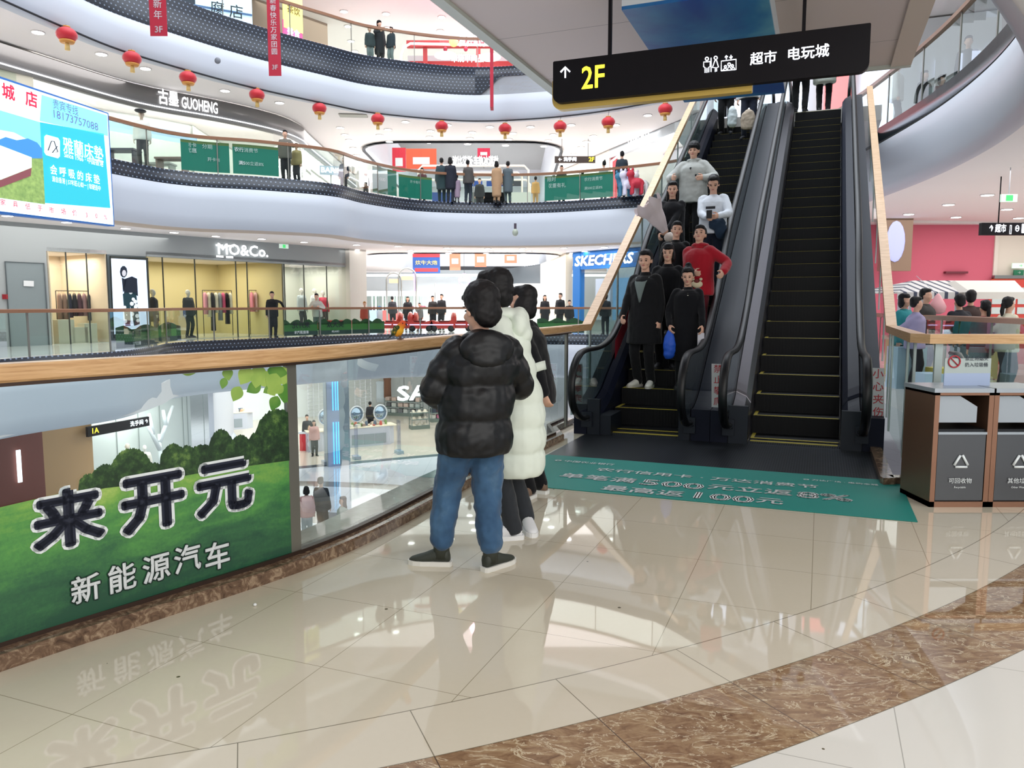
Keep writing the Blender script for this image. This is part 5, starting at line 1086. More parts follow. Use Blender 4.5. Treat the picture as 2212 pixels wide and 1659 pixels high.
mb = MB(); mb.tube([offz(Fx(17, .03), .2), offz(Fx(17, .03), dz), offz(Fx(101, .03), dz), offz(Fx(101, .03), .2)], .018, 4); struct('trim_16', mb, mat('door_gap', (92, 100, 104), .6))
nt = MB(); fplate(nt, [(51, 606), (73, 607), (73, 619), (51, 618)], .04, .005); o = nt.build('paper_notice', mat('paper_white', (226, 228, 228), .6)); tag(o, 'small white paper notice stuck on the grey service door', 'notice')
nt = MB(); nt.cbox(F(11, 641, .05), (.12, .08, .14)); o = nt.build('fire_call_point', mat('call_red', (150, 30, 40), .5)); tag(o, 'small dark red fire call point beside the grey service door', 'alarm')
# shop interior
def ibox(name, px0, px1, back, zc, wallm, floorm, lum):
    a, b = Fx(px0), Fx(px1); c, d_ = b - fn * back, a - fn * back
    wallq(name, d_, c, .2, zc, wallm, -.1); wallq(name + '_end', a, d_, .2, zc, wallm, -.05); wallq(name + '_end', c, b, .2, zc, wallm, -.05)
    mb = MB(); mb.poly([a, b, c, d_], zc, zc + .1); struct('ceiling_shop', mb, M_CEIL); mb = MB(); mb.poly([a - fn * .05, b - fn * .05, c, d_], .2, .215); struct('floor_shop', mb, floorm)
    m = (a + b + c + d_) / 4; lamp('shop_lamp', 'AREA', (m.x, m.y, zc - .1), lum, (1, .95, .86), (b - a).length * .8, back * .7, (m.x, m.y, 0)).rotation_euler = (0, 0, math.atan2(fd.y, fd.x))
M_YELW = mat('yellow_wall', (214, 198, 146), .7); M_CREAMW = mat('shop_cream_wall', (226, 208, 184), .7); M_SFL = mat('shop_floor', (214, 210, 196), .15)
ibox('wall_shop_cream', 108, 236, 3.0, 3.1, M_CREAMW, M_SFL, 70); ibox('wall_shop_yellow', 320, 612, 4.2, 3.15, M_YELW, M_SFL, 150); ibox('wall_shop_grey', 612, 758, 3.4, 3.15, mat('shop_grey_wall', (206, 208, 200), .7), M_SFL, 110)
for i, (a, b) in enumerate([(108, 148), (148, 192), (192, 235), (321, 355), (355, 424), (424, 512), (512, 536), (536, 616), (616, 658), (658, 707), (707, 757)]):
    p, q = Fx(a), Fx(b); mb = MB(); mb.quad(offz(p, .22), offz(q, .22), offz(q, zhead), offz(p, zhead)); w_ = struct('window_%d' % (i + 1), mb, M_SHOPG)
    mb = MB(); mb.box((-.015, -.02, .2), (.015, .02, zhead), 0, lambda v: Fx(b) + fd * v.x + fn * v.y + V((0, 0, v.z))); f = mb.build('window_frame', mat('frame_dark', (70, 74, 70), .4, .4), w_)
# light box with a fashion figure
lb = thing('light_box', 'tall glowing poster box showing a figure in patterned trousers', 'light box', offz(Fx(280), .4))
mb = MB(); c = [(240, 558), (247, 722), (323, 719), (315, 562)]; fplate(mb, [(238, 553), (246, 730), (326, 726), (318, 557)], .05, .1); mb.build('casing', mat('frame_dark'), lb)
mb = MB(); fplate(mb, c, .11, .01); mb.build('lit_face', emitm('lightbox_face', (206, 220, 244), .9), lb)
def lbp(name, pts, m, d=.12): mb = MB(); fplate(mb, pts, d, .004); mb.build(name, m, lb)
ink = mat('lightbox_ink', (34, 44, 62), .6)
lbp('figure_head', [(267 + 8 * math.cos(k / 10 * 6.28), 587 + 13 * math.sin(k / 10 * 6.28)) for k in range(10)], ink); lbp('figure_face', [(268 + 4.5 * math.cos(k / 10 * 6.28), 590 + 7 * math.sin(k / 10 * 6.28)) for k in range(10)], mat('lightbox_skin', (206, 206, 214), .6, emit=(190, 190, 200), es=.5), .126)
lbp('figure_jacket', [(268, 603), (285, 597), (296, 602), (298, 640), (292, 636), (268, 632)], ink); lbp('figure_jacket', [(263, 600), (266, 632), (268, 628), (273, 604)], ink)
MPAT = mat('lightbox_pattern', (220, 226, 230), .6); t = NT(MPAT); co, _ = t.xyz(); vo = t.n('ShaderNodeTexVoronoi'); vo.inputs['Scale'].default_value = 5.5; t.l(co, vo.inputs['Vector']); cc_ = t.mix(t.math('LESS_THAN', vo.outputs['Distance'], .38), C(26, 56, 66), C(226, 230, 236)); t.l(cc_, t.b.inputs['Base Color']); t.l(cc_, t.b.inputs['Emission Color']); t.b.inputs['Emission Strength'].default_value = .45
lbp('figure_trousers', [(265, 632), (294, 632), (302, 700), (290, 704), (281, 660), (282, 704), (271, 704)], MPAT)
# sign
sgn = thing('shop_sign', 'white glowing serif letters on the grey shop fascia across the atrium', 'sign', F(524, 555))
pt = F(526, 542, .08); wid = (F(580, 542, .08) - F(472, 542, .08)).length
M_LET = mat('sign_letter_white', (255, 255, 255), .5, emit=(250, 252, 255), es=1.6)
hh = (F(520, 528, .08) - F(520, 555, .08)).length
text('MO&Co.', hh * 1.2, M_LET, 'lettering', sgn, pt, fd, (0, 0, 1), bold=.035, th=.01, fit=wid)
mb = MB()
for px, py in ((475, 554), (496, 555.5), (474, 530), (497, 531.5)): mb.cbox(F(px, py, .09), (.30, .02, .07), 0, math.atan2(fd.y, fd.x))
mb.build('letter_serif', M_LET, sgn)
ex = thing('exit_sign', 'small green exit sign hanging over the grey shop front', 'sign', F(613, 538, 1.2)); mb = MB(); mb.cbox(F(613, 532, 1.2), (.42, .04, .16), 0, math.atan2(fd.y, fd.x)); mb.build('sign_box', emitm('exit_pale', (206, 226, 212), .5), ex)
mb = MB(); mb.cbox(F(614, 532, 1.24), (.12, .02, .12), 0, math.atan2(fd.y, fd.x)); mb.build('pictogram', emitm('exit_green', (70, 200, 110), .8), ex)
# garments on racks
GC = {}
def gm_(c):
    k = 'garment_%d_%d_%d' % c
    return mat(k, c, .85)
def garment(label, p, L, c, w_=.36, rz=0.0, grp=None):
    r = thing('garment', label, 'clothing', p, grp, 0); R = Matrix.Rotation(rz, 3, 'Z'); mb = MB(); rings = []
    for z, a, b in ((-.05, .06, .03), (-.09, w_ / 2 * .8, .045), (-.14, w_ / 2, .06), (-.3, w_ / 2 * .86, .07), (-L * .7, w_ / 2 * .9, .075), (-L, w_ / 2 * .95, .08)):
        rings.append([p + R @ V((a * math.cos(t), b * math.sin(t) * (1 + .25 * math.sin(3 * t)), z)) for t in [2 * math.pi * k / 14 for k in range(14)]])
    mb.loft(rings); mb.build('cloth', gm_(c), r)
    mb = MB(); mb.tube([p + R @ V(q) for q in ((-.16, 0, -.1), (0, 0, -.03), (.16, 0, -.1))], .008, 5); mb.tube([p + V((0, 0, -.03)), p + V((0, 0, .03))], .005, 5); mb.build('hanger', mat('hanger_wood', (196, 150, 96), .5), r); return r
def rack(label, px0, px1, pyt, d):
    a, b = F(px0, pyt, -d), F(px1, pyt, -d); b = V((b.x, b.y, a.z)); r = thing('clothes_rack', label, 'rack', offz((a + b) / 2, .215)); M_ = mat('rack_dark', (60, 52, 44), .4, .5)
    mb = MB(); mb.tube([a, b], .014, 6); mb.build('rail_bar', M_, r)
    for q in (a, b): mb = MB(); mb.tube([q, offz(q, .215)], .014, 6); mb.build('upright', M_, r)
    return a, b
ang = math.atan2(fd.y, fd.x)
def hang(px0, px1, pyt, d, items, label):
    a, b = rack(label, px0, px1, pyt, d)
    for i, (nm, c, L) in enumerate(items):
        q = a.lerp(b, (i + .6) / len(items)); garment(nm, q - V((0, 0, .03)), L, c, .38, ang + 1.15)
hang(120, 226, 628, 1.2, [('brown hanging coat at the end nearest the service door', (150, 122, 110), .95), ('taupe coat hanging second on the cream-walled rack', (142, 116, 104), 1.0), ('navy jacket hanging third on the cream-walled rack', (34, 40, 62), .85), ('black jacket hanging between the navy and plum garments', (32, 32, 40), .8), ('plum blouse hanging in the middle of the cream-walled rack', (84, 56, 70), .8), ('mauve cardigan hanging beside the plum blouse', (150, 118, 124), .8), ('charcoal coat hanging right of the mauve cardigan', (52, 50, 58), .95), ('dark red checked coat hanging on the cream-walled rack', (110, 40, 50), .9), ('black skirt set hanging last but one before the light box', (38, 36, 42), 1.1), ('grey pink dress hanging closest to the light box', (166, 140, 138), .9)], 'clothes rail in front of the cream wall beside the light box')
hang(437, 500, 627, 1.6, [('pink jacket first on the rail under the shop letters', (226, 156, 172), .9), ('cream shirt second on the rail under the shop letters', (226, 216, 190), 1.0), ('black dress third on the rail, hanging very long', (30, 30, 36), 1.55), ('ivory blouse fourth on the rail under the shop letters', (230, 222, 200), .85), ('grey skirt set fifth on the rail under the shop letters', (140, 144, 150), 1.15), ('hot pink top sixth on the rail under the shop letters', (214, 88, 126), .85), ('black coat seventh on the rail, wide and dark', (26, 26, 32), 1.3), ('pale cream jacket last on the rail under the shop letters', (232, 224, 202), .9)], 'clothes rail with pink and cream garments against the yellow wall')
hang(538, 572, 627, 1.6, [('rose striped shirt first on the short rail', (226, 140, 156), .85), ('pale pink shirt second on the short rail', (230, 190, 190), .85), ('black trousers set third on the short rail', (30, 30, 34), 1.25), ('cream vest last on the short rail', (228, 218, 196), .9)], 'short clothes rail at the end of the yellow wall')
# mannequins
def mannequin(label, p, rz, top, bottom, hem=.8, H=1.78, head=(226, 222, 214), **k):
    r, T, arm, j = person(label, p, rz, H, dict(m=gm_(top), ease=.045, hem=hem, collar=.02), (gm_(bottom), 1.0), 'bald', skinc=head, vox=.028, face=False, name='mannequin', **k); r['category'] = 'mannequin'; return r
mannequin('dark-coated mannequin in profile behind the glass beside the light box', offz(Fx(331, -.8), .215), ang + 1.2, (26, 26, 36), (30, 30, 34), .6)
mannequin('mannequin in a dark grey suit in the yellow shop window', offz(Fx(407, -.9), .215), ang + .1, (58, 62, 64), (50, 54, 52), .78)
mannequin('white-headed mannequin in a pale jacket, first of three in the grey window', offz(Fx(652, -1.2), .3), ang, (190, 200, 204), (60, 62, 70), .8, 1.85)
mannequin('white-headed mannequin in a white jacket, middle of three in the grey window', offz(Fx(680, -1.3), .3), ang + .2, (226, 228, 228), (120, 120, 124), .8, 1.85)
mannequin('white-headed mannequin in a pink padded jacket, last of three in the window', offz(Fx(698, -1.2), .215), ang - .2, (222, 74, 98), (110, 110, 116), .85, 1.85)
for i, (px, h, w_, lab) in enumerate([(133, .75, .5, 'low pale display plinth under the brown coats'), (160, .5, .55, 'wide pale display plinth in the cream shop window'), (186, .62, .4, 'square pale display plinth near the light box')]):
    mb = MB(); mb.cbox(offz(Fx(px, -.5), .215 + h / 2), (w_, .45, h), 0, ang); o = mb.build('display_plinth', mat('plinth_pale', (222, 214, 196), .6)); tag(o, lab, 'plinth')
# posters on the far rail (seen from behind)
def path_px(path, px, z):
    best = None
    for a, b in zip(path, path[1:]):
        fa = PCX + FPX * a.x / (a.y * CP - (z - EYE) * SP) - px; fb = PCX + FPX * b.x / (b.y * CP - (z - EYE) * SP) - px
        if fa * fb <= 0 and fa != fb:
            q = a.lerp(b, fa / (fa - fb))
            if best is None or q.y < best.y: best = q
    return best
def rail_film(label, path, zf, px0, px1, kind, words=(), h=1.0):
    n = 4; pts = [path_px(path, px0 + (px1 - px0) * i / n, zf + .5) for i in range(n + 1)]
    if any(p is None for p in pts): return
    d = (pts[-1] - pts[0]).normalized(); nn = V((d.y, -d.x, 0)); pts = [p - nn * .03 for p in pts]; r = thing('poster', label, 'poster', offz(pts[2], zf))
    if kind == 'grass':
        mb = MB(); mb.loft([[offz(p, zf + .06), offz(p, zf + .5 + .03 * math.sin(i * 1.3))] for i, p in enumerate(pts)], 0, False, cap=False, close=False); mb.build('meadow_print', mat('film_grass', (58, 112, 50), .5), r)
        mb = MB(); mb.loft([[offz(p, zf + .06), offz(p, zf + .22)] for p in [q + nn * .006 for q in pts]], 0, False, cap=False, close=False); mb.build('dark_green_print', mat('film_dark', (30, 58, 52), .5), r)  # darker green strip printed along the foot of the film
        rr_ = random.Random(int(px0)); tp = []
        for i in range(17):
            u = i / 16; k = min(int(u * n), n - 1); p = pts[k].lerp(pts[k + 1], u * n - k); tp.append([offz(p, zf + .46), offz(p, zf + .5 + .16 * abs(math.sin(u * 9 + px0)) + .03 * rr_.random())])
        mb = MB(); mb.loft(tp, 0, False, cap=False, close=False); mb.build('bush_print', mat('film_bush', (34, 72, 36), .6), r)
    else:
        mb = MB(); mb.loft([[offz(p, zf + .06), offz(p, zf + h)] for p in pts], 0, False, cap=False, close=False); mb.build('printed_face', mat('film_teal', (22, 126, 108), .5), r)
        mb = MB(); mb.loft([[offz(p, zf + h), offz(p, zf + h + .09)] for p in pts], 0, False, cap=False, close=False); mb.build('gold_edge', mat('film_olive', (110, 128, 70), .5), r)
    for s, u, z, sz, m, back in words:
        k = min(int(u * n), n - 1); p = pts[k].lerp(pts[k + 1], u * n - k) + nn * .012; text(s, sz, m, 'lettering', r, offz(p, zf + z), d * (-1 if back else 1), bold=.02, th=-.02 if back else .004)
    return r
FW, FD = mat('film_white', (206, 216, 214), .6), mat('film_ink', (28, 32, 42), .6)
rail_film('green meadow poster on the far rail in front of the light box', L1P, .2, 252, 392, 'grass', [('来开元', .3, .42, .2, FD, True), ('新能源汽车', .3, .15, .11, FW, True)])
rail_film('green meadow poster on the far rail with reversed dark characters', L1P, .2, 614, 687, 'grass', [('来开元', .5, .44, .27, FD, True), ('新能源汽车', .5, .17, .13, FW, True)])
rail_film('green meadow poster on the far rail, middle pane with reversed characters', L1P, .2, 688, 760, 'grass', [('买大众', .5, .44, .27, FD, True), ('DEALER', .5, .17, .1, FW, True)])
rail_film('green meadow poster on the far rail nearest the orange parrot', L1P, .2, 761, 831, 'grass', [])
rail_film('green meadow poster on the far rail beside the wooden escalator rail', L1P, .2, 1160, 1262, 'grass', [])
rail_film('teal bank poster on the upper rail under the silver shop letters', L2P, 5.66, 391, 496, 'teal', [('刷卡', .22, .85, .16, FW, False), ('分期', .55, .85, .16, FW, False), ('优惠', .22, .68, .16, FW, False), ('开卡有礼', .72, .45, .13, FW, False)], .92)
rail_film('teal bank poster on the upper rail, second from the screen', L2P, 5.66, 503, 602, 'teal', [('农行消费节', .3, .82, .15, FW, False), ('满500立返8%', .4, .4, .14, FW, False)], .92)
rail_film('teal poster on the upper rail left of the middle people', L2P, 5.66, 806, 858, 'teal', [('GUO', .4, .6, .15, FW, False)], .95)
rail_film('teal poster on the upper rail directly before the dessert kiosk', L2P, 5.66, 862, 934, 'teal', [('开卡有礼', .5, .7, .13, FW, False)], .85)
rail_film('teal poster on the upper rail with large pale characters', L2P, 5.66, 1176, 1251, 'teal', [('限时', .2, .9, .2, FW, False), ('双重有礼', .35, .64, .2, FW, False)], .95)
rail_film('teal poster on the upper rail closest to the sports shop', L2P, 5.66, 1253, 1324, 'teal', [('农行消费节', .4, .8, .16, FW, False), ('满500立返8%', .4, .45, .14, FW, False)], .95)
# ================================================================ helpers for the far places
def AT(px, d, z=.2): zc = d * CP - (z + .8 - EYE) * SP; return V(((px - PCX) / FPX * zc, d, z))
def panel(name, mb_or_pts, m, parent=None):
    return mb_or_pts.build(name, m, parent)
def boxat(c, sz, rz=0.0): return MB().cbox(c, sz, 0, rz)
def one(name, mb, m, label, cat, group=None): return tag(mb.build(name, m), label, cat, group)
_pc = [0]
def folk(label, px, d, z, H, top, bottom, yaw=0, hair='short', hem=.78, hands=None, **k):
    _pc[0] += 1; p = AT(px, d, z)
    hw = {q: p + V(v) for q, v in hands.items()} if hands else None
    return person(label, p, math.radians(yaw) + math.atan2(-p.x, p.y) * 0, H, dict(m=gm_(top), ease=.05, hem=hem, collar=.03), (gm_(bottom), 1.05), hair, hands=hw, vox=k.pop('vox', .03), face=False, **k)
def shopsign(label, pts_c, xd, s, h, m, fit=None, board=None, bsz=None, bold=.03, cat='sign', bm=None):
    r = thing('shop_sign', label, cat, pts_c); xd = V(xd).normalized(); nn = V((xd.y, -xd.x, 0))
    if bsz: MB().cbox(V(pts_c) - nn * .05, (bsz[0], .06, bsz[1]), 0, math.atan2(xd.y, xd.x)).build('board', bm, r)
    text(s, h, m, 'lettering', r, V(pts_c), xd, (0, 0, 1), bold=bold, th=.01, fit=fit); return r
BK, NV, GY, WHc, BG, RD = (24, 25, 30), (36, 44, 66), (104, 106, 110), (214, 214, 212), (172, 146, 118), (150, 36, 44)
# ================================================================ same level, across: people and the street of shops
folk('person all in black leaning back on the far rail in front of the yellow shop', 589, 29.3, .2, 1.72, BK, BK, 25, hands={'L': (.34, .35, 1.1)})
folk('person in a pale jacket leaning on the far rail above a meadow poster', 686, 30.6, .2, 1.66, (200, 196, 184), (110, 122, 116), 0, hands={'L': (.16, -.3, 1.15), 'R': (-.16, -.3, 1.15)}, lean=(0, -.12))
folk('child with an orange cap behind the last meadow poster of the far rail', 788, 33.4, .2, 1.35, (190, 84, 70), (120, 60, 60), 10, haircol=(176, 116, 50))
folk('woman in a black coat by the red ride-on train', 881, 38, .2, 1.62, BK, NV, 5, 'long', .6)
folk('child with black hair standing low behind the red ride-on train', 906, 37, .2, 1.3, (120, 126, 130), BK, 0)
folk('woman in black and beige by the red ride-on train', 935, 38.5, .2, 1.66, (40, 38, 38), BK, 10, 'short')
folk('man in a black jacket right of the woman in black and beige', 954, 38.3, .2, 1.74, BK, BK, -20)
folk('person in a dark puffy jacket in front of the claw machines', 848, 41, .2, 1.66, (34, 34, 40), BK, 180)
folk('person in a black hooded coat by the cream shop front', 1177, 37, .2, 1.68, BK, BK, 10, 'long', .5)
folk('man in a black jacket walking past the blue shop post', 1210, 35, .2, 1.74, BK, BK, -30)
folk('child in black beside the blue shop post', 1230, 34.4, .2, 1.42, BK, (60, 60, 66), 0)
folk('person in a black hooded jacket before the blue sports shop window', 1308, 32.2, .2, 1.66, (36, 38, 44), BK, 180, 'full')
# ---- ride-on train
M_RIDE = mat('ride_red', (186, 50, 44), .3, coat=.4); M_RIDEL = emitm('ride_lamp', (214, 190, 250), 1.6); M_SEAT = mat('ride_seat', (110, 28, 34), .6)
def ride(p, label, flip):
    r = thing('ride_on_car', label, 'ride-on car', p, 'red ride-on train'); q = lambda x, y, z: p + V((x * flip, y, z))
    mb = MB(); sec = [(-.55, .14), (-.6, .3), (-.5, .52), (-.1, .42), (.3, .44), (.5, .7), (.56, .72), (.6, .4), (.55, .14)]
    mb.add([q(x, -.35, z) for x, z in sec] + [q(x, .35, z) for x, z in sec], [tuple(range(9)), tuple(range(17, 8, -1))] + [(i, (i + 1) % 9, 9 + (i + 1) % 9, 9 + i) for i in range(9)]); mb.build('car_body', M_RIDE, r)
    mb = MB(); mb.ell(q(.5, 0, .62), (.14, .33, .3), 12, 8); mb.build('seat_back', M_RIDE, r); mb = MB(); mb.cbox(q(.1, 0, .46), (.55, .5, .08)); mb.build('seat', M_SEAT, r)
    mb = MB(); mb.cbox(q(0, -.36, .32), (1.0, .03, .045)); mb.build('light_strip', M_RIDEL, r)
    for x in (-.38, .38):
        mb = MB(); mb.tube([q(x, -.38, .14), q(x, -.28, .14)], .14, 12); mb.build('wheel', mat('tyre_black', (28, 28, 32), .7), r)
    return r
for i, (px, d, f) in enumerate([(842, 36.2, 1), (875, 36.0, 1), (910, 35.8, -1), (957, 35.8, 1), (995, 36.2, 1), (1034, 36.0, -1)]):
    ride(AT(px, d, .2), ['red ride-on car at the tail of the train, beside the last meadow poster', 'red ride-on car second in the train, behind the orange parrot', 'red ride-on car third in the train with a tall rounded back', 'red ride-on car fourth in the train, below the man in black', 'red ride-on car fifth in the train, left of the boys', 'red ride-on car at the head of the train, half hidden by a boy'][i], f)
one('ride_on_car', boxat(AT(722, 33, .2) + V((0, 0, .4)), (1.5, .6, .35)), M_RIDE, 'long low red ride-on car behind the reversed-character posters', 'ride-on car')
# ---- street behind: back fascia, shops, machines
YB = 58.6
mb = MB(); a, b = AT(798, YB).x, AT(1240, YB).x; mb.box((a - 8, YB, 4.1), (b + 8, YB + .6, 5.9)); struct('wall_fascia_back', mb, M_WHITE)
mb = MB(); mb.box((a - 8, YB - .03, 4.02), (b + 8, YB, 4.3)); struct('trim_17', mb, M_BLACK)
mb = MB(); mb.box((a - 8, YB - .02, 3.55), (b + 8, YB + .4, 3.72)); struct('trim_18', mb, emitm('strip_white', (246, 248, 252), 1.5))
mb = MB(); mb.box((a - 8, YB - .02, 10.2), (b + 8, YB + .4, 11.4)); struct('wall_fascia_back_top', mb, M_WHITE)
for i, (px, py, w_, h, c, s, lab) in enumerate([(853, 556, .85, .35, (206, 110, 84), '', 'small orange banner hanging high beside the angled light line'), (921, 568, 1.75, 1.3, (34, 74, 140), '炊牛大炮', 'large blue and red banner with yellow characters over the far street'), (983, 566, .7, 1.05, (206, 108, 82), '', 'orange banner hanging right of the large blue banner'), (1038, 562, .75, .85, (206, 108, 82), '', 'orange banner hanging above the tall person'), (1103, 559, .8, .55, (206, 108, 82), '', 'orange banner hanging above the black dining sign')]):
    p = D(px, py, 50); r = thing('banner', lab, 'banner', p); MB().cbox(p, (w_ * 1.0, .02, h)).build('cloth', mat('banner_%d_%d' % c[:2], c, .7), r)
    if s:
        MB().cbox(p + V((0, -.015, h * .38)), (w_, .01, h * .2)).build('red_band', mat('band_red', (190, 44, 52), .7), r); MB().cbox(p + V((0, -.015, -h * .34)), (w_ * .85, .01, h * .17)).build('red_band', mat('band_red'), r)
        text(s, h * .23, mat('banner_yellow', (226, 206, 120), .6), 'lettering', r, p + V((0, -.02, 0)), bold=.02, th=.004, fit=w_ * .8)
        for zz in (h * .9,): MB().tube([p + V((-w_ * .4, 0, h / 2)), V((p.x - w_ * .4, 50, 6.9))], .01, 4).build('hanging_cord', M_BLACK, r)
    else: MB().cbox(p + V((0, -.015, h * .05)), (w_ * .6, .01, min(h * .45, .35))).build('white_patch', FW, r); MB().tube([p + V((0, 0, h / 2)), V((p.x, 50, 6.9))], .01, 4).build('hanging_cord', M_BLACK, r)
for y_, z_, nm in ((50, 6.9, 'thin cable across the far opening carrying the banners'), (45, 4.95, 'thin cable across the far opening carrying the ring sign')): one('support_cable', MB().tube([V((HX0 - .2, y_, z_)), V((HX1 + .2, y_, z_))], .012, 4), M_BLACK, nm, 'cable')
# claw machines
M_CLAW = mat('machine_white', (214, 218, 226), .3, coat=.3); M_TUBE = emitm('tube_light', (240, 246, 255), 2.0)
def claw(p, label, c):
    r = thing('claw_machine', label, 'game machine', p, 'row of claw machines'); MB().cbox(p + V((0, 0, .45)), (.9, .9, .9)).build('cabinet', mat('machine_%d_%d' % c[:2], c, .3), r)
    MB().cbox(p + V((0, 0, 1.9)), (.9, .9, .3)).build('header', emitm('machine_header', (226, 232, 250), .9), r); g = MB(); g.cbox(p + V((0, 0, 1.32)), (.84, .84, .85)); g.build('glass_box', M_SHOPG, r)
    for dx in (-.42, .42): MB().cbox(p + V((dx, -.43, 1.32)), (.06, .06, .86)).build('light_tube', M_TUBE, r)
    rn = random.Random(int(p.x * 100)); b = MB()
    for k in range(6): b.ell(p + V((rn.uniform(-.3, .3), rn.uniform(-.3, .3), .98 + rn.random() * .1)), (.12, .12, .1), 8, 6)
    o = b.build('plush_toys', mat('plush_%d' % int(rn.random() * 3), [(214, 120, 140), (230, 200, 120), (120, 160, 214)][int(rn.random() * 3)], .9), r); o['kind'] = 'stuff'
for i, (px, c) in enumerate([(800, (190, 210, 230)), (822, (216, 216, 226)), (845, (210, 110, 110)), (868, (216, 216, 226)), (890, (190, 206, 236)), (912, (226, 220, 226))]):
    claw(AT(px, 47 + (i % 2) * .5, .2), ['pale blue claw machine next to the shop pillar', 'white claw machine second from the shop pillar', 'red claw machine under the first chrome arch', 'white claw machine between the two chrome arches', 'pale blue claw machine under the second chrome arch', 'white claw machine last of the row near the dessert counter'][i], c)
for px, lab in ((852, 'chrome arch with orange sign over the claw machines, the shorter one'), (881, 'tall chrome arch beside the purple light tube')):
    p = AT(px, 44.5, .2); r = thing('arch', lab, 'arch', p); hw = .42 if px == 852 else .5; zt = 3.05 if px == 852 else 3.3
    MB().tube([p + V((-hw, 0, 0)), p + V((-hw, 0, zt - hw))] + [p + V((-hw * math.cos(k * math.pi / 10), 0, zt - hw + hw * math.sin(k * math.pi / 10))) for k in range(1, 10)] + [p + V((hw, 0, zt - hw)), p + V((hw, 0, 0))], .05, 8).build('arch_tube', M_STEEL, r)
    MB().cbox(p + V((0, 0, zt - hw - .05)), (hw * 1.3, .05, .22)).build('arch_sign', emitm('arch_orange', (240, 170, 120), 1.0), r)
one('light_tube', MB().cbox(AT(896, 44.5, .2) + V((0, 0, 2.45)), (.07, .07, 1.1)), emitm('tube_violet', (196, 130, 240), 1.4), 'short purple light tube beside the tall chrome arch', 'light')
# dessert counter with ring sign
p = AT(1000, 46, .2); r = thing('counter', 'white dessert counter under the round purple ring sign', 'counter', p); MB().cbox(p + V((0, 0, .5)), (3.6, .9, 1.0)).build('counter_body', M_CLAW, r); MB().cbox(p + V((0, 0, 1.04)), (3.7, 1.0, .08)).build('counter_top', mat('counter_pale', (226, 230, 234), .2), r)
MB().cbox(p + V((0, .6, 2.0)), (3.2, .1, .8)).build('menu_board', emitm('menu_white', (222, 236, 236), .9), r); text('ICE MONTE', .34, M_LET, 'lettering', r, p + V((0, -.6, 1.4)), bold=.04, fit=2.6)
for dx in (-1.7, 1.7): MB().tube([p + V((dx, .6, 1)), p + V((dx, .6, 2.5))], .04, 6).build('counter_post', M_STEEL, r)
MB().tube([p + V((0, -.6, 1.05)), p + V((0, -.6, 1.25))], .03, 6).build('sign_stand', M_STEEL, r)
p = D(1003, 604, 45); r = thing('ring_sign', 'round sign with purple glowing ring hanging over the dessert counter', 'sign', p); MB().tube([p + V((.33 * math.cos(k * math.pi / 12), 0, .33 * math.sin(k * math.pi / 12))) for k in range(25)], .03, 6).build('glowing_ring', emitm('tube_violet'), r); text('果果果', .26, M_LET, 'lettering', r, p, bold=.03, fit=.55)
MB().tube([p + V((0, 0, .33)), V((p.x, 45, 4.95))], .012, 5).build('hanging_rod', M_BLACK, r)
# right-hand street wall
Q0, Q1, Q2 = G(1236, 546, 3.88), G(1178, 570, 3.88), G(1078, 583, 3.88)
for q in (Q0, Q1, Q2): q.z = 0
Q2 = V((-.6, 57.5, 0)) if Q2.y > 57.5 else Q2
wallq('wall_street_cream', Q0, Q1, .2, 3.86, mat('cream_stone', (218, 206, 184), .5), .3)
wallq('wall_street_dark', Q1, Q2, 2.7, 3.86, mat('dark_shop_band', (58, 64, 68), .5), .3); wallq('wall_street_glass', Q1, Q2, .2, 2.7, M_COOLW, 1.6)
sd1 = (Q0 - Q1).normalized(); sn1 = V((sd1.y, -sd1.x, 0))
SQ = lambda px, py, d=.04: PL(px, py, Q0 + sn1 * d, sn1)
shopsign('white swirling letters on the cream stone shop front', SQ(1204, 575, .08), sd1, 'ys', .62, M_LET)
sw = MB(); c = [SQ(1184, 660, .02), SQ(1224, 658, .02)]; c[0].z = c[1].z = .25; sw.plate([c[0], c[1], offz(c[1], 2.55), offz(c[0], 2.6)], sn1, .04); struct('window_12', sw, emitm('street_window', (150, 178, 226), .55))
sd2 = (Q1 - Q2).normalized(); sn2 = V((sd2.y, -sd2.x, 0)); SQ2 = lambda px, py, d=.06: PL(px, py, Q1 + sn2 * d, sn2)
c1, c2 = SQ2(1150, 590), SQ2(1108, 594)
shopsign('white letters on the black dining sign in the far street', c2, sd2, 'LAXON HOUSE', .42, M_LET, fit=3.2, bold=.04)
r = thing('shop_sign', 'vertical white light bars of the sign between black and cream shops', 'sign', c1)
for k in range(9):
    q = SQ2(1134 + k * 5, 585, .08); MB().cbox(q, (.1, .05, .75), 0, math.atan2(sd2.y, sd2.x)).build('light_bar', M_TUBE, r)
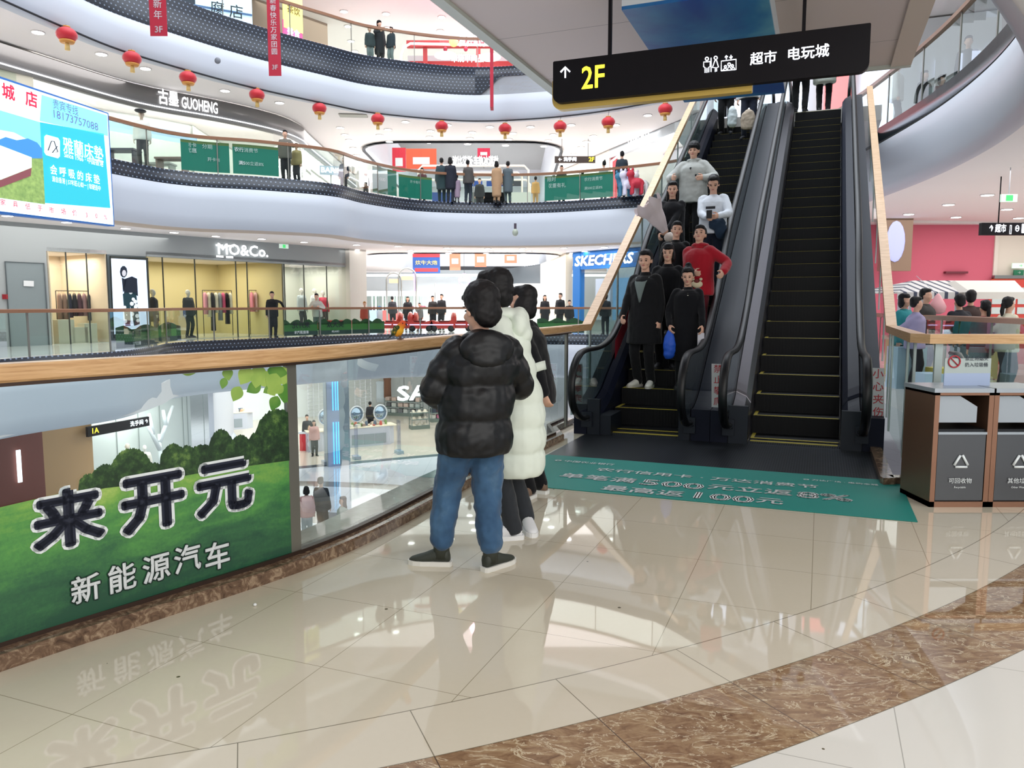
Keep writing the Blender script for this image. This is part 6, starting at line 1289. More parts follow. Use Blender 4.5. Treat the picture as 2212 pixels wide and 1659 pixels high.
# blue sports shop
K0, K1 = G(1238, 545, 3.88), G(1400, 532, 3.88); K0.z = K1.z = 0; kd = (K1 - K0).normalized(); kn = V((kd.y, -kd.x, 0)); K2 = K1 + kd * 3.5
KP = lambda px, py, d=0.0: PL(px, py, K0 + kn * d, kn)
M_SKB = mat('shop_blue', (24, 112, 190), .4); M_SKN = mat('shop_navy', (28, 84, 140), .4)
zk = KP(1300, 580).z
wallq('wall_blue_header', K0, K2, zk, 3.86, M_SKN, .3); 
for nm, a, b in (('pillar_blue', 1237, 1252),):
    p, q = KP(a, 650, .05), KP(b, 650, .05); wallq(nm, offz(p, 0), offz(q, 0), .2, 3.86, M_SKB, .3)
for z0, z1 in ((3.66, 3.86), (zk, zk + .18)):
    wallq('trim_19', K0 + kn * .03, K2 + kn * .03, z0, z1, M_SKB, .08)
wallq('wall_blue_back', K0 - kn * 2.2, K2 - kn * 2.2, .2, 3.86, mat('blue_shop_white', (206, 216, 222), .6), .1)
lamp('shop_lamp', 'AREA', ((K0 + K2) / 2 - kn * 1.2 + V((0, 0, 3.7)))[:], 220, (.94, .97, 1), 6, 1.6, ((K0 + K2) / 2 - kn * 1.2)[:])
w_ = MB(); w_.quad(offz(K0 + kd * .5, .22), offz(K2, .22), offz(K2, zk), offz(K0 + kd * .5, zk)); struct('window_13', w_, M_SHOPG)
sg2 = thing('shop_sign', 'bold slanted white letters on the blue shop header', 'sign', KP(1300, 563, .1)); tt_ = text('SKECHERS', .62, M_LET, 'lettering', sg2, KP(1303, 562, .1), kd, V((0, 0, 1)), bold=.055, th=.02, fit=(KP(1365, 560, .1) - KP(1240, 560, .1)).length)
cx0 = sum((v.co for v in tt_.data.vertices), V((0, 0, 0))) / len(tt_.data.vertices)
for v in tt_.data.vertices: v.co += kd * (v.co.z - cx0.z) * .2
for i, (px, w_, c, lab) in enumerate([(1302, 1.0, (200, 206, 226), 'pale figure poster inside the blue sports shop'), (1350, 1.6, (110, 160, 206), 'blue swirling poster inside the blue sports shop')]):
    q = KP(px, 640, -2.0); r = one('wall_poster', MB().cbox(offz(q, 1.7), (w_, .04, 2.0), 0, math.atan2(kd.y, kd.x)), emitm('poster_%d' % i, c, .6), lab, 'poster')
# ================================================================ upper floor: silver-fronted shop on the left
GPTS = [(-60, 70), (76, 114), (290, 180), (474, 217), (590, 245), (645, 268), (671, 294)]
gp_ = spline([V((p.x, p.y, 0)) for p in [G(px, py, 8.95) for px, py in GPTS]] + [V((-9.2, 46, 0))], 5)
gp_ = [gp_[0] + (gp_[0] - gp_[1]) * 4] + gp_
M_SILV = mat('silver_band', (128, 126, 126), .3, .35)
ribbon('wall_silver_band', gp_, [(-.05, 8.96), (.06, 8.9), (.1, 8.6), (.06, 8.22), (-.1, 8.18)], M_SILV)
st_ = MB(); st_.tube([offz(p, 8.30) for p in offs(gp_, .13)], .022, 5); struct('trim_20', st_, M_TUBE)
gl_ = MB(); gl_.loft([[offz(p, 5.66), offz(p, 8.2)] for p in offs(gp_, -.03)], 0, False, cap=False, close=False); struct('window_14', gl_, M_SHOPG)
bk_ = offs(gp_, -4.5)
mb = MB(); mb.loft([[offz(p, 5.6), offz(p, 8.95)] for p in bk_], 0, False, cap=False, close=False); struct('wall_shop_upper', mb, mat('upper_shop_wall', (198, 200, 194), .6))
for k in (3, 9, 15, 22): lamp('shop_lamp', 'POINT', offz(offs(gp_, -2.2)[k], 8.0)[:], 170, (1, .97, .92), .25)
# ribbed wall at far left
wallq('wall_ribbed', G(-200, 60, 8.9).to_2d().to_3d() + V((0, -2, 0)), (G(77, 116, 8.95) + V((.0, -.2, 0))).to_2d().to_3d(), 5.6, 8.95, mat('ribbed_cream', (206, 202, 186), .7), .2)
q = G(425, 226, 8.6); i_ = min(range(len(gp_)), key=lambda i: (gp_[i] - q.to_2d().to_3d()).length); gd = (gp_[i_ + 1] - gp_[i_ - 1]).normalized(); gn = V((gd.y, -gd.x, 0)); GP = lambda px, py, d=.16: PL(px, py, gp_[i_] + gn * d, gn)
sgn = thing('shop_sign', 'white glowing shop letters on the silver curved fascia of the upper floor', 'sign', GP(410, 225)); text('GUOHENG', .55, M_LET, 'lettering', sgn, GP(432, 229), gd, bold=.035, fit=(GP(471, 236) - GP(393, 222)).length); text('古墨', .55, M_LET, 'lettering', sgn, GP(364, 214), gd, bold=.04, fit=(GP(386, 218) - GP(342, 208)).length)
bp = MB(); p0, p1 = offs(gp_, -1.8)[9], offs(gp_, -1.8)[16]; bp.poly([p0, p1, p1 + V((-.6, .4, 0)), p0 + V((-.6, .4, 0))], 7.7, 7.95); one('ceiling_light_panel', bp, emitm('panel_blue', (190, 216, 246), .9), 'long pale blue glowing ceiling panel inside the silver-fronted shop', 'ceiling light')
mannequin('white-caped mannequin with a black cap behind the upper rail near the screen', AT(308, 24.6, 5.66), .3, (222, 224, 216), (60, 60, 60), .85, 1.75, (196, 180, 160))
one('cap', MB().ell(AT(307, 24.5, 5.66) + V((0, -.02, 1.72)), (.17, .2, .06), 12, 6), M_BLACK, 'black cap on the white-caped mannequin', 'hat')
for px, d, lab, c in ((265, 26, 'dark display cabinet behind the upper rail beside the screen', (52, 56, 66)), (372, 27.5, 'brown display table behind the upper rail', (120, 104, 96)), (345, 28.5, 'grey display counter deep in the silver-fronted shop', (150, 152, 150))):
    p = AT(px, d, 5.66); r = thing('display_table', lab, 'table', p); MB().cbox(p + V((0, 0, .82)), (1.0, .6, .06)).build('table_top', mat('table_%d' % c[0], c, .5), r)
    for dx in (-.44, .44): MB().cbox(p + V((dx, 0, .4)), (.06, .5, .8)).build('table_side', mat('table_%d' % c[0]), r)
# people on the upper floor
folk('adult in a grey-brown jacket at the upper rail beside a teal poster', 617, 27.2, 5.66, 1.72, (104, 98, 90), BK, 10, hands={'L': (.2, -.3, 1.2)})
folk('child in a mustard jacket at the upper rail next to the adult in grey-brown', 641, 27.6, 5.66, 1.36, (150, 132, 86), (40, 40, 44), -10)
folk('child in a navy jacket at the upper rail before a glowing white house frame', 743, 30.2, 5.66, 1.35, NV, BK, 0)
folk('person in dark clothes crouching low behind the upper rail', 790, 31.5, 5.66, 1.0, (72, 76, 70), BK, 0)
folk('person with a dark red jacket behind the teal poster of the upper rail', 912, 33.5, 5.66, 1.55, (96, 50, 56), BK, 0, 'bob')
folk('tall person in black at the middle of the upper rail, first of the pair', 954, 32.6, 5.66, 1.78, (44, 62, 70), (36, 50, 56), 185, hem=.5)
folk('person in a navy coat at the middle of the upper rail, second of the pair', 973, 32.5, 5.66, 1.78, (24, 28, 42), (28, 32, 46), 175, 'bob', hem=.5)
folk('small child in mauve beside the person in a navy coat', 987, 32.6, 5.66, 1.1, (150, 130, 146), (140, 120, 136), 180, hem=.3)
folk('person in a grey-brown jacket leaning on the upper rail under the kiosk sign', 1011, 32.7, 5.66, 1.72, (76, 72, 70), (40, 44, 60), 170, hands={'L': (.3, .3, 1.1)})
folk('worker in black behind the kiosk counter', 1036, 36.6, 5.66, 1.6, (30, 32, 36), BK, 0)
folk('woman in a long camel coat at the upper rail', 1073, 32.6, 5.66, 1.66, (176, 140, 106), (176, 140, 106), 160, 'bob', hem=.25)
folk('man in a grey coat right of the woman in a camel coat', 1097, 32.8, 5.66, 1.68, (82, 94, 100), (74, 84, 90), 190, hem=.45)
folk('person in an orange striped top at the end of the kiosk', 1157, 34, 5.66, 1.25, (222, 168, 100), (200, 160, 110), 180)
folk('man with short black hair above the teal poster with large characters', 1213, 33.6, 5.66, 1.66, (70, 72, 70), BK, 0)
folk('child with a white top above the teal posters', 1258, 32.8, 5.66, 1.3, (222, 218, 204), GY, 180)
folk('person in a white jacket with back turned above the teal posters', 1304, 32.4, 5.66, 1.62, (206, 206, 206), GY, 200, 'bun')
folk('large person in a dark slate jacket before the sports shop entrance', 1343, 31.2, 5.66, 1.78, (40, 52, 62), BK, 180)
# kiosk
p = AT(1030, 37.5, 5.66); r = thing('kiosk', 'white pipe-framed dessert kiosk with glowing sign on the upper floor', 'kiosk', p); M_PIPE = mat('pipe_cream', (232, 222, 212), .4)
x0, x1 = AT(905, 37.5, 7.4).x, AT(1155, 37.5, 7.4).x
for yy, zt, xa, xb in ((37.2, 7.95, x0, x1 - .3), (37.6, 7.7, x0 + .1, x1 - .6), (38.2, 7.45, x0 + .2, x1 - .2)):
    MB().tube([V((xa, yy, 5.66)), V((xa, yy, zt - .2)), V((xa + .2, yy, zt)), V((xb - .2, yy, zt)), V((xb, yy, zt - .2)), V((xb, yy, 5.66))], .05, 6).build('pipe_frame', M_PIPE, r)
for xa in (x0 + 1.2, x1 - 1.6): MB().tube([V((xa, 37.2, 7.95)), V((xa - .5, 38.2, 7.45))], .05, 6).build('pipe_frame', M_PIPE, r)
for xa, c in ((x0 + 2.6, (40, 80, 160)), (x0 + 3.6, (36, 74, 150)), (x0 + 4.5, (60, 62, 70))): MB().cbox((xa, 37.7, 7.2), (.8, .05, .25)).build('menu_panel', mat('menu_%d' % c[0], c, .5), r)
for xa, w_, c in ((x0 + 3.3, 1.6, (92, 104, 104)), (x1 - 1.3, 2.2, (200, 206, 198)), (x0 + 1.2, 1.0, (60, 84, 140))): MB().cbox((xa, 36.9, 6.15), (w_, .6, .98)).build('counter_body', mat('kiosk_%d' % c[0], c, .4), r)
text('波比艾斯·车轨冰淇淋', .45, M_LET, 'lettering', r, D(1027, 349, 37.0), (1, 0, 0), bold=.04, fit=2.15, th=.03)
for px, py, w_, h, c, lab in ((862, 345, .75, 1.3, (196, 44, 60), 'red banner with white character inside the far upper opening'), (910, 343, 1.7, 1.1, (206, 90, 60), 'wide orange food banner inside the far upper opening'), (1045, 330, .7, .5, (190, 36, 70), 'small crimson banner deep inside the far upper opening')):
    p = D(px, py, 44); r = thing('banner', lab, 'banner', p); MB().cbox(p, (w_, .02, h)).build('cloth', mat('banner_%d_%d' % c[:2], c, .7), r); MB().cbox(p + V((0, -.016, -h * .1)), (w_ * .55, .01, h * .35)).build('white_patch', FW, r); MB().tube([p + V((0, 0, h / 2)), V((p.x, 44, 9.0))], .012, 4).build('hanging_cord', M_BLACK, r)
# glowing house frames
for px, lab in ((760, 'glowing white house-shaped light frame, left of a matching pair'), (825, 'glowing white house-shaped light frame, right of a matching pair')):
    p = AT(px, 35.5, 5.66); hw = .55; one('house_light', MB().tube([p + V((-hw, 0, 0)), p + V((-hw, 0, 1.25)), p + V((-.05, 0, 1.5)), p + V((hw, 0, 1.2)), p + V((hw, 0, 0))], .03, 5), M_TUBE, lab, 'light')
shopsign('small glowing white sign on the upper floor beside the silver fascia', D(714, 368, 36), (1, .3, 0), 'BARIS', .33, M_LET, fit=.85, bsz=(.95, .4), bm=mat('sign_pale_blue', (180, 196, 214), .4)); q_ = D(714, 368, 36); MB().tube([V((q_.x, q_.y + .06, 5.655)), V((q_.x, q_.y + .06, q_.z))], .03, 6).build('sign_post', M_STEEL, bpy.data.objects['shop_sign.006'] if 'shop_sign.006' in bpy.data.objects else None)
r = thing('direction_sign', 'dark hanging sign with yellow 2F over the upper floor at right', 'sign', D(1242, 345, 36)); p = D(1242, 345, 36); MB().cbox(p, (1.85, .08, .3)).build('sign_box', mat('sign_brown', (58, 48, 44), .4), r); text('2F', .27, M_YGLOW, 'lettering', r, p + V((.75, -.05, 0)), bold=.02); text('← 洗手间', .2, M_GLOW, 'lettering', r, p + V((-.35, -.05, 0)), bold=.02)
for dx in (-.6, .6): MB().tube([p + V((dx, 0, .15)), p + V((dx, 0, 8.93 - p.z))], .012, 5).build('hanging_rod', M_BLACK, r)
# sports shop on the upper right
D0, D1 = G(1316, 324, 8.95), G(1462, 263, 8.95); D0.z = D1.z = 0; dd_ = (D1 - D0).normalized(); dn = V((dd_.y, -dd_.x, 0)); D2 = D1 + dd_ * 3; DP = lambda px, py, d=.08: PL(px, py, D0 + dn * d, dn)
zl = DP(1349, 327).z
wallq('wall_sports_header', D0, D2, zl, 8.95, mat('sports_grey', (186, 192, 196), .5), .3)
MB_ = MB(); MB_.tube([DP(1321, 400, .1), DP(1321, 348, .1), DP(1349, 327, .1), DP(1411, 303, .1), DP(1484, 287, .1)], .05, 6); struct('trim_21', MB_, M_TUBE)
wallq('wall_sports_back', D0 - dn * 3, D2 - dn * 3, 5.6, 8.95, mat('sports_back', (200, 196, 206), .6), .1); wallq('wall_sports_red', D0 - dn * .1, D0 + dd_ * .5 - dn * .1, 5.6, zl, mat('sports_red', (170, 34, 48), .5), .1)
lamp('shop_lamp', 'POINT', offz((D0 + D1) / 2 - dn * 1.5, 8.2)[:], 200, (1, .97, .97), .3)
shopsign('white glowing letters on the grey fascia above the sports shop entrance', DP(1379, 297, .14), dd_, 'QDSPORTS', .42, M_LET, fit=(DP(1403, 290, .14) - DP(1357, 303, .14)).length, bold=.04)
wallq('wall_street_upper', V((2.6, 45, 0)), D0, 5.6, 8.95, M_WARMW, .2)
rn = random.Random(11)
for i, (px, py, c, lab) in enumerate([(1376, 385, (190, 40, 60), 'red toy animal ride behind the upper rail by the sports shop'), (1360, 405, (214, 210, 226), 'white toy animal ride low behind the upper rail'), (1386, 378, (220, 214, 214), 'white toy animal ride with round head by the sports shop'), (1350, 395, (60, 120, 150), 'blue toy animal ride beside the dark slate jacket'), (1372, 412, (170, 170, 220), 'lilac toy animal ride lowest in the toy group')]):
    p = AT(px, 30.2 + .2 * i, 5.66); r = thing('toy_ride', lab, 'toy', p, 'toy rides at the sports shop'); b = MB(); b.ell(p + V((0, 0, .42)), (.3, .22, .2), 10, 8); b.ell(p + V((-.25, -.05, .75)), (.16, .15, .16), 10, 8)
    for dx, dy in ((-.18, -.12), (.18, -.12), (-.18, .12), (.18, .12)): b.tube([p + V((dx, dy, 0)), p + V((dx, dy, .4))], .07, 7)
    b.tube([p + V((-.2, 0, .5)), p + V((-.25, -.03, .75))], .12, 8); b.build('toy_body', mat('toy_%d_%d' % c[:2], c, .6), r, remesh=.03)
    for dx in (-.33, -.17): MB().ell(p + V((dx, -.05, .92)), (.05, .03, .07), 6, 5).build('ear', mat('toy_%d_%d' % c[:2]), r)
# ================================================================ topmost floor
folk('tall person in a black hooded coat looking over the topmost rail', 820, 32.6, 11.1, 1.78, (22, 22, 28), (50, 46, 46), 40, 'full', .45, hands={'R': (.1, -.4, 1.25)})
folk('person in a dark green jacket at the topmost rail, left of the tall figure', 799, 32.3, 11.1, 1.45, (44, 56, 58), (110, 118, 118), 20)
folk('person in a dark jacket at the topmost rail, right of the tall figure', 845, 32.5, 11.1, 1.5, (36, 46, 54), (120, 128, 128), -30, 'pony')
p = AT(1005, 34.5, 11.1); r = thing('food_stall', 'red food stall with white light outline and oval lamps on the topmost floor', 'stall', p); M_STR = mat('stall_red', (206, 58, 60), .4)
xa, xb = AT(868, 34.5, 11.5).x, AT(1160, 34.5, 11.5).x
for z0, z1, y0 in ((11.1, 11.55, 34.4), (11.75, 12.1, 35.2), (12.5, 12.75, 34.5)): MB().box((xa + .2, y0, z0), (xb, y0 + .3, z1)).build('red_beam', M_STR, r)
for xx in (xa + .9, xa + 3.2, xb - .6): MB().box((xx, 34.6, 11.1), (xx + .18, 34.75, 12.7)).build('red_post', M_STR, r)
MB().box((xa, 36.4, 11.1), (xb, 36.5, 12.7)).build('back_wall', mat('stall_back', (206, 200, 206), .6), r)
MB().tube([V((xa, 34.3, 11.1)), V((xa, 34.3, 12.1)), V((xa + .12, 34.3, 12.4)), V((xa + .4, 34.3, 12.55)), V((xb - .2, 34.3, 12.45))], .05, 6).build('light_outline', M_TUBE, r)
for px, py in ((962, 120), (1058, 124)):
    q = D(px, py, 34.2); b = MB(); b.ell(q, (.48, .06, .19), 18, 8); b.build('oval_lamp', emitm('oval_white', (244, 244, 246), 1.2), r)
text('疯狂趴子', .5, M_LET, 'lettering', r, D(1023, 90, 34.0), bold=.04, fit=1.25); text('串烧甲肉品', .35, M_LET, 'lettering', r, D(1010, 127, 33.9), bold=.03, fit=1.35)
b = MB(); b.ell(D(980, 90, 34.0), (.2, .05, .22), 10, 8); b.build('mascot_lamp', emitm('lamp_yellow', (250, 226, 120), 1.2), r)
for px, py in ((962, 106), (1006, 106)): MB().ell(D(px, py, 34.3), (.09, .09, .1), 8, 6).build('red_lantern', mat('stall_pink', (196, 50, 80), .5), r)
wallq('wall_top_left', V((-14, 30, 0)), V((-8.5, 37, 0)), 11, 14.3, mat('top_beige', (168, 148, 130), .7), .2)
for px, py, w_, h, s, mm, tm, lab in ((634, 24, .55, 1.4, '茶饮', emitm('sign_warm', (244, 226, 140), .9), mat('brown_ink', (150, 110, 40), .6), 'tall yellow lit sign on the topmost floor beside the red banner'), (634, 72, .55, .8, '美食', emitm('sign_pink', (236, 90, 150), .8), M_GLOW, 'small pink lit sign below the yellow sign on the topmost floor')):
    q = D(px, py, 30.5); shopsign(lab, q, (.6, .8, 0), s, .3, tm, bsz=(w_ * 1.6, h), bm=mm, bold=.02)
q = D(482, 22, 28.5); r = thing('light_box', 'pale blue lit shop window with dark characters at the very top', 'sign', q); MB().cbox(q + V((0, .1, 0)), (1.9, .1, 1.3), 0, .5).build('lit_face', emitm('window_blue', (206, 226, 250), 1.0), r); text('腐 店', .5, FD, 'lettering', r, q + V((.15, -.05, -.05)), (math.cos(.5), math.sin(.5), 0), bold=.01)
for dz in (-.65, .0, .65): MB().cbox(q + V((0, .02, dz)), (1.95, .06, .06), 0, .5).build('frame_bar', mat('frame_blue', (90, 120, 170), .5), r)
wallq('wall_top_dark', V((-15.5, 22, 0)), V((-10.9, 30.5, 0)), 11, 14.3, mat('top_dark', (72, 78, 92), .6), .2)
# smoke detectors, vents, speakers on ceilings
for px, py, z, lab in ((763, 249, 8.97, 'grey rectangular ceiling vent above the sixth lantern'),): 
    q = G(px, py, z); one('ceiling_vent', MB().cbox(q - V((0, 0, .02)), (1.1, .5, .03), 0, .1), mat('vent_grey', (170, 168, 158), .6), lab, 'vent')
q = D(470, 131, 25.4); one('wall_speaker', MB().ell(q, (.1, .06, .1), 12, 8), mat('speaker_grey', (120, 122, 128), .6), 'small round grey speaker on the top white fascia', 'speaker')
q = D(1113, 494, 31.0); r = thing('wall_camera', 'small dark camera and bracket on the white middle fascia', 'camera', q); MB().cbox(q + V((0, .2, .1)), (.1, .4, .22)).build('bracket', mat('bracket_dark', (70, 56, 70), .5), r); MB().ell(q + V((0, 0, -.15)), (.12, .12, .15), 10, 8).build('dome', mat('dome_pale', (170, 176, 160), .3), r)
# ================================================================ lower level seen through the glass
LZ = -5.4
def LG(px, py): return G(px, py, LZ)
# shop line of the lower level
S0, S1 = LG(650, 1012), LG(960, 984); sd_ = (S1 - S0).normalized(); sn_ = V((sd_.y, -sd_.x, 0)); sd_ = sd_
LP = lambda px, py, d=0.0: PL(px, py, S0 + sn_ * d, sn_)
th_ = MB(); a, b = S0 - sd_ * 1.5, S1 + sd_ * 9; th_.poly([a, b, b - sn_ * .45, a - sn_ * .45], LZ, LZ + .01); struct('trim_22', th_, mat('threshold_dark', (58, 66, 74), .2))
sf = MB(); sf.poly([a - sn_ * .45, b - sn_ * .45, b - sn_ * 16, a - sn_ * 16], LZ, LZ + .008); struct('floor_store', sf, mat('store_floor', (206, 196, 182), .12))
wallq('wall_store_back', a - sn_ * 15, b - sn_ * 15, LZ, -1.6, M_COOLW, .1)
# column with blue light lines
cA, cB = LP(708, 1000, .15), LP(757, 1000, .15); mid = offz((cA + cB) / 2, 0); wcol = (cB - cA).length
mb = MB(); ang_ = math.atan2(sd_.y, sd_.x); mb.cbox(offz(mid - sn_ * .3, (LZ - 1.0) / 2), (wcol, .6, -1.0 - LZ), 0, ang_); struct('pillar_2', mb, mat('column_grey', (150, 162, 170), .4))
mb = MB(); e0, e1 = LP(709, 1000, .18), LP(735, 1000, .18); mb.plate([offz(e0, LZ), offz(e1, LZ), offz(e1, -1.2), offz(e0, -1.2)], sn_, .02); struct('trim_23', mb, mat('column_lilac', (170, 182, 214), .3))
lt = thing('light_strip', 'vertical blue light lines on the lower-level column', 'light', offz(LP(727, 1000, .22), LZ))
for px in (721, 727, 732):
    q = LP(px, 950, .22)
    for z0, z1 in ((LZ + .1, -3.5), (-3.0, -1.4)): MB().cbox(offz(q, (z0 + z1) / 2), (.035, .02, z1 - z0), 0, ang_).build('light_line', emitm('line_blue', (90, 200, 255), 2.2), lt)
# counters with goods
GOODS = [(226, 206, 190), (206, 120, 90), (120, 150, 90), (228, 224, 216), (150, 130, 120), (214, 170, 140), (96, 110, 130), (200, 90, 80)]
rg = random.Random(21)
def counter(label, c, size, rz, mirrors, goods, ndoor=3):
    r = thing('display_counter', label, 'counter', c); R = Matrix.Rotation(rz, 3, 'Z'); w_, d_, h = size
    mb = MB(); pl = [R @ V(q) + c for q in ((-w_ / 2, -d_ / 2, 0), (w_ / 2 - .35, -d_ / 2, 0), (w_ / 2, -d_ / 2 + .35, 0), (w_ / 2, d_ / 2, 0), (-w_ / 2, d_ / 2, 0))]; mb.poly(pl, c.z, c.z + h); mb.build('counter_body', mat('counter_lilac', (196, 200, 214), .3), r)
    for i in range(ndoor):
        mb = MB(); x = -w_ / 2 + .1 + i * (w_ - .6) / ndoor; mb.box((x, -d_ / 2 - .015, .12), (x + (w_ - .7) / ndoor, -d_ / 2, h * .66), 0, lambda q: R @ q + c); mb.build('door', mat('counter_door', (150, 160, 168), .4), r)
    mb = MB(); mb.cbox(c + R @ V((0, 0, h + .03)), (w_ + .04, d_ + .04, .05), 0, rz); mb.build('counter_top', mat('counter_glow', (236, 226, 206), .3, emit=(255, 236, 200), es=.25), r)
    for i, x in enumerate(mirrors):
        q = c + R @ V((x, d_ * .15, h + .62)); m = thing('round_mirror', label.split(' ')[0] + ' counter mirror, round with white rim, ' + ['first', 'second'][i] + ' along the counter', 'mirror', q); mb = MB(); mb.tube([q + R @ V((.33 * math.cos(k * math.pi / 12), 0, .38 * math.sin(k * math.pi / 12))) for k in range(25)], .035, 6); mb.build('rim', M_CLAW, m)
        mb = MB(); mb.loft([[q + R @ V((.32 * math.cos(k * math.pi / 10), y, .37 * math.sin(k * math.pi / 10))) for k in range(20)] for y in (-.012, .012)]); mb.build('glass', mat('mirror_glass', (150, 170, 190), .08, .9), m); mb = MB(); mb.tube([q + V((0, 0, -.4)), q + V((0, 0, -.58))], .04, 6); mb.build('stand', M_CLAW, m)
    for i in range(goods):
        x = rg.uniform(-w_ / 2 + .1, w_ / 2 - .4); y = rg.uniform(-d_ / 2 + .08, d_ / 2 - .1); s = rg.uniform(.07, .15); k = rg.randrange(8); q = c + R @ V((x, y, h + .055)); nm, ct = [('gift_box', 'box'), ('jar', 'jar'), ('trinket_bowl', 'bowl')][i % 3]
        mb = MB()
        if i % 3 == 0: mb.cbox(q + V((0, 0, s * .5)), (s * 1.5, s * 1.2, s), 0, rz + rg.random())
        elif i % 3 == 1: mb.loft([[q + V((rr * s * math.cos(t), rr * s * math.sin(t), z * s)) for t in [2 * math.pi * j / 8 for j in range(8)]] for z, rr in ((0, .45), (.1, .5), (1.1, .5), (1.25, .3), (1.5, .3))])
        else: mb.loft([[q + V((rr * s * math.cos(t), rr * s * math.sin(t), z * s)) for t in [2 * math.pi * j / 9 for j in range(9)]] for z, rr in ((0, .4), (.15, .6), (.5, .85), (.55, .8), (.25, .5))])
        o = mb.build(nm, gm_(GOODS[k]) if 0 else mat('goods_%d' % k, GOODS[k], .5)); cn = ['cream', 'terracotta', 'olive', 'white', 'taupe', 'peach', 'slate', 'red'][k]
        tag(o, 'small %s %s displayed on the %s' % (cn, nm.replace('_', ' '), label.split(',')[0]), ct, 'small wares on the ' + label.split(',')[0])
    return r
cc = LG(838, 972); cc = (LG(757, 970) + LG(852, 956)) / 2; cc = V((cc.x, cc.y, LZ)) - sn_ * .35
counter('long lilac counter with round mirrors, right of the blue-lit column', cc, (2.35, .8, .92), ang_ + .06, (-.65, .55), 26)
c2 = LG(685, 973); counter('small lilac counter, left of the blue-lit column', V((c2.x, c2.y, LZ)), (1.0, .8, .92), ang_, (.45,), 9, 1)
for (px, py, w_, h, lab) in ((668, 975, .45, .85, 'red display stand beside the small lilac counter'),):
    q = LG(660, 972); r = thing('display_stand', lab, 'stand', q); MB().cbox(q + V((0, 0, .4)), (.4, .5, .8)).build('stand_body', mat('stand_red', (206, 50, 60), .5), r); MB().cbox(q + V((0, 0, .85)), (.5, .55, .08)).build('stand_top', M_CLAW, r)
# shelving further back
def shelf(label, q, w_, rows, rz, n, cols, hat=False):
    r = thing('shelf_unit', label, 'shelf', q); R = Matrix.Rotation(rz, 3, 'Z'); ms = mat('shelf_steel', (120, 136, 134), .4, .4)
    for i in range(rows): MB().cbox(q + R @ V((0, 0, .18 + i * .36)), (w_, .5, .04), 0, rz).build('shelf_board', ms, r)
    for x in (-w_ / 2, w_ / 2):
        for y in (-.24, .24): MB().cbox(q + R @ V((x, y, rows * .18)), (.03, .03, rows * .36), 0, rz).build('upright', ms, r)
    MB().cbox(q + V((0, 0, .09)), (w_ + .05, .55, .18), 0, rz).build('plinth', mat('plinth_green', (108, 120, 114), .5), r)
    for i in range(rows):
        for k in range(n):
            c = q + R @ V((-w_ / 2 + w_ * (k + .5) / n, rg.uniform(-.08, .08), .20 + i * .36)); col = cols[rg.randrange(len(cols))]; mb = MB()
            if hat: mb.loft([[c + V((rr * math.cos(t), rr * math.sin(t), z)) for t in [2 * math.pi * j / 10 for j in range(10)]] for z, rr in ((0, .17), (.02, .17), (.03, .1), (.13, .08), (.14, .05))])
            else: mb.cbox(c + V((0, 0, .11)), (w_ / n * .7, .3, .2 + rg.random() * .06), 0, rz + rg.uniform(-.2, .2))
            nm = 'sun_hat' if hat else 'folded_clothes'; o = mb.build(nm, mat('wares_%d_%d_%d' % col, col, .8)); tag(o, ('pale brimmed hat' if hat else 'folded stack of clothing') + ' on the ' + label, 'hat' if hat else 'clothing', ('hats' if hat else 'clothing stacks') + ' on the ' + label)
q = LG(906, 926); shelf('hat shelf at the corner beside the store aisle', V((q.x, q.y, LZ)), 1.0, 3, ang_, 3, [(224, 216, 200), (214, 204, 186)], True)
q = LG(872, 898); shelf('low wire shelf behind the hat shelf', V((q.x, q.y, LZ)), 2.4, 3, ang_ - .75, 6, [(206, 210, 206), (180, 190, 190), (120, 120, 124), (214, 190, 180)])
q = LG(950, 915); shelf('pale shelf right of the hat shelf', V((q.x + .2, q.y + 1.0, LZ)), 1.8, 3, ang_, 5, [(214, 210, 204), (200, 120, 150), (60, 66, 80), (190, 196, 200)])
q = LG(850, 882); shelf('far clothing shelf under the large white letters', V((q.x, q.y, LZ)), 2.2, 4, ang_, 6, [(200, 150, 130), (224, 210, 200), (160, 170, 180), (206, 196, 180)])
for px, py, c, lab in ((822, 905, (176, 186, 196), 'pale blue long dress hanging in the lower store'), (802, 890, (214, 206, 196), 'cream coat hanging in the lower store'), (776, 890, (206, 206, 200), 'ivory coat hanging behind the long lilac counter'), (838, 893, (140, 100, 80), 'brown coat hanging near the letters in the lower store')):
    q = LG(px, py); garment(lab, V((q.x, q.y, LZ + 2.35)), 1.35, c, .5, .2); MB_ = MB()
lr = thing('clothes_rack', 'tall clothes rail at the back of the lower store', 'rack', LG(806, 890)); q0, q1 = LG(770, 891), LG(842, 889)
MB().tube([offz(q0, LZ), offz(q0, LZ + 2.38), offz(q1, LZ + 2.38), offz(q1, LZ)], .02, 6).build('rail_frame', M_STEEL, lr)
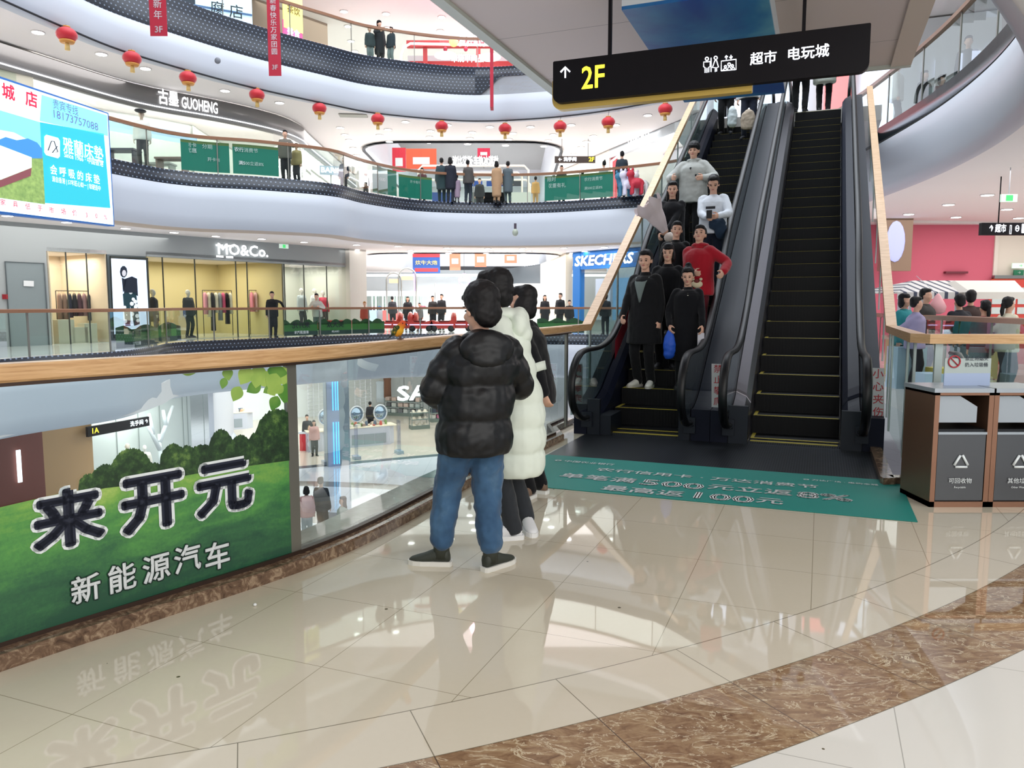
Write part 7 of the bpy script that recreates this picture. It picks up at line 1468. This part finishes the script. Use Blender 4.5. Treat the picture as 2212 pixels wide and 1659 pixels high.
# tall perforated panels
for px, lab in ((785, 'white lattice panel behind the long lilac counter'), (684, 'white lattice panel left of the blue-lit column')):
    q = LG(px, 905); r = thing('lattice_panel', lab, 'panel', q); q = V((q.x, q.y, LZ))
    for i in range(4): MB().box((q.x - .5 + i * .32, q.y, LZ), (q.x - .46 + i * .32, q.y + .04, -1.9)).build('upright', M_CLAW, r)
    for i in range(14): MB().tube([q + V((-.5, 0, .3 + i * .22)), q + V((.5, 0, .5 + i * .22))], .018, 4).build('cross_bar', M_CLAW, r)
sl = thing('shop_sign', 'large white glowing letters SALE hanging in the lower store', 'sign', LP(900, 850, -2)); text('SALE', .95, M_LET, 'lettering', sl, LP(921, 849, -2), sd_, bold=.05, fit=2.9)
for px in (873, 925): q = LP(px, 845, -2); MB().tube([q, offz(q, -1.6)], .01, 4).build('hanging_wire', M_BLACK, sl)
# security gates at the entrance
for px, py, lab in ((770, 992, 'clear security gate nearest the column at the store entrance'), (862, 980, 'clear security gate right of the long counter at the store entrance'), (704, 1003, 'clear security gate left of the blue-lit column')):
    q = LG(px, py); r = thing('security_gate', lab, 'gate', q); MB().cbox(q + V((0, 0, .08)), (.3, .5, .16), 0, ang_).build('base', mat('gate_base', (160, 172, 186), .3), r); MB().cbox(q + V((0, 0, .85)), (.05, .45, 1.4), 0, ang_).build('gate_panel', glass('gate_glass', (236, 238, 246), .03), r)
lamp('shop_lamp', 'AREA', (((S0 + S1) / 2 - sn_ * 5).x, ((S0 + S1) / 2 - sn_ * 5).y, -1.75), 2200, (1, .97, .93), 12, 8, (((S0 + S1) / 2 - sn_ * 5).x, ((S0 + S1) / 2 - sn_ * 5).y, -6))
# left shops of the lower level
L0, L1 = LG(20, 1150), LG(470, 985); L0 = V((-16, 21, 0)); L1 = V((-11.8, 32.5, 0)); ld = (L1 - L0).normalized(); ln = V((ld.y, -ld.x, 0)); LW = lambda px, py, d=0.0: PL(px, py, L0 + ln * d, ln)
pa, pb, pc_ = LW(95, 1000), LW(200, 960), LW(462, 900)
wallq('wall_lower_red', L0 - ld * 4, offz(pa, 0), LZ, -1.6, mat('red_brick', (130, 70, 60), .6), .2)
M_TAN = mat('tan_wall', (196, 156, 110), .35); wallq('wall_lower_tan', offz(pa, 0), offz(pb, 0), LZ, -1.6, M_TAN, .2)
wallq('wall_lower_white', offz(pb, 0) - ln * 1.2, offz(pc_, 0) - ln * 1.2, LZ, -1.6, mat('white_panel_wall', (216, 222, 218), .5), .2)
wallq('wall_lower_end', offz(pc_, 0), LG(506, 930).to_2d().to_3d() , LZ, -1.6, mat('lilac_wall', (186, 188, 200), .5), .2)
one('light_strip', MB().cbox(offz(LW(41, 1000, .08), (LW(41, 975, .08).z + LW(38, 1040, .08).z) / 2), (.12, .05, 1.0), 0, math.atan2(ld.y, ld.x)), M_TUBE, 'short vertical white light on the lower red wall', 'light')
q = LW(458, 900, -1.0); one('light_strip', MB().cbox(offz(q, -3.2), (.12, .06, 2.6), 0, math.atan2(ld.y, ld.x)), M_TUBE, 'tall vertical white light at the end of the white lower shop', 'light')
for px in (250, 298, 345, 395, 405, 440):
    q = LW(px, 900, -1.17); mb = MB(); mb.cbox(offz(q, -3.4), (.02, .02, 3.2), 0, 0); struct('trim_24', mb, mat('seam_grey', (150, 158, 156), .6))
r = thing('direction_sign', 'long dark sign with gold 1A on the lower shop front', 'sign', LW(255, 925, .2)); a, b = LW(188, 938, .2), LW(320, 905, .2); MB().cbox(offz((a + b) / 2, a.z * .5 + b.z * .5), ((b - a).length, .1, .34), 0, math.atan2(ld.y, ld.x)).build('sign_box', M_SIGN, r); text('1A', .26, M_YGLOW, 'lettering', r, offz(a.lerp(b, .1), a.z * .5 + b.z * .5) + ln * .06, ld, bold=.02); text('洗手间 ↑', .2, M_GLOW, 'lettering', r, offz(a.lerp(b, .82), a.z * .5 + b.z * .5) + ln * .06, ld, bold=.01)
MB().cbox(offz((a + b) / 2, -1.9), (.05, .05, 1.0)).build('hanging_rod', M_SIGN, r)
mannequin('white mannequin with sunglasses in the lower white shop', offz(LW(275, 960, -.5), LZ), .4, (222, 222, 222), (200, 200, 204), .8, 1.8, (220, 206, 190))
mannequin('white mannequin with dark wig in the lower white shop', offz(LW(312, 960, -.4), LZ), .5, (216, 210, 200), (200, 200, 200), .8, 1.62, (226, 222, 216))
r = thing('branch_sculpture', 'white branching sculpture in the lower white shop window', 'sculpture', offz(LW(345, 960, -.5), LZ)); b0 = offz(LW(345, 960, -.5), LZ); mb = MB()
for p, q in (((0, 0), (0, 1.9)), ((0, 1.3), (-.7, 2.6)), ((0, 1.6), (.75, 2.9)), ((-.3, 1.95), (-.45, 2.75)), ((.35, 2.2), (.25, 2.8))): mb.tube([b0 + ld * p[0] + V((0, 0, p[1])), b0 + ld * q[0] + V((0, 0, q[1]))], [.09, .06], 7)
mb.build('branches', mat('branch_white', (222, 228, 230), .5), r)
lamp('shop_lamp', 'AREA', offz(LW(330, 900, .4), -1.75)[:], 260, (1, 1, 1), 5, 2, offz(LW(330, 900, .4), -6)[:])
q = LG(520, 925); counter('white shoe counter behind the poster bushes', V((q.x, q.y, LZ)), (1.3, .8, .9), ang_, (), 10, 1)
# people below
folk('person in a dark jacket and trousers with back turned on the lower floor', 695, 22.2, LZ, 1.80, (34, 40, 48), (28, 32, 38), 170)
folk('person in a pink padded jacket walking behind the railing post below', 663, 21.8, LZ, 1.62, (196, 146, 142), (170, 180, 180), 200, 'bob')
folk('woman in a grey-green hooded coat on the lower floor', 741, 20.6, LZ, 1.62, (150, 160, 150), (120, 130, 124), -60, 'long', .35)
folk('person with dark coat and light brown hair at the ledge below', 781, 19.6, LZ, 1.62, (44, 44, 50), BK, -70, 'bob', haircol=(96, 84, 64))
folk('person in a pink top at the small lilac counter', 679, 34.5, LZ, 1.62, (214, 164, 158), BK, 20, 'long')
folk('person in black behind the small lilac counter', 664, 36, LZ, 1.66, (36, 36, 42), BK, 20)
folk('shopper in black between the hanging coats in the lower store', 800, 41, LZ, 1.66, (36, 36, 42), BK, 180)
# ================================================================ right side: market stall, people, signs
def RG(px, py): return G(px, py, 0)
ST = mat('canopy_stripes', (224, 222, 220), .8); t = NT(ST); co, (x, y, z) = t.xyz(); f = t.math('FRACT', t.math('DIVIDE', x, .2)); t.l(t.mix(t.math('LESS_THAN', f, .34), C(224, 222, 220), C(74, 80, 100)), t.b.inputs['Base Color'])
CW = mat('canopy_white', (226, 222, 214), .8)
def canopy(label, px0, px1, y0, dep, m, top0, top1):
    a, b = D(px0, 640, y0), D(px1, 640, y0); zf = D((px0 + px1) / 2, 631, y0).z; zt = D((px0 + px1) / 2, 606, y0 + dep).z; r = thing('market_stall', label, 'stall', V(((a.x + b.x) / 2, y0 + dep, 0)))
    c0, c1 = D(top0, 606, y0 + dep).x, D(top1, 606, y0 + dep).x
    mb = MB(); mb.add([V((a.x, y0, zf)), V((b.x, y0, zf)), V((c1, y0 + dep, zt)), V((c0, y0 + dep, zt)), V((a.x, y0, zf - .13)), V((b.x, y0, zf - .13)), V((b.x, y0 + dep * 2, zf)), V((a.x, y0 + dep * 2, zf))], [(0, 1, 2, 3), (4, 5, 1, 0), (1, 6, 2), (0, 3, 7), (3, 2, 6, 7)]); mb.build('canopy', m, r)
    for xx in (a.x + .15, b.x - .15):
        for yy in (y0 + .2, y0 + dep * 2 - .2): MB().cbox((xx, yy, zf / 2), (.05, .05, zf)).build('post', M_CLAW, r)
    MB().cbox(((a.x + b.x) / 2, y0 + .55, .78), (b.x - a.x - .4, .8, .08)).build('table_top', mat('stall_board', (206, 190, 160), .5), r); MB().cbox(((a.x + b.x) / 2, y0 + .6, .38), (b.x - a.x - .5, .6, .74)).build('table_base', mat('stall_base', (200, 180, 120), .6), r)
    return r
canopy('market stall with a navy and white striped canopy', 1938, 2098, 15.0, 1.1, ST, 1972, 2060)
canopy('market stall with a plain white canopy at the far right', 2096, 2216, 14.6, 1.1, CW, 2062, 2192)
folk('woman in a teal padded jacket at the market stall', 1950, 13.6, 0, 1.62, (44, 140, 146), BK, 30, 'bob', vox=.022)
folk('person in a lilac hooded top reaching across the stall', 1976, 13.0, 0, 1.56, (160, 152, 186), BK, 80, 'short', vox=.022, hands={'R': (-.35, .1, .95)})
folk('man with short hair behind the person in lilac', 1996, 14.2, 0, 1.72, (60, 58, 56), BK, 40, 'short', vox=.025)
folk('large person in a black padded coat stooping at the stall', 2078, 13.4, 0, 1.6, (26, 28, 36), BK, 180, 'full', vox=.022, lean=(0, -.15))
folk('woman in a dark red jacket with a ponytail, back turned', 2122, 12.4, 0, 1.5, (126, 30, 44), BK, 180, 'pony', vox=.022)
folk('person in a cream and black jacket with tied hair at the white stall', 2174, 12.2, 0, 1.55, (222, 214, 190), BK, 100, 'pony', vox=.022, hands={'R': (-.3, .2, .95)})
folk('tall person in dark brown behind the stooping person', 2092, 14.3, 0, 1.68, (60, 44, 40), BK, 150, 'full', vox=.025)
c = D(2025, 660, 14.3); b = MB(); b.loft([ellring(c + V((0, 0, z)), r_, r_ * .7, 14) for z, r_ in ((-.16, .06), (-.12, .14), (-.02, .16), (.06, .12), (.18, .05), (.22, .015))]); one('candy_bag', b, mat('candy_pink', (230, 170, 176), .5), 'pink bag of candy floss hanging from the striped canopy', 'bag')
MB().tube([c + V((0, 0, .2)), V((c.x, c.y + .8, 2.0))], .006, 4).build('string', M_CLAW, bpy.data.objects['candy_bag'])
for px, py, y, w_, h, cc_, lab in ((1962, 692, 13.4, .5, .1, (176, 206, 224), 'pale blue crate behind the right-hand glass rail'), (2040, 712, 12.8, .35, .4, (206, 196, 96), 'yellow storage box behind the right-hand glass rail'), (2010, 706, 12.4, .3, .35, (160, 190, 206), 'pale blue storage box behind the right-hand glass rail'), (2072, 714, 12.5, .4, .3, (180, 188, 186), 'grey storage box behind the right-hand glass rail')):
    q = D(px, py, y); one('storage_box', MB().cbox(V((q.x, q.y, h / 2 + (.0 if h > .2 else .72))), (w_, .4, h)) if h > .2 else MB().cbox(V((q.x, q.y, .36)), (w_, .4, .72)), mat('box_%d_%d' % cc_[:2], cc_, .5), lab, 'box')
# hanging sign and exit signs
p = D(2172, 495, 15.5); r = thing('direction_sign', 'dark hanging sign with white arrow and lift symbols at far right', 'sign', p); MB().cbox(p + V((.25, 0, 0)), (1.5, .1, .24)).build('sign_box', M_SIGN, r); text('↑ 超市 ▯ ⚇ ♿', .17, M_GLOW, 'lettering', r, p + V((.02, -.06, 0)), (1, 0, 0), bold=.015, fit=.75)
MB().tube([p + V((-.15, 0, .12)), V((p.x - .15, p.y, 3.95))], .012, 5).build('hanging_rod', M_SIGN, r)
p = D(2179, 428, 14.5); r = thing('exit_sign', 'green exit sign near the ceiling at far right', 'sign', p); MB().cbox(p, (.3, .04, .14)).build('sign_box', emitm('exit_pale'), r); MB().cbox(p + V((0, -.025, 0)), (.12, .01, .1)).build('pictogram', emitm('exit_green'), r); MB().tube([p, V((p.x, p.y, 3.95))], .01, 4).build('hanging_rod', M_CLAW, r)
p = D(2200, 589, 23.85); r = thing('exit_sign', 'small green exit plate on the cream wall over the orange doorway', 'sign', p); MB().cbox(p, (.3, .04, .16)).build('sign_box', mat('exit_dark', (30, 120, 84), .5), r); text('→', .12, FW, 'lettering', r, p + V((0, -.03, 0)))
p = D(2200, 574, 23.85); r = thing('exit_sign', 'pale lit exit plate above the small green exit plate', 'sign', p); MB().cbox(p, (.4, .04, .16)).build('sign_box', emitm('exit_pale'), r); text('→', .12, emitm('exit_green'), 'lettering', r, p + V((0.05, -.03, 0)))
a, b = D(2142, 600, 23.9), D(2230, 600, 23.9); mb = MB(); mb.box((a.x, 23.8, 0), (b.x + 1, 23.9, D(2170, 600, 23.9).z)); struct('door_2', mb, mat('doorway_orange', (206, 92, 60), .6)); mb = MB(); mb.box((a.x, 23.75, D(2170, 602, 23.9).z), (b.x + 1, 23.9, D(2170, 595, 23.9).z)); struct('trim_25', mb, M_STEEL)
a = D(2140, 655, 17.5); r = thing('price_board', 'red and white board of printed notices behind the white stall', 'board', V((a.x, 17.5, 0))); MB().cbox((a.x + .7, 17.5, 1.05), (1.5, .06, 1.9)).build('board', mat('board_red', (206, 70, 60), .6), r)
for i in range(3):
    for k in range(5): MB().cbox((a.x + .12 + .29 * k, 17.46, 1.75 - .22 * i), (.24, .01, .15)).build('paper_slip', FW, r)
q = D(1916, 515, 23.0); r = thing('wall_screen', 'brown-framed screen on the pink wall beside the escalator rail', 'screen', q); MB().cbox(q + V((.25, 0, .1)), (.9, .2, 2.1)).build('frame', mat('frame_brown', (140, 116, 96), .5), r); MB().ell(q + V((.2, -.12, -.1)), (.28, .03, .6), 12, 8).build('lit_oval', emitm('oval_lilac', (160, 166, 214), .7), r)
mb = MB(); q0, q1 = D(2042, 588.5, 23.9), D(2090, 588, 23.9); mb.box((q0.x, 23.86, q0.z - .03), (q1.x, 24, q0.z + .03)); struct('trim_26', mb, mat('wall_slot', (110, 40, 54), .6))
# balcony people, upper right
for px, d, H, tp, hr, yaw, lab in ((1935, 19.0, 1.7, (206, 202, 196), 'short', 60, 'person in a pale coat on the balcony beside the escalator top'), (1995, 19.4, 1.58, (44, 44, 46), 'long', 20, 'long-haired woman in black on the upper right balcony'), (2032, 19.3, 1.45, (110, 40, 44), 'bob', 10, 'person with dark red top low on the upper right balcony'), (2088, 17.2, 1.66, (70, 74, 76), 'short', -20, 'person in dark grey furthest along the upper right balcony')):
    p = AT(px, d, 5.5); p.x += .0; folk(lab, px, d, 5.5, H, tp, (70, 72, 76), yaw, hr, vox=.024)
p = D(2032, 172, 21.8); one('wall_poster', MB().cbox(p, (1.2, .05, 1.3)), emitm('poster_orange', (226, 120, 60), .6), 'orange poster behind the people on the upper right balcony', 'poster')
wallq('wall_upper_right_back', V((9.5, 24, 0)), V((22, 22, 0)), 5.4, 8.95, M_WARMW, .2); wallq('wall_upper_red_band', V((9.4, 23.8, 0)), V((22, 21.8, 0)), 7.4, 7.75, mat('red_band_wall', (206, 70, 64), .5), .1)
# landing beyond the escalators with a bright shop
mb = MB(); mb.box((17.85, -3.2, LAND - .3), (24, 1.0, LAND), 0, lambda q: E(q.x, q.y, q.z)); struct('floor_landing', mb, M_FARFLOOR)
mb = MB(); mb.box((23.6, -2.9, LAND), (24, 4, 8.9), 0, lambda q: E(q.x, q.y, q.z)); struct('wall_landing', mb, mat('landing_wall', (222, 222, 224), .6))
for l, w_, c, lab in ((-2.6, 1.0, (226, 236, 255), 'bright white shop window left of the escalator top'), (-1.0, .9, (226, 236, 255), 'bright white shop window between the two escalators'), (.2, .7, (236, 120, 120), 'red and white lit window beyond the empty escalator'), (1.2, .8, (226, 236, 255), 'bright white shop window right of the escalator top')):
    b = MB(); b.box((23.5, l - w_ / 2, LAND + .5), (23.58, l + w_ / 2, LAND + 2.6), 0, lambda q: E(q.x, q.y, q.z)); one('lit_window', b, emitm('lit_%d_%d' % c[:2], c, 1.5), lab, 'window')
q = G(551, 1309); one('litter', MB().ell(q + V((0, 0, .007)), (.009, .008, .007), 8, 6), mat('paper_white'), 'tiny white scrap of litter on the cream floor near the meadow poster', 'litter')
# second escalator going down behind the right-hand rail
de = thing('escalator', 'descending escalator seen through the glass behind the waste bins', 'escalator', E(9.0, 2.0, 0))
for l in (1.35, 2.35):
    pth = [(9.6, .92), (9.2, .93), (8.8, .85), (8.2, .55), (7.0, -.15), (5.5, -1.0), (4.0, -1.87)]; mb = MB(); sweepE(mb, pth, [(.04 * math.cos(q), .028 * math.sin(q)) for q in [k * math.pi / 4 for k in range(8)]], l); mb.build('handrail', M_RUB, de)
    mb = MB(); mb.loft([[E(a, l, z - .03), E(a, l, z - .62)] for a, z in pth], 0, False, cap=False, close=False); mb.build('glass_panel', M_ESG, de); mb = MB(); mb.loft([[E(a, l - .1, z - .6), E(a, l + .1, z - .6), E(a, l + .1, z - 1.3), E(a, l - .1, z - 1.3)] for a, z in pth], 0, False); mb.build('outer_deck', M_SKIRT, de)
for k in range(10):
    mb = MB(); mb.box((8.6 - .346 * k, 1.45, -.25 - .2 * k), (9.0 - .346 * k, 2.25, -.02 - .2 * k), 0, lambda q: E(q.x, q.y, q.z)); mb.build('step', M_STEP, de)
